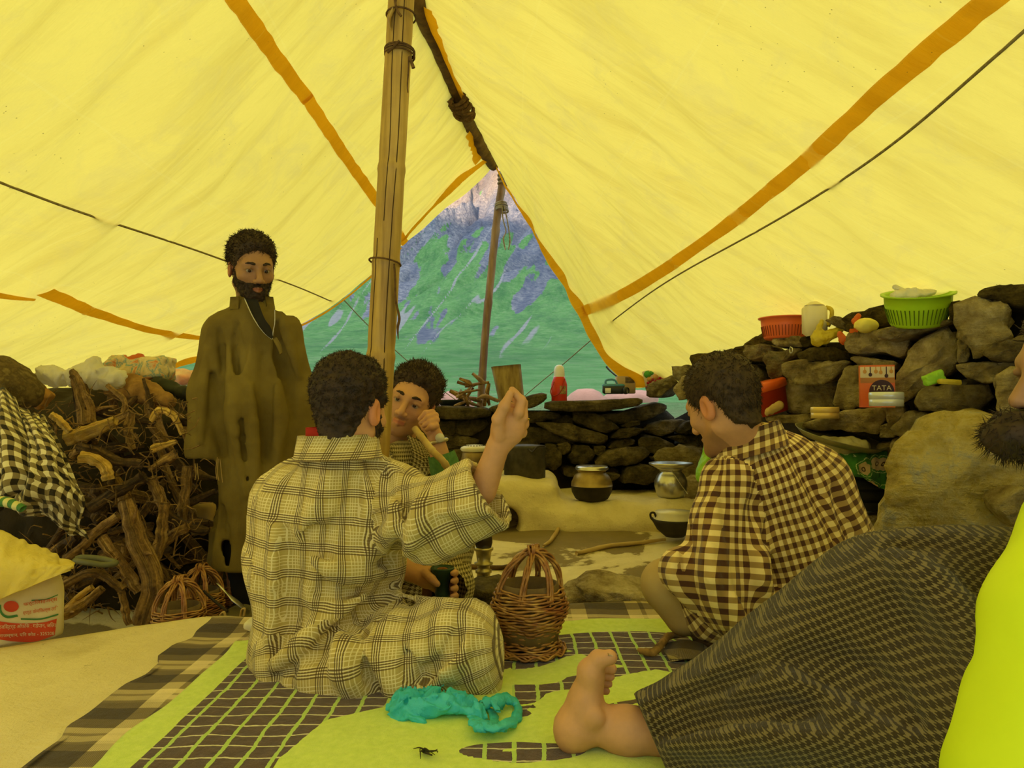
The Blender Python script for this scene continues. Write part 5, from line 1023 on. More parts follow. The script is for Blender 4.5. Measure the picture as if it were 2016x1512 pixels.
lo_, hi_ = bbox([at(360, 1130, 2.95), at(632, 585, 3.05)], .03); lo_[1] = 2.78; hi_[1] = 3.28
garment('wool_robe', g2, lo_, hi_, .0095, M_OLIVE, P2, cut2, k=.05, seed=11, lines=[
  ([(425, 615), (439, 678), (449, 745), (440, 800)], .020, -1), ([(416, 740), (426, 806), (441, 890)], .024, -1), ([(452, 690), (458, 780), (469, 872), (486, 975)], .022, 1), ([(474, 800), (480, 880), (496, 985)], .020, -1), ([(494, 760), (502, 850), (506, 960)], .024, 1), ([(520, 700), (526, 800), (520, 900)], .022, -1), ([(554, 619), (568, 678), (588, 740)], .020, 1), ([(546, 640), (556, 720), (575, 820)], .022, -1), ([(470, 640), (474, 700), (468, 760)], .020, -1), ([(405, 690), (398, 780), (395, 870)], .016, 1), ([(440, 1000), (446, 1050), (450, 1110)], .018, -1), ([(545, 760), (550, 830), (548, 900)], .018, 1)])
Rc = basis((0.35, -0.9, -0.1), (0, -0.15, 1)); collar_loop('collar', at(497, 609, 3.035), Rc, 0.086, 0.080, 0.050, M_OLIVE, P2, gap=75, face=90)
strip_cloth('zip_placket', [[at(482, 588, 2.93), at(500, 628, 2.89), at(520, 655, 2.885), at(535, 668, 2.885)], [at(507, 590, 2.93), at(520, 625, 2.895), at(533, 645, 2.885), at(538, 664, 2.884)]], M_BLACKC, P2, n=20, thick=.004)
M_ZIP = mat('zip_metal', (0.55, 0.52, 0.45), None, 90, 0.35, 0.2, metal=0.8)
for pts in ([(481, 587), (499, 626), (518, 653), (535, 668)], [(541, 610), (541, 635), (538, 652), (536, 668)]):
    V, Fc = tube(cr([at(x, y, 2.885) for x, y in pts], 24), .0022, 5); mk('zip_edge', V, Fc, M_ZIP, P2)
strip_cloth('placket_flap', [[at(538, 668, 2.884), at(546, 684, 2.876), at(552, 698, 2.872)], [at(544, 664, 2.88), at(553, 680, 2.872), at(556, 694, 2.870)]], M_OLIVE, P2, n=12)
def trs(p):
    d = None
    for x in (474, 512):
        e_ = chain(p, [at(x + 8, 950, 3.05), at(x + 6, 1080, 3.05), at(x + 10, 1192, 3.07)], [.085, .075, .062], .03); d = e_ if d is None else np.minimum(d, e_)
    return d - .006 * fbm(p * 14, 2, 2)
lo_, hi_ = bbox([at(440, 1200, 3.05), at(545, 930, 3.05)], .11); V, Fc = surfnet(trs, lo_, hi_, .012); mk('trousers', V, Fc, M_BLACKC, P2)
def shoe(c, d, parent, mt):
    d = np.asarray(d, float); d /= np.linalg.norm(d); c = np.asarray(c, float); s = np.cross(d, [0, 0, 1])
    def f(p):
        e_ = chain(p, [c + [0, 0, .045], c + d * .08 + [0, 0, .04], c + d * .18 + [0, 0, .028]], [.042, .042, .034], .03, ((0, 0, 1), .9)); e_ = smin(e_, cone(p, c + [0, 0, .05], c + [0, 0, .09], .038, .036), .02); return smax(e_, (c[2] + .002) - p[:, 2], .006)
    lo_, hi_ = bbox([c, c + d * .2 + [0, 0, .1]], .07); V, Fc = surfnet(f, lo_, hi_, .007); return mk('shoe', V, Fc, mt, parent)
M_SHOE = mat('dark_shoe', (0.05, 0.03, 0.015), (0.03, 0.018, 0.01), 10, 0.6, 0.3)
for x, dd in ((484, (-.15, -1, 0)), (522, (.15, -1, 0))):
    c = at(x, 1195, 3.07); c[2] = float(low_h(np.array([c[0]]), np.array([c[1]]))[0]) - .002; shoe(c, dd, P2, M_SHOE)
for x0, pts in ((384, [(384, 912), (386, 930), (384, 945)]), (388, [(388, 912), (389, 928), (391, 943)]), (430, [(430, 903), (428, 930), (431, 946)]), (433, [(433, 903), (436, 930), (438, 950)]), (427, [(428, 900), (425, 925), (427, 944)])):
    V, Fc = tube(cr([at(x, y, 2.905) for x, y in pts], 14), .0016, 4); mk('loose_thread', V, Fc, M_TAN, P2)

# ------------------------------------------------------------------ young man behind the post, facing the camera
P3 = thing('person', at(790, 1235, 2.45) * [1, 1, 0], 'young man in small check robe behind the bamboo post, hand at his ear', 'person')
h3 = at(806, 785, 2.46); R3h = basis((-0.06, -0.98, -0.04), (0.40, 0.05, 1)); s3 = 0.93
# move the head so that the eyes' middle falls on the pixel seen in the photograph
em = at(799, 793, 2.36); h3 = em - R3h @ (np.array([0, .092, .003]) * s3)
def hand3(p):
    d = cone(p, at(872, 925, 2.33), at(858, 862, 2.33), .036, .026)
    d = smin(d, ell(p, at(848, 838, 2.33), (.026, .022, .036), rotm('Y', -24)), .015)
    for k, (a, b_, c) in enumerate((((851, 812), (838, 813), (826, 825)), ((857, 818), (843, 822), (829, 832)), ((859, 827), (847, 831), (834, 838)), ((858, 838), (849, 840), (840, 846)))):
        Y = 2.335 - .011 * k; d = smin(d, chain(p, [at(852, 842, Y), at(*a, Y - .01), at(*b_, Y - .022), at(*c, Y - .012)], [.0115, .0105, .0092, .0070], .004), .0035)
    d = smin(d, chain(p, [at(845, 850, 2.32), at(836, 842, 2.325), at(828, 833, 2.345)], [.013, .011, .008], .005), .005); return d
def hand3b(p):
    c = at(870, 1145, 2.16); d = cone(p, at(790, 1115, 2.24), at(828, 1133, 2.19), .036, .028); d = smin(d, ell(p, at(845, 1137, 2.185), (.034, .022, .034), rotm('Z', 25)), .015)
    d = smin(d, chain(p, [at(838, 1128, 2.165), at(850, 1140, 2.125), at(861, 1150, 2.118)], [.014, .012, .009], .005), .005)
    for k in range(4):
        y = 1124 + 15 * k; d = smin(d, chain(p, [at(848, 1128 + 8 * k, 2.20), at(872, y, 2.225), at(892, y + 2, 2.19), at(896, y + 4, 2.15), at(891, y + 5, 2.125)], [.013, .0115, .0105, .0098, .0075], .004), .0035)
    return d
def in3(p):
    d = cone(p, at(790, 1190, 2.46), at(785, 1000, 2.46), .12, .12, ((0, 1, 0), .7)); d = smin(d, cone(p, at(735, 985, 2.46), at(845, 985, 2.45), .055, .055), .04); d = smin(d, cone(p, at(788, 960, 2.45), h3 + R3h @ np.array([0, -.03, -.12]), .058, .05), .03)
    d = smin(d, chain(p, [at(852, 985, 2.43), at(885, 1060, 2.36), at(872, 925, 2.33)], [.045, .04, .034]), .03); return smin(d, chain(p, [at(725, 985, 2.44), at(730, 1100, 2.34), at(795, 1116, 2.24)], [.045, .04, .034]), .03) + .012
lo_, hi_ = bbox([at(875, 930, 2.33), at(815, 800, 2.25)], .045); parts = [head_part(h3, R3h, s3, h3 + R3h @ np.array([0, -.04, -.17]), stubble=0.55, h=.0032), sdf_part(hand3, lo_, hi_, .0032)]
lo_, hi_ = bbox([at(785, 1180, 2.14), at(905, 1095, 2.24)], .05); parts.append(sdf_part(hand3b, lo_, hi_, .0034))
lo_, hi_ = bbox([at(720, 1190, 2.46), at(890, 900, 2.3)], .12); parts.append(sdf_part(in3, lo_, hi_, .014)); body_mesh(parts, P3)
make_hair(h3, R3h, s3, 0.006, 21, M_HAIRB, P3, curl=1.1, nst=3000, slen=0.019, top_extra=0.016, side=0.7, sweep=(0.1, 0.1, 0.7), strand_r=0.0010)
make_eyes(h3, R3h, s3, (0.06, -0.02), P3, M_HAIR)
def cut3(p, d):
    d = smax(d, -(p[:, 2] - .004), .01); return smax(d, -cone(p, at(800, 935, 2.30), at(790, 890, 2.34), .012, .040), .012)
g3 = [dict(sdf=lambda p: smin(smin(cone(p, at(790, 1200, 2.48), at(788, 1040, 2.47), .185, .160, ((0, 1, 0), .8)), cone(p, at(788, 1040, 2.47), at(785, 930, 2.45), .160, .105, ((0, 1, 0), .8)), .05), cone(p, at(730, 962, 2.47), at(848, 962, 2.45), .066, .066), .06), axis=(at(790, 1200, 2.47), at(788, 900, 2.46)), R=.15, fold=((.15, 0, 1), 13, .010)),
      dict(sdf=lambda p: chain(p, [at(852, 975, 2.44), at(886, 1070, 2.36), at(880, 1010, 2.34)], [.066, .07, .06], .04), axis=(at(886, 1060, 2.36), at(850, 960, 2.44)), R=.08, fold=((0, 0, 1), 15, .008)),
      dict(sdf=lambda p: chain(p, [at(722, 980, 2.44), at(728, 1100, 2.34), at(790, 1112, 2.25)], [.066, .07, .055], .04), axis=(at(728, 1100, 2.34), at(722, 980, 2.44)), R=.08, fold=((0, 0, 1), 15, .008)),
      dict(sdf=lambda p: chain(p, [at(790, 1200, 2.4), at(880, 1150, 2.32), at(884, 1215, 2.30)], [.11, .07, .05], .05), axis=(at(880, 1220, 2.32), at(880, 1080, 2.32)), R=.08, fold=((0, 0, 1), 14, .010))]
lo_, hi_ = bbox([at(690, 1240, 2.5), at(915, 890, 2.3), at(800, 1000, 2.65)], .04); lo_[2] = -.01
garment('check_robe', g3, lo_, hi_, .0090, M_TOOTH, P3, cut3, k=.04, seed=23, lines=[([(775, 960), (782, 1000), (770, 1040)], .016, -1), ([(815, 950), (830, 990), (826, 1040)], .016, 1), ([(840, 950), (850, 985), (860, 1020)], .014, -1), ([(750, 950), (757, 985), (748, 1020)], .014, 1)])
strip_cloth('collar', [[at(757, 868, 2.40), at(778, 905, 2.345), at(800, 935, 2.33)], [at(748, 880, 2.40), at(765, 925, 2.34), at(792, 945, 2.325)], [at(745, 900, 2.40), at(752, 935, 2.35), at(772, 948, 2.33)]], M_TOOTH, P3, n=18)
strip_cloth('collar', [[at(800, 855, 2.40), at(812, 895, 2.355), at(802, 936, 2.325)], [at(826, 870, 2.40), at(834, 905, 2.35), at(812, 940, 2.322)], [at(846, 892, 2.41), at(848, 915, 2.36), at(838, 938, 2.335)]], M_TOOTH, P3, n=18)
V, Fc = tube(cr([at(892, 985, 2.34), at(880, 935, 2.335), at(868, 893, 2.33)], 20), [.052, .05, .043], 18, cap=False, jit=.06); mk('shirt_sleeve', V, Fc, M_GREENC, P3)
wt = ring(at(861, 869, 2.33), at(858, 862, 2.33) - at(872, 925, 2.33), .0305, .006, n=28); wo_ = mk('wrist_watch', *wt, mat('watch_metal', (0.72, 0.62, 0.38), None, 30, 0.3, 0.1, metal=.7), P3)
V, Fc = lathe([(.0001, -.004), (.014, -.004), (.015, 0), (.013, .004), (.0001, .0045)], 20, at(866, 862, 2.297), M=rot_to((.3, -1, .2))); mk('watch_face', V, Fc, mat('watch_dial', (0.7, 0.66, 0.5), None, 5, .25, 0), wo_)

# ------------------------------------------------------------------ man in gingham, bent over at the right
P4 = thing('person', at(1570, 1240, 2.1) * [1, 1, 0], 'man in brown and cream gingham robe crouching over the hearth side', 'person')
h4 = at(1424, 800, 2.04); R4h = basis((-0.50, 0.80, -0.34), (-0.20, 0.16, 1)); s4 = 1.04
parts = [head_part(h4, R4h, s4, at(1480, 905, 2.07), stubble=0.5)]
def in4(p):
    d = cone(p, at(1585, 1200, 2.18), at(1530, 980, 2.1), .13, .12, ((0, 1, 0), .75)); d = smin(d, cone(p, at(1480, 950, 2.05), at(1570, 950, 2.12), .06, .06), .04); d = smin(d, cone(p, at(1510, 950, 2.08), at(1482, 905, 2.07), .06, .055), .03)
    return smin(d, chain(p, [at(1450, 970, 2.03), at(1410, 1130, 1.95), at(1345, 1130, 2.0)], [.05, .045, .035]), .03) + .02
lo_, hi_ = bbox([at(1330, 1200, 2.0), at(1620, 900, 2.2)], .12); parts.append(sdf_part(in4, lo_, hi_, .014)); body_mesh(parts, P4)
make_hair(h4, R4h, s4, 0.004, 31, M_HAIRB, P4, back=-0.078, curl=0.6, nst=4200, slen=0.014, top_extra=0.006, side=0.8, sweep=(0.1, 0.4, -0.2), strand_r=0.0009)
def cut4(p, d): return smax(d, -(p[:, 2] - .004), .01)
g4 = [dict(sdf=lambda p: smin(smin(cone(p, at(1590, 1215, 2.20), at(1555, 1040, 2.14), .200, .178, ((0, 1, 0), .85)), cone(p, at(1555, 1040, 2.14), at(1518, 930, 2.09), .178, .118, ((0, 1, 0), .8)), .06), smin(cone(p, at(1445, 950, 2.04), at(1590, 935, 2.13), .075, .085), cone(p, at(1512, 925, 2.08), at(1488, 880, 2.07), .085, .072), .05), .07), axis=(at(1610, 1250, 2.15), at(1495, 880, 2.08)), R=.18, fold=((.3, 0, -1), 10, .0075)),
      dict(sdf=lambda p: smin(chain(p, [at(1442, 958, 2.03), at(1408, 1130, 1.96), at(1335, 1120, 2.0)], [.080, .088, .050], .05), chain(p, [at(1430, 1040, 2.0), at(1450, 1190, 1.96), at(1478, 1255, 1.94)], [.075, .07, .035], .05), .05), axis=(at(1440, 1250, 1.96), at(1440, 950, 2.03)), R=.085, fold=((.1, 0, 1), 14, .010)),
      dict(sdf=lambda p: chain(p, [at(1612, 950, 2.14), at(1655, 1060, 2.14), at(1650, 1160, 2.1)], [.08, .078, .07], .05), axis=(at(1655, 1160, 2.12), at(1612, 940, 2.13)), R=.18, fold=((.1, 0, 1), 13, .008), off=.1),
      dict(sdf=lambda p: smin(chain(p, [at(1560, 1235, 2.1), at(1400, 1195, 2.03), at(1338, 1150, 2.03)], [.12, .075, .045], .06), chain(p, [at(1560, 1235, 2.05), at(1660, 1235, 2.05)], [.10, .12]), .06), axis=(at(1620, 1260, 2.05), at(1340, 1160, 2.0)), R=.1, fold=((-.8, 0, .3), 13, .010))]
lo_, hi_ = bbox([at(1270, 1310, 2.0), at(1760, 830, 2.0), at(1500, 900, 2.42)], .03); lo_[2] = -.01; lo_[1] = 1.80
garment('gingham_robe', g4, lo_, hi_, .0085, M_GING, P4, cut4, k=.045, seed=31, lines=[
  ([(1392, 1000), (1395, 1077), (1405, 1155), (1426, 1230)], .018, 1), ([(1436, 1000), (1458, 1090), (1472, 1168), (1492, 1260)], .022, -1), ([(1488, 1005), (1467, 1085), (1485, 1185)], .026, -1), ([(1475, 1195), (1537, 1226), (1600, 1226)], .022, -1), ([(1414, 916), (1438, 978), (1443, 1055)], .020, -1), ([(1491, 935), (1490, 1003), (1478, 1055)], .018, -1), ([(1360, 1040), (1350, 1100), (1375, 1180)], .018, -1), ([(1335, 1090), (1325, 1140), (1360, 1200)], .016, 1), ([(1440, 1180), (1460, 1230), (1480, 1270)], .018, 1), ([(1510, 1050), (1500, 1120), (1520, 1190)], .020, 1), ([(1640, 960), (1665, 1030), (1690, 1090)], .016, -1), ([(1560, 900), (1600, 960), (1640, 1060)], .016, -1)])
Rc = basis((-0.45, 0.8, -0.2), (-0.28, 0.06, 1)); collar_loop('collar', at(1481, 893, 2.07), Rc, 0.108, 0.096, 0.070, M_GING, P4, gap=60, face=90)
def kn(p): return smax(chain(p, [at(1440, 1220, 2.08), at(1312, 1150, 2.06), at(1345, 1215, 2.05)], [.085, .062, .05], .04), -(p[:, 2] - .003), .01)
lo_, hi_ = bbox([at(1260, 1240, 2.0), at(1460, 1080, 2.15)], .05); V, Fc = surfnet(kn, lo_, hi_, .010); mk('trousers', V, Fc, M_TAN, P4)

# ------------------------------------------------------------------ reclining man at the right edge: bare foot, tweed over the knee, neon jacket
P5 = thing('person', at(1500, 1490, 1.38) * [1, 1, 0], 'reclining man at the right edge with bare foot, dark tweed robe and neon yellow jacket', 'person')
h5 = at(2150, 735, 1.12); R5h = basis((-1, 0.02, -0.10), (-0.10, 0.0, 1)); s5 = 1.0
def foot5(p):
    d = ell(p, at(1128, 1437, 1.44), (.037, .036, .045)); d = smin(d, chain(p, [at(1330, 1443, 1.42), at(1230, 1438, 1.43), at(1168, 1424, 1.44)], [.044, .039, .037], .03), .02)
    d = smin(d, chain(p, [at(1135, 1428, 1.44), at(1152, 1378, 1.44), at(1166, 1330, 1.44)], [.036, .027, .024], .03, ((0, 1, 0), 1.2)), .02)
    d = smin(d, ell(p, at(1172, 1414, 1.402), (.017, .014, .019)), .012)
    d = smin(d, ell(p, at(1160, 1322, 1.425), (.022, .026, .024)), .02)
    d = smin(d, chain(p, [at(1164, 1318, 1.425), at(1178, 1298, 1.42), at(1200, 1294, 1.42)], [.020, .0165, .0150], .008), .010)
    for k in range(4):
        y0 = 1322 + 15 * k; d = smin(d, chain(p, [at(1165, 1328 + 10 * k, 1.45 + .012 * k), at(1184, y0 - 12, 1.455 + .011 * k), at(1204 - 3 * k, y0 - 6, 1.455 + .011 * k)], [.013, .0112, .0102 - .0008 * k], .006), .0025)
    return d + .0012 * fbm(p * 40, 3, 2)
def hand5(p):
    d = cone(p, at(2150, 1270, 1.30), at(2085, 1345, 1.31), .030, .027); d = smin(d, ell(p, at(2060, 1375, 1.31), (.032, .045, .020)), .015)
    for k in range(4): d = smin(d, chain(p, [at(2055, 1378, 1.28 + .02 * k), at(2035, 1390, 1.27 + .022 * k), at(2025, 1408, 1.26 + .022 * k)], [.012, .011, .008], .004), .004)
    return smin(d, chain(p, [at(2065, 1375, 1.27), at(2050, 1385, 1.24)], [.013, .009], .004), .006)
lo_, hi_ = bbox([at(1085, 1490, 1.44), at(1335, 1275, 1.52), at(1200, 1400, 1.38)], .03); parts = [sdf_part(foot5, lo_, hi_, .0042), sdf_part(hand5, *bbox([at(2010, 1420, 1.3), at(2170, 1250, 1.3)], .07), .006), head_part(h5, R5h, s5, at(2200, 900, 1.12), stubble=.6, tone=0.6)]  # head tone puts the shade on his face into the skin tint
def in5(p): return smin(chain(p, [at(1310, 1443, 1.42), at(1760, 1240, 1.3), at(2120, 1330, 1.12)], [.045, .05, .06], .04), chain(p, [at(2200, 1330, 1.1), at(2230, 1000, 1.12), at(2200, 905, 1.12)], [.08, .07, .045], .05), .06)
lo_, hi_ = bbox([at(1290, 1480, 1.42), at(2200, 900, 1.1)], .1); parts.append(sdf_part(in5, lo_, hi_, .016)); body_mesh(parts, P5)
nv, nf = tube(cr([at(1196, 1288, 1.409), at(1206, 1291, 1.411)], 4), [.005, .004], 8, flat=.5); mk('toenail', nv, nf, mat('toenail', (0.62, 0.42, 0.25), None, 5, .4, 0), P5)
make_hair(h5, R5h, s5, .012, 41, M_HAIR, P5, nst=500); make_beard(h5, R5h, s5, 42, M_HAIR, P5, grow=.010, nst=2200, slen=.022, bushy=.012)
def cut5(p, d):
    d = smax(d, -(p[:, 2] - .012), .01); a = at(1262, 1400, 1.38); b_ = at(1305, 1500, 1.38); nrm_ = np.cross(b_ - a, [0, 1, 0]); nrm_ /= np.linalg.norm(nrm_); nrm_ = nrm_ if nrm_[0] > 0 else -nrm_
    d = smax(d, -((p - a.astype(np.float32)) @ nrm_.astype(np.float32)), .006)
    return smax(d, -cone(p, at(1240, 1440, 1.425), at(1345, 1443, 1.42), .0475, .050), .006)
g5 = [dict(sdf=lambda p: smin(chain(p, [at(1240, 1446, 1.42), at(1330, 1440, 1.41), at(1420, 1405, 1.39), at(1540, 1345, 1.37), at(1650, 1285, 1.34), at(1762, 1218, 1.31), at(1900, 1218, 1.24), at(2200, 1225, 1.15)], [.060, .064, .078, .098, .115, .130, .130, .14], .07), chain(p, [at(1330, 1500, 1.36), at(1600, 1480, 1.28), at(2000, 1490, 1.12)], [.06, .14, .20], .1), .10), axis=(at(1300, 1440, 1.4), at(1780, 1200, 1.3)), R=.13, planar=True, fold=((.8, -.1, .35), 6.5, .010))]
lo_, hi_ = bbox([at(1235, 1500, 1.42), at(2220, 1060, 1.1)], .06); lo_[2] = -.01; lo_[1] = .80; hi_[1] = 1.62
garment('tweed_robe', g5, lo_, hi_, .0085, M_WOOL, P5, cut5, seed=43, lines=[
  ([(1775, 1090), (1850, 1112), (1930, 1165), (1980, 1235)], .030, -1), ([(1760, 1095), (1820, 1140), (1890, 1220), (1930, 1300)], .030, 1), ([(1275, 1402), (1400, 1356), (1490, 1322)], .012, -1), ([(1300, 1440), (1450, 1420), (1600, 1400)], .022, -1), ([(1320, 1470), (1480, 1460), (1650, 1460)], .022, 1), ([(1560, 1300), (1680, 1330), (1800, 1420)], .024, -1)])
def neon(p):
    d = smin(chain(p, [at(2235, 950, 1.18), at(2190, 1150, 1.26), at(2130, 1290, 1.30)], [.065, .06, .05], .03), chain(p, [at(2145, 1560, .98), at(2165, 1250, 1.02), at(2185, 1060, 1.06), at(2230, 930, 1.10)], [.185, .142, .108, .085], .03, ((0, 1, 0), .8)), .03); return d - .006 * fbm(p * np.array([9, 9, 3], np.float32), 2, 5)
lo_, hi_ = bbox([at(1830, 1560, .98), at(2300, 900, 1.1)], .05); lo_[1] = .76; hi_[1] = 1.42; lo_[2] = max(lo_[2], .0); V, Fc = surfnet(neon, lo_, hi_, .011); mk('neon_jacket', V, Fc, M_NEON, P5)
# ------------------------------------------------------------------ blankets on the platform
def pxw(pts, z=0.0): return np.array([onz(x, y, z) for x, y in pts])
m, t, b = nt('brown_plaid_blanket'); co, u, v = uvsep(t)
def bandc(x, k, stops):
    q = mathn(t, 'FRACT', mathn(t, 'MULTIPLY', x, k)); n = N(t, 'ShaderNodeValToRGB'); n.color_ramp.interpolation = 'CONSTANT'
    while len(n.color_ramp.elements) < len(stops): n.color_ramp.elements.new(0.5)
    for e_, (p_, c_) in zip(n.color_ramp.elements, stops): e_.position = p_; e_.color = (c_, c_, c_, 1)
    t.links.new(q, n.inputs[0]); return n.outputs[0]
fy = bandc(v, 1 / 0.20, [(0, 0.0), (0.28, 0.5), (0.42, 0.62), (0.48, 1.0), (0.60, 0.72), (0.66, 1.0), (0.78, 0.45)]); fx = bandc(mathn(t, 'ADD', u, 0.93), 1 / 0.24, [(0, 0.2), (0.42, 0.95), (0.60, 0.5), (0.66, 0.85), (0.86, 0.25)])
f = mathn(t, 'ADD', mathn(t, 'MULTIPLY', fy, 0.55), mathn(t, 'MULTIPLY', fx, 0.45))
tw = mathn(t, 'MULTIPLY', mathn(t, 'LESS_THAN', mathn(t, 'FRACT', mathn(t, 'MULTIPLY', mathn(t, 'ADD', u, v), 260)), 0.5), 0.10)
c = ramp(t, mathn(t, 'ADD', f, mathn(t, 'SUBTRACT', tw, 0.05)), [(0.22, (0.065, 0.042, 0.016)), (0.42, (0.20, 0.14, 0.055)), (0.62, (0.46, 0.35, 0.15)), (0.82, (0.88, 0.72, 0.38))])
cloth_common(t, b, c, bs=0.5); M_BLANK = m
xs = np.linspace(-0.93, 1.30, 170); ys = np.linspace(0.15, 1, 90)
BX, BS = np.meshgrid(xs, np.linspace(0, 1, 110), indexing='ij'); topY = np.interp(BX, [-.95, -.75, -.5, 0, .5, 1.3], [2.31, 2.30, 2.32, 2.43, 2.50, 2.46])
BY = 0.15 + (topY - .15) * BS + 0.010 * vnoise(np.stack([BX * 18, 0 * BX, 0 * BX], -1), 3) * (BS > .97)
BXj = BX + 0.022 * vnoise(np.stack([BY * 14, 0 * BY, 0 * BY], -1), 7) * (BX < -.91)
edge = plat_edge(BX); BZ = 0.010 + 0.006 * fbm(np.stack([BX * 5, BY * 5, 0 * BX], -1), 3, 4) + 0.016 * np.exp(-((edge - BY) / .10) ** 2) + 0.006 * np.exp(-((BY - topY) / .06) ** 2)
blank = mk('wool_blanket', np.stack([BXj, BY, BZ + .002], -1).reshape(-1, 3), grid_faces(170, 110), M_BLANK, uv=np.stack([BX, BY], -1).reshape(-1, 2)); tag(blank, 'brown and cream checked wool blanket lying under the lime green rug', 'blanket')
sol = blank.modifiers.new('thickness', 'SOLIDIFY'); sol.thickness = 0.008; sol.offset = -1
m, t, b = nt('lime_brown_rug'); at_ = N(t, 'ShaderNodeAttribute'); at_.attribute_name = 'tint'; sp_ = N(t, 'ShaderNodeSeparateColor'); t.links.new(at_.outputs['Color'], sp_.inputs[0]); co, u, v = uvsep(t)
oc = objco(t); wob = noise(t, oc, 7, 4, 0.6); wob2 = noise(t, oc, 60, 4, 0.6)
limeb = mathn(t, 'GREATER_THAN', mathn(t, 'ADD', sp_.outputs[0], mathn(t, 'MULTIPLY', mathn(t, 'SUBTRACT', wob2, 0.5), 0.16)), 0.5)
uu = mathn(t, 'ADD', u, mathn(t, 'MULTIPLY', mathn(t, 'SUBTRACT', wob, 0.5), 0.018)); vv = mathn(t, 'ADD', v, mathn(t, 'MULTIPLY', mathn(t, 'SUBTRACT', wob, 0.5), 0.03))
jit_ = mathn(t, 'MULTIPLY', mathn(t, 'SUBTRACT', wob2, 0.5), 0.10)
gl = mathn(t, 'LESS_THAN', mathn(t, 'FRACT', mathn(t, 'ADD', mathn(t, 'MULTIPLY', uu, 1 / 0.056), jit_)), 0.15); wl = mathn(t, 'LESS_THAN', mathn(t, 'FRACT', mathn(t, 'ADD', mathn(t, 'MULTIPLY', vv, 1 / 0.048), jit_)), 0.10)
brown = mixc(t, ramp(t, wob2, [(0.3, 0.0), (0.7, 1.0)]), (0.075, 0.042, 0.022), (0.125, 0.072, 0.04))
lime = mixc(t, ramp(t, wob2, [(0.3, 0.0), (0.7, 1.0)]), (0.68, 0.80, 0.14), (0.56, 0.70, 0.09))
c = mixc(t, wl, brown, (0.66, 0.60, 0.40)); c = mixc(t, gl, c, (0.46, 0.64, 0.11)); c = mixc(t, limeb, c, lime)
t.links.new(c, b.inputs['Base Color']); b.inputs['Roughness'].default_value = 1.0; b.inputs['Specular IOR Level'].default_value = 0.05; b.inputs['Sheen Weight'].default_value = 0.2
bump(t, b, mathn(t, 'ADD', noise(t, oc, 420, 3, 0.7), mathn(t, 'MULTIPLY', noise(t, oc, 30, 4, .6), 3)), 0.5, 0.004); M_RUG = m
nx_, ny_ = 220, 220; RXs = np.linspace(0, 1, nx_); GXr, GS = np.meshgrid(np.linspace(-0.77, 1.25, nx_), np.linspace(0, 1, ny_), indexing='ij')
topR = np.interp(GXr, [-.8, -.62, -.3, 0, .25, .6, 1.25], [2.06, 2.10, 2.18, 2.24, 2.27, 2.31, 2.30]) + .015 * vnoise(np.stack([GXr * 7, 0 * GXr, 0 * GXr], -1), 5)
GYr = 0.2 + (topR - .2) * GS; GXj = GXr + .012 * vnoise(np.stack([GYr * 6, 0 * GYr, 0 * GYr], -1), 2) * (GXr < -.74)
lb = np.interp(GXr, [-.8, -.46, -.43, -.39, -.26, -.13, .07, .14, .25, .43, .6, 1.3], [0, 0.6, 1.40, 1.56, 1.64, 1.745, 1.97, 2.02, 1.90, 1.83, 1.86, 1.9])
lime_f = np.clip((lb - GYr) / .03 + .5, 0, 1)
sw = fbm(np.stack([GXr * 3.2 + GYr * 1.5, GYr * 11 - GXr * 4, 0 * GXr], -1), 3, 6); hole = np.clip((sw - .02) * 9, 0, 1) * (GXr > .0) * np.clip((GYr - 1.50) / .08, 0, 1); lime_f = lime_f * (1 - hole)
blob = np.clip(1.2 - (((GXr - .02) / .12) ** 2 + ((GYr - 1.43) / .040) ** 2), 0, 1) * 3; lime_f = lime_f * (1 - np.clip(blob, 0, 1)); lime_f = np.maximum(lime_f, np.clip(1.5 - (((GXr + .005) / .012) ** 2 + ((GYr - 1.437) / .008) ** 2), 0, 1))
border = np.maximum(np.clip((-0.77 + .075 - GXr) / .012 + .5, 0, 1), np.clip((GYr - (topR - .10)) / .012 + .5, 0, 1)); lime_f = np.maximum(lime_f, border)
GZr = 0.019 + .0055 * fbm(np.stack([GXr * 4, GYr * 4, 0 * GXr], -1), 3, 14) + .010 * np.exp(-((GYr - topR) / .05) ** 2) + .014 * np.exp(-((GXr - .45) / .10) ** 2 - ((GYr - 2.05) / .05) ** 2)
colr = np.zeros((nx_ * ny_, 3)); colr[:, 0] = lime_f.ravel()
rug = mk('rug', np.stack([GXj, GYr, GZr + .003], -1).reshape(-1, 3), grid_faces(nx_, ny_), M_RUG, uv=np.stack([GXr, GYr], -1).reshape(-1, 2), col=colr); tag(rug, 'lime green and brown fleece rug with a line grid pattern', 'rug')
sol = rug.modifiers.new('thickness', 'SOLIDIFY'); sol.thickness = 0.008; sol.offset = -1
fold_ = strip_cloth('blanket_fold', [[onz(1312, 1268, .03), onz(1345, 1262, .055), onz(1375, 1266, .05), onz(1392, 1275, .03)], [onz(1308, 1285, .03), onz(1340, 1280, .050), onz(1372, 1282, .046), onz(1395, 1290, .03)], [onz(1320, 1300, .028), onz(1345, 1298, .032), onz(1372, 1298, .032), onz(1392, 1302, .028)]], M_BLANK, None, n=20)
tag(fold_, 'crumpled scrap of checked blanket poking out beside the gingham man', 'cloth')
M_TWINE = mat('twisted_cord', (0.42, 0.24, 0.06), (0.12, 0.07, 0.03), 30, .9, .5, .004)
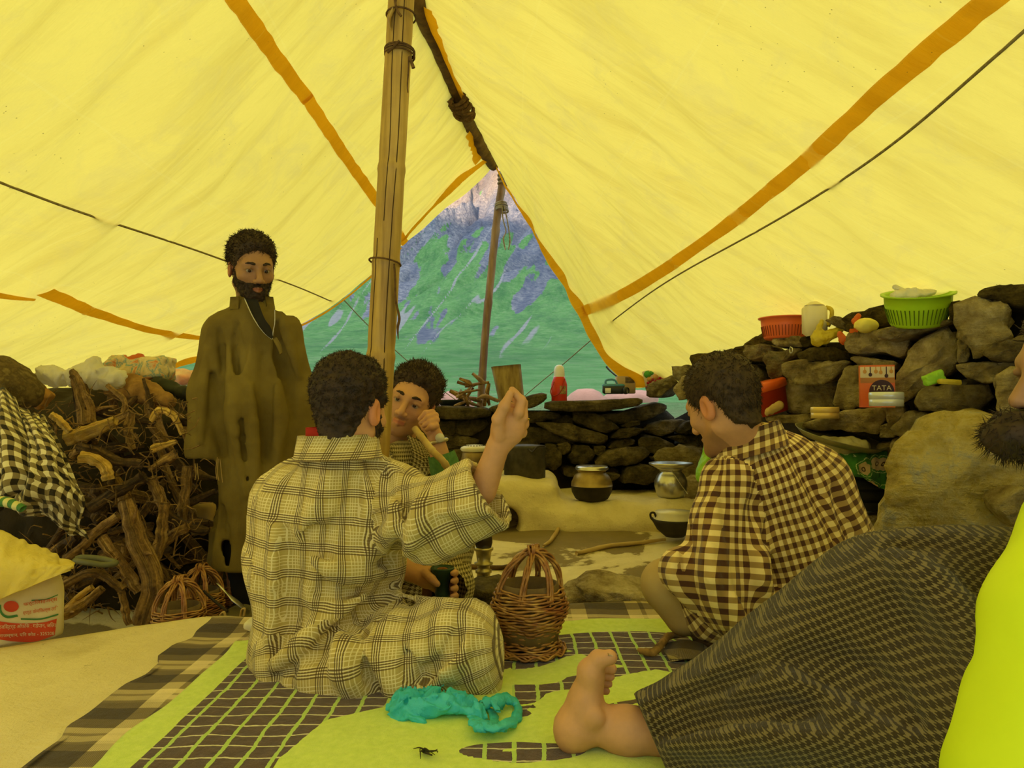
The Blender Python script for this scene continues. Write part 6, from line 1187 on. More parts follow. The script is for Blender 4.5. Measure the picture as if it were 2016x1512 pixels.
V, Fc = tube(cr([onz(1258, 1280, .035), onz(1282, 1284, .04), onz(1300, 1272, .05), onz(1316, 1252, .055), onz(1340, 1250, .05), onz(1358, 1240, .06)], 40), [.008, .012, .009, .010, .008, .012], 8, jit=.3); tag(mk('cord', V, Fc, M_TWINE), 'frayed twisted cord lying on the rug edge', 'cord')
V, Fc = tube(cr([onz(1362, 1242, .06), onz(1372, 1255, .05), onz(1395, 1268, .04), onz(1440, 1275, .04), onz(1480, 1278, .04)], 40), [.010, .012, .010, .007, .006], 8, jit=.3); tag(mk('cord', V, Fc, mat('dark_cord', (.12, .06, .02), (.05, .03, .015), 30, .9, .5, .004)), 'dark frayed cord running under the gingham robe', 'cord')

# ------------------------------------------------------------------ kerb stones along the platform
for k, (pl, Y, th, mt_, lb_) in enumerate(((  [(1105, 1188), (1150, 1172), (1180, 1162), (1230, 1168), (1300, 1182), (1320, 1205), (1260, 1215), (1120, 1216)], 2.50, .16, M_ROCK, 'wide sandy kerb stone between the wicker basket and the gingham man'),
        ([(868, 1180), (900, 1172), (965, 1168), (982, 1172), (984, 1205), (960, 1222), (880, 1222)], 2.46, .14, M_SLATE, 'flat grey kerb stone in front of the brass hookah'), ([(1020, 1195), (1100, 1190), (1108, 1222), (1020, 1225)], 2.50, .14, M_ROCK, 'small kerb stone behind the wicker basket'))):
    V, Fc = stone_mesh(pl, (0, Y, 0), (0, 1, .25), th, 700 + k, rough=.015); tag(mk('kerb_stone', V, Fc, mt_), lb_, 'stone', 'kerb stones')

# ------------------------------------------------------------------ wicker fire baskets
m, t, b = nt('wicker'); b.inputs['Roughness'].default_value = .45; co = objco(t); n1 = noise(t, co, 24, 4, .6); n2 = noise(t, co, 9, 3, .5)
c = ramp(t, n1, [(.3, (.22, .085, .02)), (.5, (.42, .20, .05)), (.7, (.62, .38, .12))]); c = mixc(t, ramp(t, n2, [(.54, 0.0), (.66, .75)]), c, (.20, .025, .012)); t.links.new(c, b.inputs['Base Color']); M_WICK = m
M_CLAY = mat('clay_pot', (.22, .15, .06), (.13, .085, .035), 12, .9, .3); M_ASHC = mat('charcoal_ash', (.05, .045, .04), (.30, .28, .25), 40, 1, .8, .01, lo=.5, hi=.62)
def kangri(c, H, prof, label, seed=0, rings_=26, handle=.13, stakes=22, hseg=5, group=None, rod=.0031, foot=True, lean=0.0):
    c = np.asarray(c, float); k = thing('wicker_fire_basket', c, label, 'basket', group); zs = np.linspace(0.006, H, rings_); mb = MB(); rng = random.Random(seed)
    pr = np.array(prof); n = stakes * 6; a = np.linspace(0, 2 * np.pi, n, endpoint=False)
    for i, z in enumerate(zs):
        r = np.interp(z / H, pr[:, 0], pr[:, 1]); ph = math.pi * (i % 2) ; rr_ = r + .0032 * np.sin(a * stakes / 2 + ph) + .002 * vnoise(np.stack([np.cos(a) * 3, np.sin(a) * 3, 0 * a + i], -1), seed)
        zz = z + .0022 * np.sin(a * stakes / 4 + i) + .003 * vnoise(np.stack([np.cos(a) * 2, np.sin(a) * 2, 0 * a + i * .4], -1), seed + 1)
        P = np.stack([c[0] + rr_ * np.cos(a), c[1] + rr_ * np.sin(a), c[2] + zz], -1); P = np.vstack([P, P[:1]]); mb.add(*tube(P, rod * rng.uniform(.85, 1.2), hseg, cap=False))
    w = mb.build('woven_wall', M_WICK, k); w['kind'] = 'stuff'
    V, Fc = lathe([(.001, .02), (np.interp(.12, pr[:, 0], pr[:, 1]) - .004, .02), (np.interp(.5, pr[:, 0], pr[:, 1]) - .005, H * .5), (np.interp(.95, pr[:, 0], pr[:, 1]) - .010, H * .97), (np.interp(.95, pr[:, 0], pr[:, 1]) - .013, H * 1.08), (np.interp(.95, pr[:, 0], pr[:, 1]) - .019, H * 1.08), (np.interp(.9, pr[:, 0], pr[:, 1]) - .022, H * .8), (.001, H * .74)], 32, c); mk('clay_pot', V, Fc, M_CLAY, k)
    V, Fc = lathe([(.001, H * .90), (.02, H * .92), (np.interp(.9, pr[:, 0], pr[:, 1]) - .020, H * .84)], 24, c, wob=.1); mk('coals', V, Fc, M_ASHC, k)
    if foot:
        mb = MB()
        for i in range(4):
            r = pr[0, 1] + .002 + .004 * i; P = np.stack([c[0] + r * np.cos(a), c[1] + r * np.sin(a), c[2] + .005 + .005 * np.sin(a * 11 + i * 1.6)], -1); mb.add(*tube(np.vstack([P, P[:1]]), rod, hseg, cap=False))
        f_ = mb.build('braided_foot', M_WICK, k); f_['kind'] = 'stuff'
    rt_ = np.interp(.97, pr[:, 0], pr[:, 1])
    for j, (a0, a1, hh, tw) in enumerate(((200, 20, 1.0, .2), (255, 75, .93, .1), (305, 128, .97, -.1))):
        mb = MB()
        for q in range(4):
            s = np.linspace(0, 1, 40); A0, A1 = math.radians(a0), math.radians(a1); p0 = np.array([math.cos(A0), math.sin(A0)]) * rt_; p1 = np.array([math.cos(A1), math.sin(A1)]) * rt_
            arch = np.sin(np.pi * s) ** .45; xy = p0[None] * (1 - s)[:, None] + p1[None] * s[:, None]; off = .006 * np.stack([np.cos(s * 9 + q * 1.57), np.sin(s * 9 + q * 1.57)], -1)
            P = np.stack([c[0] + xy[:, 0] + off[:, 0] + lean * arch, c[1] + xy[:, 1] + off[:, 1] * .6, c[2] + H * .85 + handle * hh * arch + off[:, 1]], -1); mb.add(*tube(P, rod * 1.25, 5))
        h_ = mb.build('handle', M_WICK, k); h_['kind'] = 'stuff'
    mb = MB()
    for q in range(7): mb.add(*ring(c + np.array([lean + .004 * q - .012, -.004 + .003 * q, H * .85 + handle * .97]), (1, .3 * math.sin(q), .25 * math.cos(q * 2)), .017, .0034, n=14))
    h_ = mb.build('handle_binding', M_WICK, k); h_['kind'] = 'stuff'; return k
kb = onz(1044, 1297, .026); kb[1] += .075
kangri(kb, .165, [(0, .084), (.10, .080), (.25, .071), (.42, .086), (.60, .099), (.74, .102), (.88, .094), (1, .088)], 'open wicker fire basket with arched handle standing on the rug', 3, handle=.125, lean=.012)
for k, (x, y, Y, sc_, lb_) in enumerate(((353, 1226, 2.62, .95, 'nearest wicker fire basket beside the firewood on the left'), (396, 1180, 2.88, .9, 'middle wicker fire basket behind the nearest one by the firewood'), (443, 1178, 3.06, .8, 'wicker fire basket at the feet of the standing man'))):
    c0 = at(x, y, Y); c0[2] = float(low_h(np.array([c0[0]]), np.array([c0[1]]))[0]) + .012
    kangri(c0, .16 * sc_, [(0, .078 * sc_), (.12, .074 * sc_), (.25, .070 * sc_), (.45, .088 * sc_), (.65, .095 * sc_), (.85, .090 * sc_), (1, .086 * sc_)], lb_, 10 + k, rings_=22, handle=.13 * sc_, stakes=18, hseg=4)

# ------------------------------------------------------------------ hookah, pipe and tobacco bowl
M_BRASS = mat('worn_brass', (.60, .50, .22), (.42, .34, .14), 10, .38, .15, .003, metal=.75); M_DKWOOD = mat('dark_turned_wood', (.06, .035, .015), (.03, .018, .008), 12, .4, .1)
hk = at(952, 1186, 2.66); s_ = 2.66 / 1450; hz0 = float(low_h(np.array([hk[0]]), np.array([hk[1]]))[0])
def zpx(y): return at(952, y, 2.66)[2]
hook = thing('hookah', (hk[0], hk[1], hz0), 'brass hookah with flared base and turned neck in front of the hearth', 'hookah')
V, Fc = lathe([(.001, hz0), (55 * s_, hz0), (58 * s_, hz0 + .012), (48 * s_, zpx(1190)), (36 * s_, zpx(1176)), (24 * s_, zpx(1162)), (17 * s_, zpx(1148)), (13.5 * s_, zpx(1134)), (13 * s_, zpx(1127))], 36, (hk[0], hk[1], 0)); mk('base', V, Fc, M_BRASS, hook)
V, Fc = lathe([(13 * s_, zpx(1128)), (16 * s_, zpx(1127)), (16 * s_, zpx(1122)), (12.5 * s_, zpx(1120)), (12 * s_, zpx(1113)), (18 * s_, zpx(1111)), (18.5 * s_, zpx(1108)), (12.5 * s_, zpx(1106)), (15.5 * s_, zpx(1086)), (19 * s_, zpx(1082)), (19 * s_, zpx(1078)), (14 * s_, zpx(1077)), (.001, zpx(1076))], 32, (hk[0], hk[1], 0)); mk('neck', V, Fc, M_BRASS, hook)
V, Fc = lathe([(15 * s_, zpx(1077)), (17.5 * s_, zpx(1068)), (17 * s_, zpx(1058)), (12 * s_, zpx(1050)), (.001, zpx(1047))], 28, (hk[0], hk[1], 0)); mk('stopper', V, Fc, M_DKWOOD, hook)
P_ = cr([at(816, 843, 2.27), at(850, 886, 2.22), at(886, 930, 2.24), at(948, 1062, 2.66)], 60); rr_ = np.full(60, .0105)
for q in (.12, .34, .6, .85): rr_ += .0022 * np.exp(-((np.linspace(0, 1, 60) - q) / .012) ** 2)
M_REED = mat('reed_pipe', (.66, .48, .17), (.42, .26, .07), 14, .5, .2, stretch=(1, 1, 1)); V, Fc = tube(P_, rr_, 14); mk('reed_stem', V, Fc, M_REED, hook)
M_GREENCLAY = mat('green_glaze', (.025, .065, .03), (.012, .03, .018), 9, .3, .1); M_TOB = mat('tobacco', (.42, .18, .05), (.22, .08, .02), 60, 1, 1, .01)
cc = at(871, 1119, 2.16); tb = thing('tobacco_bowl', at(873, 1178, 2.16), 'dark green clay hookah bowl filled with tobacco, held in a hand', 'bowl'); s_ = 2.16 / 1450; dz = s_
V, Fc = lathe([(.001, -58 * dz), (14 * dz, -58 * dz), (15 * dz, -48 * dz), (12.5 * dz, -38 * dz), (15 * dz, -26 * dz), (20 * dz, -12 * dz), (23.5 * dz, 0), (22 * dz, 3 * dz), (18.5 * dz, 0), (17 * dz, -6 * dz), (.001, -7 * dz)], 28, cc); mk('bowl', V, Fc, M_GREENCLAY, tb)
V, Fc = lathe([(.001, 2 * dz), (9 * dz, 1 * dz), (17.5 * dz, -5 * dz)], 20, cc, wob=.15); mk('tobacco', V, Fc, M_TOB, tb)

# ------------------------------------------------------------------ crumpled bags
def plastic(name, c1, c2, rough=.3, tr=.35):
    m = bpy.data.materials.new(name); m.use_nodes = True; t = m.node_tree; b = t.nodes['Principled BSDF']; out = t.nodes['Material Output']; co = objco(t)
    c = mixc(t, ramp(t, noise(t, co, 9, 4, .6), [(.35, 0.0), (.65, 1.0)]), c1, c2); t.links.new(c, b.inputs['Base Color']); b.inputs['Roughness'].default_value = rough
    bump(t, b, noise(t, co, 26, 5, .65, 1.2), .7, .012); trn = N(t, 'ShaderNodeBsdfTranslucent'); t.links.new(c, trn.inputs[0]); mx = N(t, 'ShaderNodeMixShader'); mx.inputs[0].default_value = tr
    t.links.new(b.outputs[0], mx.inputs[1]); t.links.new(trn.outputs[0], mx.inputs[2]); t.links.new(mx.outputs[0], out.inputs[0]); return m
M_CYAN = plastic('cyan_plastic', (.06, .66, .74), (.10, .78, .86)); M_WHITEP = plastic('white_plastic', (.92, .88, .76), (.78, .74, .58), .4); M_YELP = plastic('yellow_plastic', (.85, .70, .06), (.70, .55, .04)); M_ORP = plastic('orange_plastic', (.85, .22, .03), (.75, .16, .02)); M_LIMEP = plastic('lime_plastic', (.45, .80, .06), (.35, .70, .05))
def crumple(f0, lo, hi, h, amp, freq, seed):
    def f(p):
        q = p * freq; w = np.stack([vnoise(q * .6 + 3, seed), vnoise(q * .6 + 11, seed), vnoise(q * .6 + 23, seed)], -1) * .9
        n1 = np.abs(fbm(q + w, 2, seed + 1)); n2 = np.abs(fbm(q * 2.2 + w, 2, seed + 5)); return f0(p) + (amp * (n1 - .4) + amp * .5 * (n2 - .4)).astype(np.float32)
    return surfnet(f, lo, hi, h)
def crumpled(name, f0, pts, m_, h, amp, freq, seed, mt, label=None, cat=None, parent=None, group=None):
    lo_, hi_ = bbox(pts, m_); V, Fc = crumple(f0, lo_, hi_, h, amp, freq, seed); o = mk(name, V, Fc, mt, parent)
    if label: tag(o, label, cat, group)
    return o
cb = onz(860, 1435, .025); cyb = thing('plastic_bag', cb, 'crumpled cyan plastic bag with twisted handles lying on the rug', 'bag'); Yb = 1.60
def cyf(p): return smax(smin(ell(p, at(855, 1405, Yb), (.082, .055, .040)), cone(p, at(805, 1395, Yb), at(930, 1412, Yb - .03), .030, .020), .03), .028 - p[:, 2], .006)
crumpled('bag_body', cyf, [at(775, 1450, Yb), at(950, 1350, Yb)], .09, .0036, .030, 24, 3, M_CYAN, parent=cyb)
for k, pts in enumerate(([(930, 1412), (955, 1428), (985, 1432), (1015, 1415), (1020, 1390), (1000, 1376), (975, 1384), (980, 1400)], [(928, 1420), (950, 1432), (972, 1425), (968, 1400), (950, 1388), (978, 1378)])):
    V, Fc = tube(cr([onz(x, y, .035 + .012 * math.sin(i * 1.3 + k)) for i, (x, y) in enumerate(pts)], 60), [.010, .014, .012, .011, .010, .012, .013, .008], 10, flat=.5, jit=.55, seed=k + 4); mk('bag_handle', V, Fc, M_CYAN, cyb)
wd_ = thing('dry_sprig', onz(840, 1482, .025), 'small dry green sprig lying on the lime rug', 'sprig'); mb = MB(); rng = random.Random(4)
for k in range(7): mb.add(*tube(cr([onz(838 + rng.randint(-6, 6), 1480, .028), onz(838 + rng.randint(-20, 22), 1478 + rng.randint(-8, 10), .038), onz(838 + rng.randint(-28, 30), 1480 + rng.randint(-6, 14), .030)], 8), [.0022, .0014, .0006], 4))
mb.build('stalks', mat('sprig_green', (.06, .055, .015), (.04, .03, .01), 20, .9, 0), wd_)['kind'] = 'stuff'

# ------------------------------------------------------------------ pots on the hearth
def plathe(name, x, Y, prof_px, mt, parent=None, seg=40, tilt=0, dx=0):
    """turned object given as (radius px, image y) at depth Y"""
    c0 = at(x, prof_px[0][1], Y); s = Y / 1450; pr = [(r * s, at(x, y, Y)[2] - c0[2]) for r, y in prof_px]
    V, Fc = lathe(pr, seg); 
    if tilt: V = V @ rotm('X', tilt).T
    return mk(name, V + c0, Fc, mt, parent)
M_SOOT = mat('soot', (.018, .014, .010), (.035, .026, .016), 14, .6, .2); M_ALU = mat('aluminium', (.62, .60, .50), (.50, .47, .38), 14, .28, .06, .002, metal=.9); M_BRZ = mat('bronze_pot', (.42, .30, .11), (.25, .17, .06), 8, .4, .1, metal=.6); M_ENAM = mat('white_enamel', (.80, .75, .58), (.70, .64, .46), 8, .35, 0)
M_DKALU = mat('sooty_aluminium', (.035, .03, .018), (.08, .068, .045), 20, .5, .3)
pt = thing('cooking_pot', at(1165, 986, 4.52), 'round bronze cooking pot with sooty bottom and steel lid on the ledge', 'pot')
plathe('sooty_bottom', 1165, 4.52, [(.01, 987), (22, 987), (32, 981), (39, 968), (40.5, 956)], M_SOOT, pt); plathe('shoulder', 1165, 4.52, [(40.5, 956), (39.5, 948), (34, 936), (28, 931), (27, 928), (32, 922)], M_BRZ, pt); plathe('lid', 1165, 4.52, [(32, 924), (33, 921), (30, 917), (24, 918), (.01, 917)], M_ALU, pt)
pt = thing('water_pot', at(1321, 977, 4.5), 'shiny aluminium pot with a wide dish lid at the end of the ledge', 'pot')
plathe('body', 1321, 4.5, [(.01, 978), (25, 978), (28, 972), (32.5, 956), (32, 946), (26, 934), (21, 929), (22, 925)], M_ALU, pt); plathe('dish_lid', 1321, 4.5, [(22, 925), (32, 920), (43, 914), (43, 911), (38, 911), (26, 917), (.01, 918)], M_ALU, pt)
V, Fc = tube(np.linspace(at(1322, 926, 4.34), at(1353, 972, 4.36), 10), .0055, 8, flat=.5); tag(mk('ladle', V, Fc, M_ALU), 'thin metal ladle leaning against the shiny aluminium pot', 'ladle')
pt = thing('stock_pot', at(1033, 942, 4.66), 'tall soot-blackened stock pot standing on the stove block', 'pot')
plathe('body', 1033, 4.66, [(.01, 942), (38, 942), (40.5, 939), (41, 882), (42, 879), (40, 878), (38.5, 884), (37, 930), (.01, 932)], M_DKALU, pt); 
V, Fc = tube(cr([at(1040, 884, 4.53), at(1048, 890, 4.50), at(1058, 880, 4.50), at(1072, 878, 4.53)], 20), .006, 8); mk('lifting_handle', V, Fc, M_SOOT, pt)
plathe('lid', 1033, 4.66, [(41, 880), (40, 877), (20, 875), (.01, 874)], M_DKALU, pt)
pt = thing('kettle_pot', at(965, 940, 4.60), 'small round blackened pot beside the stock pot', 'pot'); plathe('body', 962, 4.60, [(.01, 944), (16, 943), (24, 930), (22, 914), (15, 906), (14, 903), (.01, 902)], M_SOOT, pt); plathe('knob', 962, 4.60, [(3, 903), (5, 899), (.01, 896)], M_SOOT, pt)
pt = thing('milk_pot', at(932, 912, 4.82), 'pot under a pale patterned enamel lid behind the raised hand', 'pot'); plathe('body', 934, 4.82, [(.01, 925), (20, 924), (27, 908), (24, 892), (22, 888)], M_BRZ, pt); lid = plathe('lid', 934, 4.82, [(25, 888), (28, 884), (26, 880), (16, 876), (.01, 875)], M_ENAM, pt)
for k in range(9):
    a = math.radians(200 + 17.5 * k); c0 = at(934, 881, 4.82) + np.array([math.cos(a) * .063, math.sin(a) * .063, .012]); V, Fc = box(c0, (.011, .006, .007), 0, rotm('Z', math.degrees(a) + 90)); mk('lid_pattern', V, Fc, M_SOOT, lid)
kx, kY = 1328, 4.12; pt = thing('wok', at(kx, 1058, kY), 'small black wok with ring handles covered by a pale bowl, beside the gingham man', 'pan'); plathe('pan', kx, kY, [(.01, 1058), (18, 1056), (34, 1042), (43, 1026), (44, 1021), (42, 1021), (.01, 1024)], M_SOOT, pt); plathe('bowl', kx, kY, [(40, 1024), (41, 1019), (36, 1011), (38, 1007), (.01, 1006)], M_ENAM, pt)
V, Fc = tube(cr([at(1290, 1027, kY - .02), at(1282, 1020, kY - .02), at(1281, 1011, kY - .02), at(1288, 1010, kY - .02), at(1293, 1022, kY - .02)], 24), .006, 8); mk('ring_handle', V, Fc, M_SOOT, pt)
for pts, lb_ in (([(1098, 1043), (1100, 1055), (1085, 1075), (1070, 1082)], 'pale stick of wood lying before the hearth'), ([(1113, 1040), (1120, 1050), (1133, 1058)], 'dark burnt stick lying before the hearth'), ([(1135, 1092), (1200, 1082), (1265, 1075), (1310, 1070)], 'long thin pale stick lying along the hearth floor'), ([(905, 1113), (980, 1112), (1010, 1107)], 'dark stick lying behind the hookah')):
    q = [onz(x, y, -.085) for x, y in pts]
    for w in q: w[2] = float(low_h(np.array([w[0]]), np.array([w[1]]))[0]) + .012
    V, Fc = tube(cr(q, 20), [.014, .012, .008], 8, jit=.2); tag(mk('stick', V, Fc, M_TAN if 'pale' in lb_ else M_WOODP), lb_, 'stick', 'sticks on the hearth floor')
# ------------------------------------------------------------------ firewood heap on the left
def woodmat(name, cols, sc=20):
    m, t, b = nt(name); b.inputs['Roughness'].default_value = .85; co = objco(t, (3.2, .22, 1), kind='UV'); oi = N(t, 'ShaderNodeObjectInfo'); n1 = noise(t, co, sc, 6, .65, .7); n2 = noise(t, objco(t), sc * 2.5, 5, .7, .6)
    f = mathn(t, 'ADD', mathn(t, 'MULTIPLY', n1, .65), mathn(t, 'MULTIPLY', n2, .35)); c = ramp(t, f, [(.34 + .3 * i / (len(cols) - 1), q) for i, q in enumerate(cols)])
    hs = N(t, 'ShaderNodeHueSaturation'); t.links.new(c, hs.inputs['Color']); t.links.new(mathn(t, 'ADD', .85, mathn(t, 'MULTIPLY', oi.outputs['Random'], .7)), hs.inputs['Value']); t.links.new(hs.outputs[0], b.inputs['Base Color'])
    bump(t, b, f, 1.0, .02); return m
M_FW = woodmat('firewood_bark', [(.035, .018, .006), (.17, .092, .026), (.36, .21, .06), (.58, .40, .15)]); M_FWD = woodmat('firewood_dark', [(.015, .008, .003), (.075, .04, .012), (.22, .125, .038)]); M_FWB = woodmat('firewood_fresh', [(.42, .22, .035), (.68, .42, .09), (.80, .58, .18)])
def wood(pts, r, Y, mt, label, seg=14, seed=0, group='firewood in the heap', n=26, twigs=0, name='firewood'):
    P = cr([at(p[0], p[1], p[2] if len(p) > 2 else Y) for p in pts], n); s = Y / 1450; rr_ = np.interp(np.linspace(0, 1, n), np.linspace(0, 1, len(r)), np.array(r, float)) * s
    T, Nn, B = frames(P); P = P + (Nn * (rr_ * .35 * vnoise(np.stack([np.arange(n) * .5, 0 * rr_, 0 * rr_ + seed], -1), seed))[:, None])
    a = np.linspace(0, 2 * np.pi, seg, endpoint=False); kk = np.arange(n)[:, None] * .16
    R = rr_[:, None] * (1 + .34 * fbm(np.stack([np.cos(a)[None] * 1.9 + 0 * kk, np.sin(a)[None] * 1.9 + 0 * kk, kk + 0 * a[None] + seed * 3], -1), 3, seed) + .10 * np.sin(a * 5 + seed)[None])
    V = (P[:, None] + (R * np.cos(a)[None])[..., None] * Nn[:, None] + (R * np.sin(a)[None])[..., None] * B[:, None]).reshape(-1, 3); Fc = grid_faces(n, seg, wrapv=True).tolist() + [list(range(seg))[::-1], list(range((n - 1) * seg, n * seg))]
    LL = np.concatenate([[0], np.cumsum(np.linalg.norm(np.diff(P, axis=0), axis=1))]); fuv_ = np.stack([np.broadcast_to((a / (2 * np.pi) * rr_.mean() * 6)[None], (n, seg)), np.broadcast_to(LL[:, None], (n, seg))], -1).reshape(-1, 2) + seed * .37
    if twigs:
        o = thing(name, P[n // 2], label, 'firewood', group); mk('trunk', V, Fc, mt, o, uv=fuv_); rng = random.Random(seed)
        for q in range(twigs):
            i = rng.randint(3, n - 3); d = Nn[i] * rng.uniform(-1, 1) + B[i] * rng.uniform(-1, 1) + T[i] * rng.uniform(-.5, .8); d /= np.linalg.norm(d); L = rng.uniform(.05, .13)
            mk('side_root', *tube(cr([P[i], P[i] + d * L * .5, P[i] + d * L + np.array([0, 0, rng.uniform(-.03, .02)])], 10), [rr_[i] * .38, rr_[i] * .25, .0015], 6, jit=.3, seed=q), mt, o)
        return o
    return tag(mk(name, V, Fc, mt, uv=fuv_), label, 'firewood', group)
HERO = [
 ([(140, 728), (150, 745), (165, 790), (175, 835)], [4, 10, 14, 17], 3.02, M_FW, 'upright splintered root stump beside the white plastic bag', 3),
 ([(132, 862), (160, 856), (195, 842), (228, 828)], [15, 15, 13, 9], 2.92, M_FWB, 'pale freshly split log near the top of the heap', 0),
 ([(160, 900), (190, 905), (208, 925), (214, 945)], [11, 12, 12, 9], 2.86, M_FWB, 'short bent pale log with a sawn end', 0),
 ([(246, 985), (258, 1020), (270, 1065), (298, 1125), (302, 1165), (284, 1228)], [13, 16, 17, 18, 20, 23], 2.72, M_FW, 'tallest twisted grey-brown trunk standing in front of the heap', 3),
 ([(322, 990), (316, 1060), (300, 1115)], [9, 12, 10], 2.85, M_FW, 'straight upright branch right of the twisted trunk', 1),
 ([(232, 1015), (194, 1044), (167, 1072), (130, 1100)], [9, 9, 9, 8], 2.74, M_FW, 'crooked root rising to the right above the hose loop', 2),
 ([(198, 1058), (238, 1110), (274, 1165)], [9, 10, 9], 2.74, M_FW, 'slanting branch leaning onto the twisted trunk', 1),
 ([(118, 1158), (175, 1128), (212, 1138), (243, 1162)], [7, 8, 8, 8], 2.70, M_FW, 'arched root bending over to the right', 1),
 ([(120, 1212), (160, 1192), (202, 1160)], [11, 10, 7], 2.68, M_FW, 'thick root end beside the printed sack', 1),
 ([(238, 1165), (246, 1200), (254, 1230)], [6, 7, 6], 2.66, M_FW, 'short thin upright branch under the arched root', 0),
 ([(182, 1155), (155, 1175), (130, 1196)], [5, 5, 4], 2.68, M_FWB, 'thin pale stick under the arched root', 0),
 ([(372, 918), (366, 975), (357, 1032)], [10, 10, 10], 2.98, M_FW, 'smooth straight pole beside the robe of the standing man', 0),
 ([(152, 878), (195, 890), (232, 908), (282, 912)], [9, 10, 10, 9], 2.90, M_FWD, 'long dark branch lying across below the split log', 2),
 ([(346, 893), (322, 908), (295, 925)], [8, 8, 6], 2.94, M_FW, 'short brown branch under the bleached root', 1),
 ([(298, 828), (316, 808), (343, 820), (362, 855)], [5, 8, 7, 5], 3.0, M_FWB, 'bleached hooked root shaped like an antler', 0),
 ([(300, 884), (325, 876), (348, 870)], [9, 6, 4], 2.96, M_FWB, 'short bleached stick below the hooked root', 0),
 ([(210, 758), (236, 778), (246, 795), (242, 812)], [4, 5, 5, 4], 2.98, M_FW, 'thin curved branch under the white plastic bag', 0),
 ([(178, 1000), (230, 968), (286, 938)], [11, 12, 10], 2.86, M_FWD, 'thick dark log slanting up in the middle of the heap', 2),
 ([(296, 940), (310, 968), (322, 1000)], [10, 10, 8], 2.92, M_FW, 'peeling branch behind the twisted trunk', 2),
 ([(190, 955), (200, 985), (196, 1020)], [16, 18, 14], 2.95, M_FWD, 'round-ended dark log in the hollow of the heap', 0),
 ([(100, 815), (120, 830), (138, 850)], [6, 8, 6], 2.80, M_FWB, 'narrow yellowish split stick above the checked cloth', 0),
 ([(282, 745), (296, 790), (302, 812)], [3, 5, 4], 3.05, M_FWD, 'thin dark twig sticking up behind the heap', 1),
 ([(258, 812), (252, 850), (262, 885)], [7, 8, 6], 2.98, M_FW, 'rough root knot in the upper middle of the heap', 4),
 ([(330, 1010), (352, 1028), (385, 1040), (412, 1045)], [9, 9, 8, 6], 2.92, M_FWD, 'dark branch end lying above the wicker baskets', 2),
 ([(318, 1075), (345, 1050), (372, 1036)], [7, 9, 8], 2.90, M_FW, 'reddish root behind the nearest wicker basket', 3)]
for k, (pts, r, Y, mt_, lb_, tw_) in enumerate(HERO): wood(pts, r, Y, mt_, lb_, seed=20 + k, twigs=tw_)
rng = random.Random(8)
for k in range(64):
    x = rng.uniform(70, 395); y = rng.uniform(790, 1190)
    if x < 150 and y < 1060 and rng.random() < .6: continue
    a = rng.choice([rng.gauss(-.3, .5), rng.gauss(1.3, .35), rng.gauss(.5, .5)]); L = rng.uniform(28, 75); Y = 3.02 + .18 * rng.random() + (830 - y) * -.0002
    dx, dy = math.cos(a) * L, math.sin(a) * L; bx_ = rng.uniform(-18, 18)
    wood([(x - dx, y - dy, Y + rng.uniform(-.06, .06)), (x + bx_, y - abs(bx_) * .5, Y), (x + dx, min(y + dy, 1220), Y + rng.uniform(-.06, .06))], [rng.uniform(4, 9), rng.uniform(6, 13), rng.uniform(3, 8)], Y, rng.choice([M_FW, M_FWD, M_FWD]), 'gnarled brown root or branch packed inside the firewood heap', seg=8, seed=90 + k, n=14)
mb = MB(); rng = random.Random(31)       # fine roots and twigs nobody could count
for k in range(520):
    x = rng.uniform(60, 400); y = rng.uniform(775, 1215); Y = rng.uniform(2.78, 3.1); L = rng.uniform(.03, .11); p0 = at(x, y, Y); d = np.array([rng.gauss(0, 1), rng.gauss(-.3, .5), rng.gauss(.1, .8)]); d /= np.linalg.norm(d); d2 = d + np.array([rng.gauss(0, .7), 0, rng.gauss(-.2, .7)])
    mb.add(*tube(cr([p0, p0 + d * L * .5, p0 + d * L * .5 + d2 * L * .4], 6), [.0035 * rng.uniform(.4, 1.2), .002, .0006], 4, cap=False))
tag(mb.build('brushwood', M_FW), 'tangle of thin roots and twigs through the firewood heap', 'twigs', kind='stuff')
lo_, hi_ = np.array([-2.9, 2.75, -.3]), np.array([-1.05, 4.1, .80])
def heap(p): return smin(ell(p, (-2.1, 3.66, .05), (1.05, .45, .74)), ell(p, (-1.50, 3.60, .0), (.46, .36, .74)), .1) + .05 * fbm(p * 6, 3, 3)
V, Fc = surfnet(heap, lo_, hi_, .03); tag(mk('dark_backing_bank', V, Fc, M_CORE), 'dark backing bank behind the firewood heap', 'bank', kind='structure')

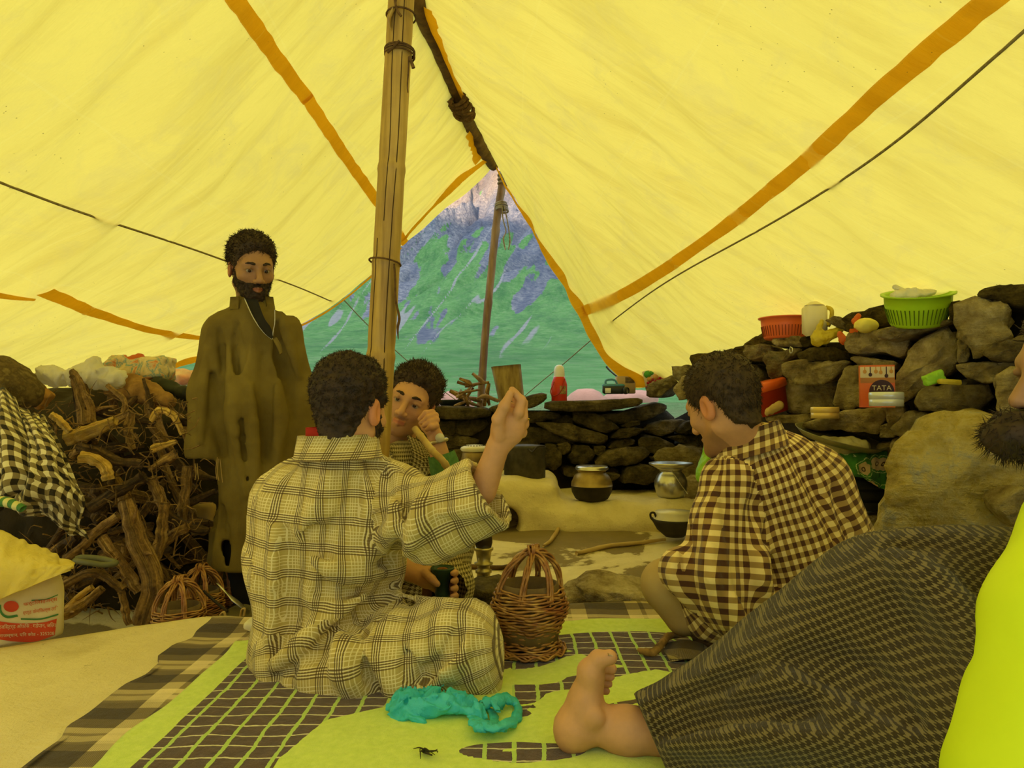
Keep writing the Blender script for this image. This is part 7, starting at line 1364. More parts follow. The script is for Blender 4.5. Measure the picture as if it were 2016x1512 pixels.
# ------------------------------------------------------------------ things on and around the heap
M_BWCHK = None
m, t, b = nt('black_cream_check'); co, u, v = uvsep(t); k_ = 1 / .042
a = mathn(t, 'LESS_THAN', mathn(t, 'FRACT', mathn(t, 'MULTIPLY', u, k_)), .5); d = mathn(t, 'LESS_THAN', mathn(t, 'FRACT', mathn(t, 'MULTIPLY', v, k_)), .5); s = mathn(t, 'ADD', a, d)
c = mixc(t, mathn(t, 'GREATER_THAN', s, .5), (.80, .72, .45), (.26, .20, .09)); c = mixc(t, mathn(t, 'GREATER_THAN', s, 1.5), c, (.02, .015, .010)); cloth_common(t, b, c); M_BWCHK = m
def drape(name, rows, mt, n=70, m_=60, amp=.02, freq=9, seed=0, thick=.005, parent=None):
    G0 = np.array([cr(r, n) for r in rows]); G = np.stack([cr(G0[:, j], m_) for j in range(n)], 1)
    tu = np.gradient(G, axis=1); tv = np.gradient(G, axis=0); nn = np.cross(tu, tv); nn /= np.linalg.norm(nn, axis=-1)[..., None] + 1e-9
    U = np.linspace(0, 1, n)[None] + 0 * np.zeros((m_, 1)); Vv = np.linspace(0, 1, m_)[:, None] + 0 * U
    w = 1 - 2 * np.abs(fbm(np.stack([U * freq + .8 * Vv, Vv * freq * .25, 0 * U + seed], -1), 3, seed)); w2 = fbm(np.stack([U * freq * 2.5, Vv * freq * .8, 0 * U + seed], -1), 2, seed + 3); G = G + nn * (amp * w + amp * .35 * w2)[..., None]
    L = np.concatenate([np.zeros((m_, 1)), np.cumsum(np.linalg.norm(np.diff(G, axis=1), axis=-1), 1)], 1); H = np.concatenate([np.zeros((1, n)), np.cumsum(np.linalg.norm(np.diff(G, axis=0), axis=-1), 0)], 0)
    o = mk(name, G.reshape(-1, 3), grid_faces(m_, n), mt, parent, uv=np.stack([L, H], -1).reshape(-1, 2)); so = o.modifiers.new('thickness', 'SOLIDIFY'); so.thickness = thick; so.offset = 0; return o
o = drape('checked_cloth', [[at(-60, 775, 2.72), at(0, 778, 2.70), at(50, 795, 2.68), at(88, 812, 2.66)], [at(-60, 840, 2.58), at(10, 836, 2.56), at(70, 842, 2.54), at(118, 862, 2.56)], [at(-60, 910, 2.50), at(20, 905, 2.48), at(95, 915, 2.48), at(146, 930, 2.52)], [at(-60, 965, 2.48), at(25, 960, 2.45), at(105, 975, 2.46), at(166, 985, 2.50)], [at(-60, 985, 2.50), at(20, 985, 2.47), at(90, 1010, 2.48), at(150, 1040, 2.50)], [at(-50, 995, 2.52), at(30, 998, 2.50), at(110, 1045, 2.50), at(172, 1065, 2.52)]], M_BWCHK, amp=.026, freq=5, seed=4)
tag(o, 'black and cream checked cloth draped over the firewood at the left edge', 'cloth')
M_HIDE = mat('hay_felt', (.22, .15, .045), (.12, .08, .025), 26, 1, 1, .02, c3=(.30, .22, .07))
def hid(p): return ell(p, at(-30, 740, 2.9), (.24, .16, .095), rotm('Y', 22)) + .012 * fbm(p * 18, 3, 3)
lo_, hi_ = bbox([at(-150, 840, 2.9), at(90, 660, 2.9)], .20); V, Fc = surfnet(hid, lo_, hi_, .012); tag(mk('felt_bundle', V, Fc, M_HIDE), 'brown hairy felt bundle at the upper left edge', 'bundle')
def wb_(p): return smin(cone(p, at(95, 740, 3.08), at(225, 745, 3.08), .045, .050, ((0, 0, 1), .8)), cone(p, at(190, 728, 3.1), at(200, 738, 3.1), .045, .04), .03)
crumpled('plastic_bag', wb_, [at(60, 790, 3.05), at(275, 700, 3.1)], .11, .0075, .030, 13, 7, M_WHITEP, 'crumpled white plastic bag on top of the firewood', 'bag')
M_CARD = mat('brown_carton', (.42, .22, .05), (.32, .15, .03), 6, .8, .2)
def cs(p): return rbox(p, at(72, 778, 2.95), (.055, .03, .04), .012, rotm('Y', 35))
crumpled('carton_scrap', cs, [at(35, 810, 2.95), at(110, 745, 2.95)], .05, .006, .010, 16, 8, M_CARD, 'orange-brown torn carton above the checked cloth', 'carton')
m, t, b = nt('printed_cement_bag'); co = objco(t); n1 = noise(t, co, 16, 5, .6, .8); c = ramp(t, n1, [(.40, (.72, .58, .30)), (.50, (.60, .46, .20)), (.54, (.15, .30, .30)), (.58, (.66, .50, .24)), (.64, (.62, .20, .05)), (.72, (.50, .30, .10))]); t.links.new(c, b.inputs['Base Color']); b.inputs['Roughness'].default_value = .6; M_PRBAG = m
def cbg(p): return rbox(p, at(278, 728, 3.35), (.135, .09, .055), .03)
crumpled('cement_bag', cbg, [at(210, 765, 3.35), at(345, 695, 3.35)], .13, .009, .022, 12, 9, M_PRBAG, 'crumpled printed paper bag behind the white plastic bag', 'bag')
def ob_(p): return cone(p, at(225, 720, 3.3), at(275, 705, 3.3), .018, .020)
crumpled('orange_wrap', ob_, [at(205, 735, 3.3), at(285, 695, 3.3)], .06, .007, .010, 20, 10, M_ORP, 'strip of orange plastic under the printed bag', 'plastic')
def bb_(p): return smin(ell(p, at(262, 768, 3.15), (.11, .08, .05)), cone(p, at(240, 755, 3.15), at(330, 790, 3.1), .04, .03), .04)
crumpled('jute_sacking', bb_, [at(210, 800, 3.1), at(345, 740, 3.15)], .12, .010, .02, 12, 11, mat('jute', (.40, .22, .06), (.25, .13, .035), 30, 1, .6), 'brown jute sacking sagging over the back of the heap', 'sack')
def dk_(p): return cone(p, at(310, 752, 3.25), at(365, 775, 3.2), .026, .03)
crumpled('tarp_scrap', dk_, [at(295, 795, 3.2), at(385, 735, 3.25)], .06, .009, .012, 18, 12, mat('dark_green_tarp', (.04, .045, .02), (.02, .02, .01), 9, .7, .3), 'dark green tarp scrap beside the standing man', 'cloth')
def pk_(p): return ell(p, at(362, 742, 4.9), (.12, .08, .05))
crumpled('pink_cloth', pk_, [at(320, 775, 4.9), at(400, 715, 4.9)], .13, .012, .025, 10, 13, mat('pink_white_cloth', (.80, .62, .58), (.78, .36, .32), 8, .9, .3), 'pink and white cloth heaped on the far wall left of the standing man', 'cloth')
# printed sack with a yellow sheet
M_SACK = mat('woven_sack', (.72, .62, .38), (.58, .47, .24), 7, .7, .3, .006, lo=.4, hi=.7)
sk = thing('fertiliser_sack', onz(30, 1285, 0), 'white printed sack with red band standing at the left edge under a yellow sheet', 'sack'); SC0 = at(16, 1205, 2.16); SCM = rotm('Z', 34)
def skf(p): return rbox(p, SC0, (.135, .08, .118), .05, SCM) + .006 * fbm(p * 9, 3, 5)
lo_, hi_ = bbox([SC0 - .2, SC0 + .2], .0); V, Fc = surfnet(lambda p: smax(skf(p), .004 - p[:, 2], .01), lo_, hi_, .009); mk('sack_body', V, Fc, M_SACK, sk)
def on_sack_many(pts, lift=.0025):
    """march along the view rays to the sack's surface"""
    D = np.array([ray(*q) for q in pts]); D /= np.linalg.norm(D, axis=1)[:, None]; o_ = np.array([0, 0, CAMZ]); t_ = np.full(len(D), 1.6)
    for _ in range(45): t_ = t_ + np.clip(skf((o_ + D * t_[:, None]).astype(np.float32)), 0, 1) * .7
    return o_ + D * (t_ - lift)[:, None]
M_PRED = mat('print_red', (.62, .07, .02), (.50, .05, .015), 9, .7, .1); M_PGRN = mat('print_green', (.06, .22, .06), None, 9, .7, 0); M_PWHT = mat('print_cream', (.78, .66, .42), None, 9, .7, 0)
def sack_patch(name, pts_top, pts_bot, mt, n=24, m_=6):
    T = cr(np.array(pts_top, float), n); B = cr(np.array(pts_bot, float), n); V = on_sack_many([T[i] * (1 - j / (m_ - 1)) + B[i] * j / (m_ - 1) for j in range(m_) for i in range(n)])
    return mk(name, V, grid_faces(m_, n), mt, sk)
sack_patch('red_band', [(-8, 1222), (30, 1227), (80, 1226), (112, 1218)], [(-8, 1258), (30, 1263), (70, 1263), (108, 1250)], M_PRED)
sack_patch('green_line', [(41, 1217), (80, 1217), (115, 1208)], [(41, 1220), (80, 1220), (115, 1211)], M_PGRN, m_=2); sack_patch('green_line', [(62, 1181), (90, 1179), (114, 1170)], [(62, 1183), (90, 1181), (114, 1172)], M_PGRN, m_=2)
an = np.linspace(0, 2 * np.pi, 26, endpoint=False); V = on_sack_many([(22, 1194)] + [(22 + 15 * math.cos(q) * f_, 1194 + 11 * math.sin(q) * f_) for f_ in (.5, 1) for q in an])
mk('emblem_disc', V, [[0, 1 + k, 1 + (k + 1) % 26] for k in range(26)] + [[1 + k, 27 + k, 27 + (k + 1) % 26, 1 + (k + 1) % 26] for k in range(26)], M_PRED, sk)
sack_patch('emblem_arc', [(2, 1190), (4, 1204), (14, 1212), (34, 1210)], [(-2, 1192), (1, 1208), (14, 1217), (36, 1214)], M_PGRN, m_=3)
def sack_text(txt, x0, y0, x1, y1, hpx, mt):
    cu = bpy.data.curves.new('t', 'FONT'); cu.body = txt; cu.size = 1; to = bpy.data.objects.new('t', cu); COL.objects.link(to); bpy.context.view_layer.update()
    me = bpy.data.meshes.new_from_object(to.evaluated_get(bpy.context.evaluated_depsgraph_get())); bpy.data.objects.remove(to)
    v = np.array([q.co[:2] for q in me.vertices]) if len(me.vertices) else np.zeros((0, 2)); fs = [list(p_.vertices) for p_ in me.polygons]; bpy.data.meshes.remove(me)
    if not len(v): return
    mn, mx_ = v.min(0), v.max(0); f_ = (v - mn) / (mx_ - mn); Vp = on_sack_many([(x0 + (x1 - x0) * a, y0 + (y1 - y0) * a - hpx * b_) for a, b_ in f_], .0045)
    mk('printed_line', Vp, fs, mt, sk, smooth=False)
for a_ in (("फर्टिलाइजर्स", 46, 1196, 113, 1185, 11, M_PRED), ("एण्ड केमिकल्स लि", 45, 1213, 114, 1203, 11, M_PRED), ("रजिस्टर्ड ऑफिस : गडेपान, जिला", -2, 1241, 110, 1237, 12, M_PWHT), ("राजस्थान, पिन कोड - 325208", 0, 1257, 107, 1252, 10, M_PWHT)): sack_text(*a_)
o = drape('yellow_sheet', [[at(-90, 1035, 2.30), at(-20, 1042, 2.28), at(40, 1060, 2.26), at(95, 1088, 2.24), at(148, 1108, 2.22)], [at(-90, 1090, 2.12), at(-20, 1095, 2.10), at(45, 1100, 2.10), at(95, 1108, 2.11), at(146, 1112, 2.14)], [at(-90, 1140, 2.07), at(-20, 1150, 2.06), at(40, 1138, 2.06), at(90, 1128, 2.08), at(143, 1114, 2.12)], [at(-90, 1180, 2.07), at(-20, 1184, 2.06), at(35, 1165, 2.055), at(85, 1144, 2.07), at(138, 1122, 2.11)]], plastic('yellow_sheet_plastic', (.86, .72, .22), (.80, .64, .12), .5, .2), amp=.007, freq=5, seed=6, thick=.003); tag(o, 'crumpled pale yellow plastic sheet thrown over the printed sack', 'sheet')
# striped cloth, hose, tan sack, canvas bag, blade, rod, paper
m, t, b = nt('green_stripe_knit'); co = objco(t, (1, 1, 1)); sx_ = N(t, 'ShaderNodeSeparateXYZ'); t.links.new(co, sx_.inputs[0]); c = mixc(t, mathn(t, 'LESS_THAN', mathn(t, 'FRACT', mathn(t, 'MULTIPLY', sx_.outputs[0], 38)), .5), (.70, .66, .30), (.05, .20, .05)); t.links.new(c, b.inputs['Base Color'])
V, Fc = tube(cr([at(-20, 985, 2.40), at(12, 988, 2.38), at(45, 1002, 2.38)], 20), [.024, .026, .018], 14, flat=.6, jit=.15); tag(mk('striped_sock', V, Fc, m), 'green and cream striped knitted cloth under the checked cloth', 'cloth')
V, Fc = tube(cr([at(146, 1104, 2.62), at(175, 1108, 2.60), at(205, 1112, 2.60), at(228, 1108, 2.62), at(200, 1100, 2.65), at(165, 1097, 2.66), at(150, 1100, 2.66)], 50), .010, 10); tag(mk('hose', V, Fc, mat('grey_hose', (.20, .20, .10), (.14, .14, .07), 9, .5, .1)), 'loop of grey green hose sticking out of the firewood', 'hose')
def ts(p): return rbox(p, at(405, 1020, 3.3), (.05, .06, .07), .03)
crumpled('tan_sack', ts, [at(380, 1060, 3.3), at(430, 980, 3.3)], .10, .010, .014, 14, 15, M_TAN, 'small tan sack standing behind the standing man', 'sack')
cbag = thing('canvas_bag', at(475, 1225, 2.68), 'olive canvas bag with two pale straps lying at the platform edge', 'bag'); cz = float(low_h(np.array([-1.0]), np.array([2.7]))[0])
def cvs(p): return smax(ell(p, (-.965, 2.68, cz + .07), (.12, .09, .085)), cz + .002 - p[:, 2], .01)
V, Fc = crumple(cvs, (-1.13, 2.54, cz - .02), (-.80, 2.82, cz + .2), .008, .02, 14, 17); mk('bag_body', V, Fc, mat('olive_canvas', (.12, .095, .03), (.07, .055, .02), 12, .9, .4), cbag)
for pts in ([(433, 1222), (434, 1210), (441, 1205), (444, 1216)], [(473, 1214), (476, 1200), (482, 1199), (480, 1212)]):
    V, Fc = tube(cr([at(x, y, 2.57) for x, y in pts], 16), .008, 8, flat=.35); mk('strap', V, Fc, M_TAN, cbag)
V, Fc = tube(np.array([at(427, 1148, 2.70), at(447, 1168, 2.68), at(462, 1182, 2.66), at(481, 1197, 2.64)]), [.004, .005, .013, .010], 8, flat=.3); tag(mk('blade', V, Fc, M_ALU), 'grey metal spatula blade leaning by the baskets', 'tool')
V, Fc = tube(np.array([at(401, 1164, 2.70), at(428, 1188, 2.66), at(448, 1204, 2.62)]), .005, 8); tag(mk('iron_rod', V, Fc, M_SOOT), 'thin dark iron rod leaning by the baskets', 'tool')
def pw(p): return rbox(p, onz(515, 1234, .04), (.045, .03, .012), .008, rotm('Y', 12))
crumpled('paper_scrap', pw, [onz(480, 1250, .04), onz(550, 1220, .04)], .04, .006, .006, 18, 19, M_ENAM, 'folded cream paper scrap behind the plaid robe', 'paper')
# ------------------------------------------------------------------ things along the rear wall
th = thing('thermos_flask', at(1101, 789, 5.24), 'red insulated flask with white dome cup standing on the rear wall', 'flask'); M_FRED = mat('flask_red', (.62, .045, .015), (.55, .035, .012), 4, .3, 0); M_FWHT = mat('flask_white', (.80, .80, .82), (.72, .72, .74), 4, .35, 0)
plathe('body', 1101, 5.24, [(.01, 790), (15, 790), (15.5, 788), (15.2, 782), (15.8, 780), (15.8, 757), (14.8, 754), (14.5, 752), (12, 746), (11.5, 742), (.01, 742)], M_FRED, th); plathe('cup', 1101, 5.24, [(10.8, 743), (11, 740), (10.3, 728), (8.5, 722), (5, 719), (.01, 718)], M_FWHT, th)
V, Fc = tube(cr([at(1091, 752, 5.19), at(1084, 770, 5.16), at(1088, 779, 5.15), at(1098, 777, 5.15), at(1107, 765, 5.16), at(1112, 746, 5.2)], 30), .004, 6); mk('carry_handle', V, Fc, mat('red_handle', (.35, .03, .015), None, 5, .4, 0), th)
V, Fc = lathe([(15.95 * 5.24 / 1450, at(0, 776, 5.24)[2]), (15.95 * 5.24 / 1450, at(0, 760, 5.24)[2])], 40, (at(1101, 789, 5.24)[0], 5.24, 0), cap=False); sel = [f for f in Fc if 0 < 1]; 
n_ = 40; keep = [[k, k + 1, n_ + k + 1, n_ + k] for k in range(30, 36)]; mk('picture_label', V, keep, mat('flask_print', (.10, .12, .05), (.55, .30, .12), 60, .5, 0), th)
tr_ = thing('torch_lantern', at(1210, 778, 5.2), 'blue hand torch lantern lying on the rear wall slab', 'torch'); M_TBLU = mat('torch_blue', (.10, .32, .55), (.08, .26, .45), 5, .35, 0); M_TDK = mat('torch_dark', (.04, .045, .045), None, 5, .4, 0)
V, Fc = box(at(1208, 767, 5.2), (.150, .075, .062), .010, rotm('Z', -18)); mk('body', V, Fc, M_TDK, tr_); V, Fc = box(at(1208, 759, 5.2), (.152, .078, .022), .008, rotm('Z', -18)); mk('top_shell', V, Fc, M_TBLU, tr_); V, Fc = box(at(1197, 769, 5.158), (.040, .004, .035), .001, rotm('Z', -18)); mk('panel_label', V, Fc, M_FWHT, tr_)
V, Fc = tube(cr([at(1192, 757, 5.2), at(1193, 749, 5.2), at(1203, 747, 5.2), at(1211, 749, 5.2), at(1216, 757, 5.2)], 20), .0075, 8); mk('carry_grip', V, Fc, M_TBLU, tr_)
V, Fc = lathe([(.001, .010), (.020, .010), (.024, .0), (.026, .012), (.021, .030), (.018, .0)][::1], 24, at(1229, 769, 5.14), M=rot_to((.75, -.66, 0))); mk('lamp_rim', V, Fc, M_TDK, tr_); V, Fc = lathe([(.001, .016), (.012, .016), (.020, .020)], 24, at(1229, 769, 5.14), M=rot_to((.75, -.66, 0))); mk('lens', V, Fc, M_ALU, tr_)
cbx = thing('carton', at(1231, 775, 5.36), 'small printed cardboard carton behind the blue torch', 'carton'); V, Fc = box(at(1231, 758, 5.36), (.135, .09, .125), .004); mk('card_box', V, Fc, mat('kraft', (.55, .42, .26), (.46, .34, .20), 6, .9, .1), cbx); V, Fc = box(at(1240, 748, 5.312), (.065, .003, .040), 0); mk('printed_panel', V, Fc, mat('dark_print', (.10, .07, .04), (.25, .18, .10), 40, .8, 0), cbx)
V, Fc = tube(cr([at(1194, 722, 5.5), at(1203, 732, 5.46), at(1216, 742, 5.42)], 12), [.008, .006, .006], 6, jit=.2); tag(mk('twig', V, Fc, M_SOOT), 'dark bent twig sticking up behind the blue torch', 'twig')
jc = thing('juice_carton', at(1290, 762, 5.22), 'tilted fruit juice carton with red berries and green leaves on the wall corner', 'carton'); Mj = rotm('Y', -13) @ rotm('Z', -14); cj = at(1291, 742, 5.22)
V, Fc = box(cj, (.165, .075, .115), .004, Mj); mk('box', V, Fc, mat('juice_card', (.70, .58, .42), (.62, .50, .34), 4, .6, 0), jc)
def onbox(u, v, w=.0395): return cj + Mj @ np.array([u, -w, v])
for k, (u, v, r, mt_) in enumerate([(-.05, .03, .026, 'leaf_print'), (.05, .036, .028, 'leaf_print'), (-.02, .035, .015, 'leaf_print')] + [(-.06 + .018 * q, -.030 + .008 * ((q * 7) % 3), .0105, 'berry_print') for q in range(8)] + [(0, .0, .020, 'peach_print'), (-.045, -.005, .018, 'peach_print')]):
    col_ = {'leaf_print': (.10, .42, .06), 'berry_print': (.42, .02, .03), 'peach_print': (.72, .38, .12)}[mt_]; V, Fc = lathe([(.001, .0016), (r, .0016), (r, 0)], 12, onbox(u, v), M=Mj @ rotm('X', 90)); mk('fruit_print', V, Fc, mat(mt_, col_, None, 5, .6, 0), jc)
V, Fc = box(onbox(0, -.052), (.162, .002, .008), 0, Mj); mk('base_stripe', V, Fc, mat('pink_stripe', (.55, .08, .14), None, 5, .6, 0), jc)
st = thing('chopping_log', at(1002, 795, 5.35), 'upright split log block with pale sapwood edge on the rear wall', 'log'); n_ = 22; aa = np.linspace(0, 2 * np.pi, n_, endpoint=False); Vs = []
for f_ in np.linspace(0, 1, 9):
    xc = 1009 - 13 * f_; y = 800 - 80 * f_; w = 25 + 4.5 * f_; c0 = at(xc, y, 5.38); rx_ = w * 5.38 / 1450
    for q in aa: Vs.append(c0 + np.array([rx_ * math.cos(q) * (1 + .03 * math.sin(5 * q)), max(rx_ * .9 * math.sin(q), -.06), .010 * math.cos(q) * (f_ == 1)]))
mk('block', Vs, grid_faces(9, n_, wrapv=True).tolist() + [list(range(n_))[::-1], list(range(8 * n_, 9 * n_))], mat('log_face', (.40, .29, .10), (.20, .13, .045), 26, .9, .5, .006, stretch=(1, 1, .25)), st)
rng = random.Random(14)
for k in range(15):
    x, y = rng.uniform(900, 965), rng.uniform(752, 796); a = rng.choice([.3, -.4, 1.4, .1, -1.2]) + rng.gauss(0, .3); L = rng.uniform(14, 30); Y = rng.uniform(5.2, 5.4)
    wood([(x - L * math.cos(a), min(y - L * math.sin(a), 800), Y), (x + rng.uniform(-4, 4), y, Y), (x + L * math.cos(a), min(y + L * math.sin(a), 800), Y + .04)], [rng.uniform(2, 4), rng.uniform(3, 5.5), rng.uniform(1.5, 3)], Y, rng.choice([M_FW, M_WOODR, M_FW]), 'small kindling stick piled on the rear wall by the post', seg=8, seed=240 + k, n=10, group='kindling on the rear wall', name='kindling')
for pts, lb_ in (([(938, 786), (955, 780), (982, 790)], 'longest kindling stick lying flat on the rear wall'), ([(930, 735), (945, 747), (955, 755)], 'thin kindling stick pointing up left of the rear post')): wood(pts, [3, 4, 3], 5.24, M_WOODR, lb_, seed=260, n=12, group='kindling on the rear wall', name='kindling')
pn = thing('griddle_pan', at(890, 800, 5.4), 'dark shallow pan lying on the rear wall beside the kindling', 'pan'); plathe('pan', 892, 5.4, [(.01, 801), (22, 801), (32, 790), (33, 787), (30, 788), (.01, 796)], mat('blue_black_pan', (.02, .03, .04), None, 6, .4, 0), pn); V, Fc = box(at(905, 778, 5.36), (.02, .02, .09), .006, rotm('Y', 10)); mk('blue_wrapper', V, Fc, mat('blue_wrap', (.18, .32, .55), (.6, .6, .6), 20, .6, .1), pn)
# ------------------------------------------------------------------ things on and in the right wall
def onwall(x, y, out=0.10):
    """a point in front of the right wall's face by `out` metres, on the view ray of the pixel"""
    return onplane(x, y, WP - WN * out, WN)
def W(x, y, out=0.1): q = onwall(x, y, out); return q, q[1] / 1450
def colander(name, x, yb, yt, rt, rb, mt, label, out=-.05, tilt=(0, 0), slots=46):
    c0, s = W(x, yb, out); zt = at(x, yt, c0[1])[2] - c0[2]; o = thing(name, c0, label, 'colander'); M = rotm('Y', tilt[0]) @ rotm('X', tilt[1]); pr = [(.001, 0), (rb * s, 0), (rb * s * 1.06, .008), (rt * s * .985, zt * .70), (rt * s, zt * .97), (rt * s * 1.10, zt), (rt * s * 1.11, zt + .006), (rt * s * .97, zt + .004), (rb * s * .98, .012), (.001, .010)]
    V, Fc = lathe(pr, 56, (0, 0, 0), M=M); mk('bowl', V + c0, Fc, mt, o)
    mb = MB()
    for k in range(slots):
        a = 2 * np.pi * k / slots; p0 = np.array([rb * s * 1.085 * math.cos(a), rb * s * 1.085 * math.sin(a), zt * .12]); p1 = np.array([rt * s * .985 * math.cos(a), rt * s * .985 * math.sin(a), zt * .62]); V, Fc = tube(np.array([p0, (p0 + p1) / 2, p1]) @ M.T + c0, .0016, 4); mb.add(V, Fc)
    g_ = mb.build('drain_slots', mat(mt.name + '_slot', tuple(q * .35 for q in mt.diffuse_color[:3]), None, 5, .8, 0), o); g_['kind'] = 'stuff'; return o, c0, s, M, zt
M_COR = mat('colander_orange', (.80, .17, .05), (.72, .14, .04), 4, .4, 0); M_COR.diffuse_color = (.8, .17, .05, 1); M_CGR = mat('colander_green', (.42, .68, .02), (.36, .60, .015), 4, .4, 0); M_CGR.diffuse_color = (.42, .68, .02, 1)
colander('colander', 1546, 668, 628, 46, 38, M_COR, 'orange plastic colander on top of the right stone wall')
o, c0, s, Mt, zt = colander('colander', 1806, 640, 580, 60, 46, M_CGR, 'bright green plastic colander tilted on top of the right stone wall', out=-.02, tilt=(-6, 14))
def clt(p): return smin(smin(ell(p, at(1798, 578, c0[1]), (.080, .07, .014), Mt), cone(p, at(1765, 584, c0[1] - .03), at(1800, 574, c0[1] - .04), .020, .016), .02), cone(p, at(1762, 565, c0[1]), at(1785, 578, c0[1]), .012, .014), .015)
crumpled('netting_cloth', clt, [at(1735, 600, c0[1]), at(1870, 550, c0[1])], .11, .006, .010, 22, 31, M_WHITEP, 'crumpled white netting cloth lying in the green colander', 'cloth')
c0, s = W(1604, 662, -.02); jg = thing('jerry_can', c0, 'tall white plastic can with a yellow handle beside the orange colander', 'can'); zt = at(1604, 600, c0[1])[2] - c0[2]
V, Fc = box(c0 + [0, 0, zt / 2], (.100, .085, zt), .016); mk('body', V, Fc, mat('hdpe_white', (.80, .72, .48), (.74, .66, .42), 4, .4, 0), jg); V, Fc = lathe([(.045, 0), (.020, .016), (.018, .018), (.001, .018)], 24, c0 + [0, 0, zt - .004]); mk('neck', V, Fc, mat('hdpe_white', (1, 1, 1)), jg)
V, Fc = tube(cr([c0 + [.045, -.02, zt * .92], c0 + [.068, -.03, zt * .80], c0 + [.064, -.03, zt * .50], c0 + [.050, -.03, zt * .3]], 20), .010, 10); mk('handle', V, Fc, M_YELP, jg)
c0, s = W(1632, 662, .0)
crumpled('plastic_bag', lambda p: smin(cone(p, at(1612, 668, c0[1]), at(1655, 652, c0[1]), .034, .016), cone(p, at(1612, 655, c0[1]), at(1618, 632, c0[1]), .016, .008), .02), [at(1595, 685, c0[1]), at(1668, 620, c0[1])], .07, .005, .012, 24, 33, M_YELP, 'yellow plastic bag slumped on the turf beside the white can', 'bag')
c0, s = W(1657, 662, .02)
crumpled('plastic_wrapper', lambda p: cone(p, at(1652, 655, c0[1]), at(1660, 670, c0[1]), .008, .018), [at(1640, 685, c0[1]), at(1672, 640, c0[1])], .03, .004, .007, 30, 34, M_ORP, 'orange plastic wrapper beside the yellow bag', 'wrapper')
c0, s = W(1703, 642, .03)
crumpled('bread_bag', lambda p: ell(p, at(1705, 641, c0[1]), (.048, .035, .030)), [at(1670, 665, c0[1]), at(1740, 615, c0[1])], .07, .005, .006, 26, 35, mat('yellow_foam', (.85, .74, .18), (.74, .60, .10), 12, .9, .4), 'lumpy pale yellow bag between the can and the green colander', 'bag')
crumpled('plastic_wrapper', lambda p: smin(cone(p, at(1684, 632, c0[1] + .03), at(1690, 622, c0[1] + .03), .014, .010), cone(p, at(1676, 652, c0[1]), at(1686, 650, c0[1]), .008, .008), .01), [at(1665, 665, c0[1] + .03), at(1705, 612, c0[1] + .03)], .03, .004, .006, 30, 36, M_ORP, 'orange wrapper tucked behind the lumpy yellow bag', 'wrapper')
V, Fc = tube(cr([onwall(1556, 683, .16), onwall(1560, 686, .16), onwall(1560, 693, .16), onwall(1556, 695, .16), onwall(1555, 688, .16), onwall(1556, 683, .16)], 24), .0025, 6); tag(mk('wire_clip', V, Fc, M_ALU), 'small white wire clip lying on a wall stone', 'clip')
# orange tub and white rag in the niche
c0, s = W(1520, 815, .05); tub = thing('storage_tub', c0, 'orange lidded plastic tub in the wall niche behind the gingham man', 'tub'); Mt = rotm('Y', -16); M_TUB = mat('tub_orange', (.78, .14, .02), (.70, .11, .015), 4, .35, 0)
V, Fc = lathe([(.001, 0), (40 * s, 0), (46 * s, 48 * s)], 40, c0 + [-.02, 0, 0], M=Mt); mk('tub_body', V, Fc, mat('tub_red', (.55, .05, .015), (.48, .04, .012), 4, .35, 0), tub); V, Fc = lathe([(47 * s, 46 * s), (50 * s, 47 * s), (50 * s, 60 * s), (46 * s, 63 * s), (.001, 64 * s)], 40, c0 + [-.02, 0, 0], M=Mt); mk('tub_lid', V, Fc, M_TUB, tub)
c0, s = W(1522, 806, .14); crumpled('rag', lambda p: cone(p, at(1512, 812, c0[1]), at(1534, 798, c0[1]), .016, .018), [at(1495, 825, c0[1]), at(1548, 780, c0[1])], .03, .004, .010, 28, 37, M_TAN, 'pale rag stuffed beside the orange tub', 'rag')
# tins and tea packet on the stone shelf
def tin(x, yb, yt, r, out, mt, label):
    c0, s = W(x, yb, out); h = at(x, yt, c0[1])[2] - c0[2]; o = thing('round_tin', c0, label, 'tin', 'tins on the stone shelf'); V, Fc = lathe([(.001, 0), (r * s, 0), (r * s, h * .48), (r * s * .985, h * .49)], 40, c0); mk('tin_body', V, Fc, mt, o); V, Fc = lathe([(r * s * .99, h * .49), (r * s * 1.02, h * .51), (r * s * 1.02, h * .94), (r * s * .97, h), (.001, h)], 40, c0); mk('tin_lid', V, Fc, mt, o)
tin(1624, 824, 801, 26, .21, mat('tin_cream', (.78, .60, .22), (.70, .50, .16), 5, .3, 0, metal=.2), 'round yellow cream tin on the left of the stone shelf'); tin(1745, 800, 772, 31, .22, mat('tin_white', (.72, .76, .84), (.62, .64, .66), 4, .25, 0, metal=.3), 'round white tin with blue sheen in front of the tea packet')
c0, s = W(1728, 802, .14); tp = thing('tea_packet', c0, 'orange and cream tea packet with a dark brown oval standing on the shelf', 'packet'); hh = 86 * s; ww = 62 * s; Mt = rotm('Z', -20)
def pk(u, v, w=0): return c0 + Mt @ np.array([u * ww, -w, v * hh])
def slab(u0, u1, v0, v1, w0, w1):
    P = [pk(u, v, w) for w in (w0, w1) for u, v in ((u0, v0), (u1, v0), (u1, v1), (u0, v1))]; return P, [[3, 2, 1, 0], [4, 5, 6, 7], [0, 1, 5, 4], [1, 2, 6, 5], [2, 3, 7, 6], [3, 0, 4, 7]]
mk('pack', *slab(-.5, .5, 0, .97, -.05, 0), mat('pack_orange', (.80, .20, .02), (.62, .10, .01), 6, .35, .3), tp, smooth=False); mk('cream_panel', *slab(-.49, .49, .68, .93, 0, .001), mat('pack_cream', (.80, .66, .42), None, 5, .4, 0), tp, smooth=False)
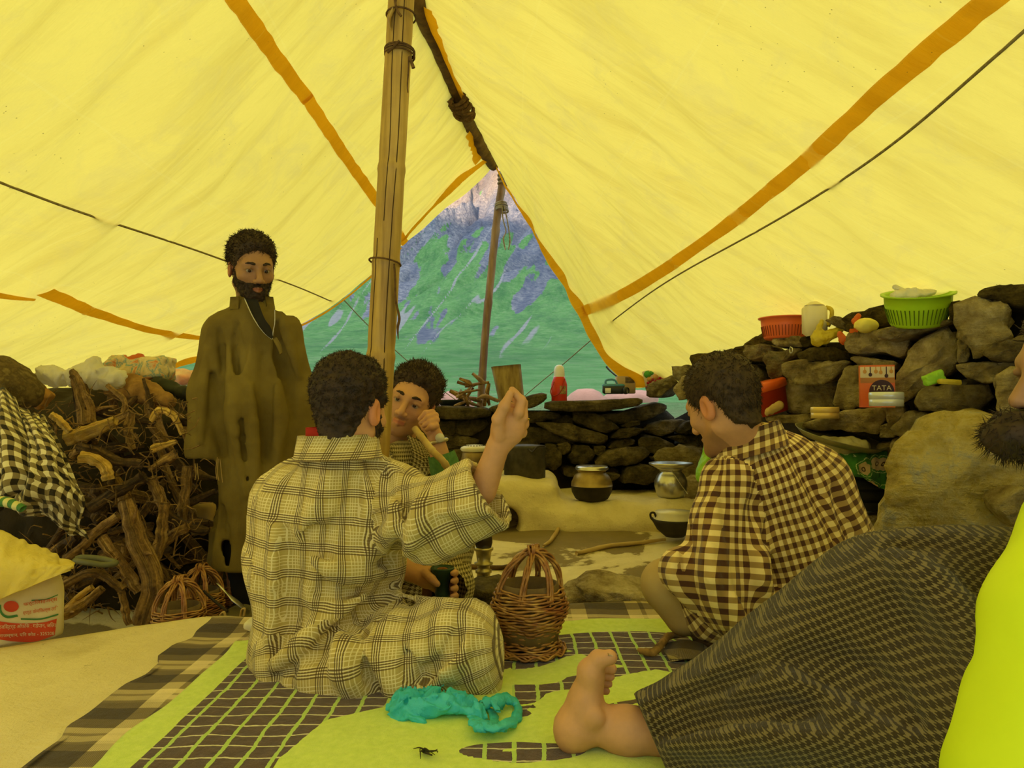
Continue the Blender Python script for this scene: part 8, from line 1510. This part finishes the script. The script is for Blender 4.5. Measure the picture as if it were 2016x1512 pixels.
mk('brown_stripe', *slab(-.49, .49, .56, .68, 0, .001), mat('pack_amber', (.50, .22, .03), (.36, .13, .02), 9, .4, 0), tp, smooth=False)
M_PKBR = mat('pack_brown', (.05, .015, .012), None, 5, .4, 0); an = np.linspace(0, 2 * np.pi, 30, endpoint=False); V = [pk(.12 + .36 * math.cos(q), .36 + .27 * math.sin(q), .002) for q in an]; mk('brown_oval', V, [list(range(30))], M_PKBR, tp, smooth=False)
for u0, L in ((-.36, .10), (-.20, .17), (-.04, .10), (.10, .12), (.26, .20), (.40, .10)):
    mk('spoon_print', *slab(u0 - .014, u0 + .014, .92 - L, .93, .001, .002), M_PKBR if L > .15 else mat('pack_gold', (.62, .30, .04), None, 5, .4, 0), tp, smooth=False)
    V = [pk(u0 + .055 * math.cos(q), .92 - L + .045 * math.sin(q), .0022) for q in an]; mk('spoon_print', V, [list(range(30))], M_PKBR if L > .15 else mat('pack_gold', (.62, .30, .04)), tp, smooth=False)
cu = bpy.data.curves.new('t', 'FONT'); cu.body = 'TATA'; cu.size = 1; to = bpy.data.objects.new('t', cu); COL.objects.link(to); bpy.context.view_layer.update(); me = bpy.data.meshes.new_from_object(to.evaluated_get(bpy.context.evaluated_depsgraph_get())); bpy.data.objects.remove(to)
v = np.array([q.co[:2] for q in me.vertices]); fs = [list(p_.vertices) for p_ in me.polygons]; bpy.data.meshes.remove(me); mn, mx_ = v.min(0), v.max(0); f_ = (v - mn) / (mx_ - mn); mk('brand_lettering', [pk(-.16 + .56 * a, .39 + .11 * b_, .004) for a, b_ in f_], fs, mat('pack_cream', (1, 1, 1)), tp, smooth=False)
# tray, bundle, floral cloth and crate below the shelf
M_TRAY = mat('tray_metal', (.36, .34, .20), (.22, .20, .11), 8, .4, .1, metal=.6); c0, s = W(1655, 905, .12); tr2 = thing('serving_tray', c0, 'large round metal tray lying in the gap under the stone shelf', 'tray'); V, Fc = lathe([(.001, .0), (.15, .004), (.175, .022), (.183, .024), (.176, .018), (.15, -.004), (.001, -.006)], 56, at(1652, 868, c0[1]) , M=rotm('Y', 11) @ rotm('X', 12)); mk('dish', V, Fc, M_TRAY, tr2)
crumpled('cloth_bundle', lambda p: smin(ell(p, at(1672, 880, c0[1] - .02), (.085, .06, .040)), ell(p, at(1625, 872, c0[1]), (.04, .04, .03)), .03), [at(1600, 915, c0[1]), at(1730, 840, c0[1])], .10, .007, .014, 16, 38, mat('pale_bundle', (.62, .58, .36), (.44, .40, .20), 20, .9, .4), 'pale stuffed cloth bundle under the round tray', 'bundle')
m, t, b = nt('floral_green'); co, u, v = uvsep(t); vo = N(t, 'ShaderNodeTexVoronoi'); vo.inputs['Scale'].default_value = 15; t.links.new(co, vo.inputs['Vector']); dd_ = vo.outputs['Distance']; nn_ = noise(t, co, 60, 3, .6)
dd2 = mathn(t, 'ADD', dd_, mathn(t, 'MULTIPLY', mathn(t, 'SUBTRACT', nn_, .5), .22)); c = mixc(t, mathn(t, 'LESS_THAN', dd2, .42), (.05, .22, .04), (.66, .50, .30)); c = mixc(t, mathn(t, 'LESS_THAN', dd_, .16), c, (.09, .05, .02)); c = mixc(t, mathn(t, 'LESS_THAN', dd_, .09), c, (.66, .50, .30)); c = mixc(t, band_mask(t, dd2, .52, .56), c, (.55, .70, .35)); cloth_common(t, b, c); M_FLOR = m
Yc = c0[1] - .08
o = drape('floral_cloth', [[at(1630, 892, Yc), at(1670, 893, Yc - .02), at(1710, 890, Yc - .02), at(1745, 888, Yc)], [at(1640, 905, Yc - .02), at(1675, 912, Yc - .05), at(1712, 918, Yc - .05), at(1748, 912, Yc - .02)], [at(1645, 915, Yc - .02), at(1685, 930, Yc - .05), at(1718, 940, Yc - .05), at(1746, 935, Yc - .02)], [at(1652, 918, Yc - .02), at(1692, 938, Yc - .04), at(1722, 955, Yc - .04), at(1744, 965, Yc - .02)]], M_FLOR, n=40, m_=36, amp=.008, freq=5, seed=9); tag(o, 'green floral print cloth hanging over the black crate', 'cloth')
cr_ = thing('crate', onwall(1700, 1010, .1), 'black slatted crate half hidden behind the gingham man', 'crate'); M_CRT = mat('crate_black', (.010, .009, .008), (.02, .018, .014), 9, .6, .1); cc, s = W(1690, 965, .08)
V, Fc = box(cc + [0.02, .06, 0], (.20, .16, .17), .006); mk('inner_box', V, Fc, M_CRT, cr_)
for k in range(4): V, Fc = box(cc + [.02, -.026, -.066 + .044 * k], (.205, .008, .034), .002); mk('slat', V, Fc, M_CRT, cr_)
# small packets on the upper stone
c0, s = W(1842, 755, .12); crumpled('snack_packet', lambda p: rbox(p, at(1838, 744, c0[1]), (.034, .014, .018), .006, rotm('Y', -22)), [at(1815, 765, c0[1]), at(1862, 725, c0[1])], .02, .0032, .005, 40, 41, M_LIMEP, 'green snack packet leaning on the upper wall stone', 'packet')
V, Fc = box(at(1870, 752, c0[1] - .03), (.078, .03, .018), .005, rotm('Y', 4)); tag(mk('biscuit_packet', V, Fc, M_YELP), 'small flat yellow packet on the upper wall stone', 'packet')
V, Fc = tube(np.array([at(1898, 753, c0[1] - .05), at(1906, 752, c0[1] - .02), at(1925, 752, c0[1] + .03)]), .010, 14); tag(mk('battery', V, Fc, M_SOOT), 'dark battery lying beside the yellow packet', 'battery')
V, Fc = box(at(1978, 709, c0[1] - .1), (.045, .004, .003), 0); tag(mk('pen', V, Fc, M_FWHT), 'thin white pen lying in a crack of the wall', 'pen')
c0, s = at(1733, 1080, 1.75), 1.75 / 1450; crumpled('foam_scrap', lambda p: rbox(p, at(1733, 1082, 1.85), (.030, .03, .022), .008, rotm('Y', -15)), [at(1700, 1110, 1.85), at(1765, 1055, 1.85)], .02, .0035, .008, 30, 43, mat('yellow_foam', (1, 1, 1)), 'pale yellow foam scrap between the gingham robe and the tweed knee', 'scrap')
c0 = at(1392, 900, 3.4); crumpled('lime_bag', lambda p: cone(p, at(1400, 872, 3.6), at(1388, 935, 3.6), .030, .045), [at(1360, 955, 3.6), at(1425, 850, 3.6)], .06, .007, .010, 18, 44, M_LIMEP, 'bright lime green bag behind the chin of the gingham man', 'bag')
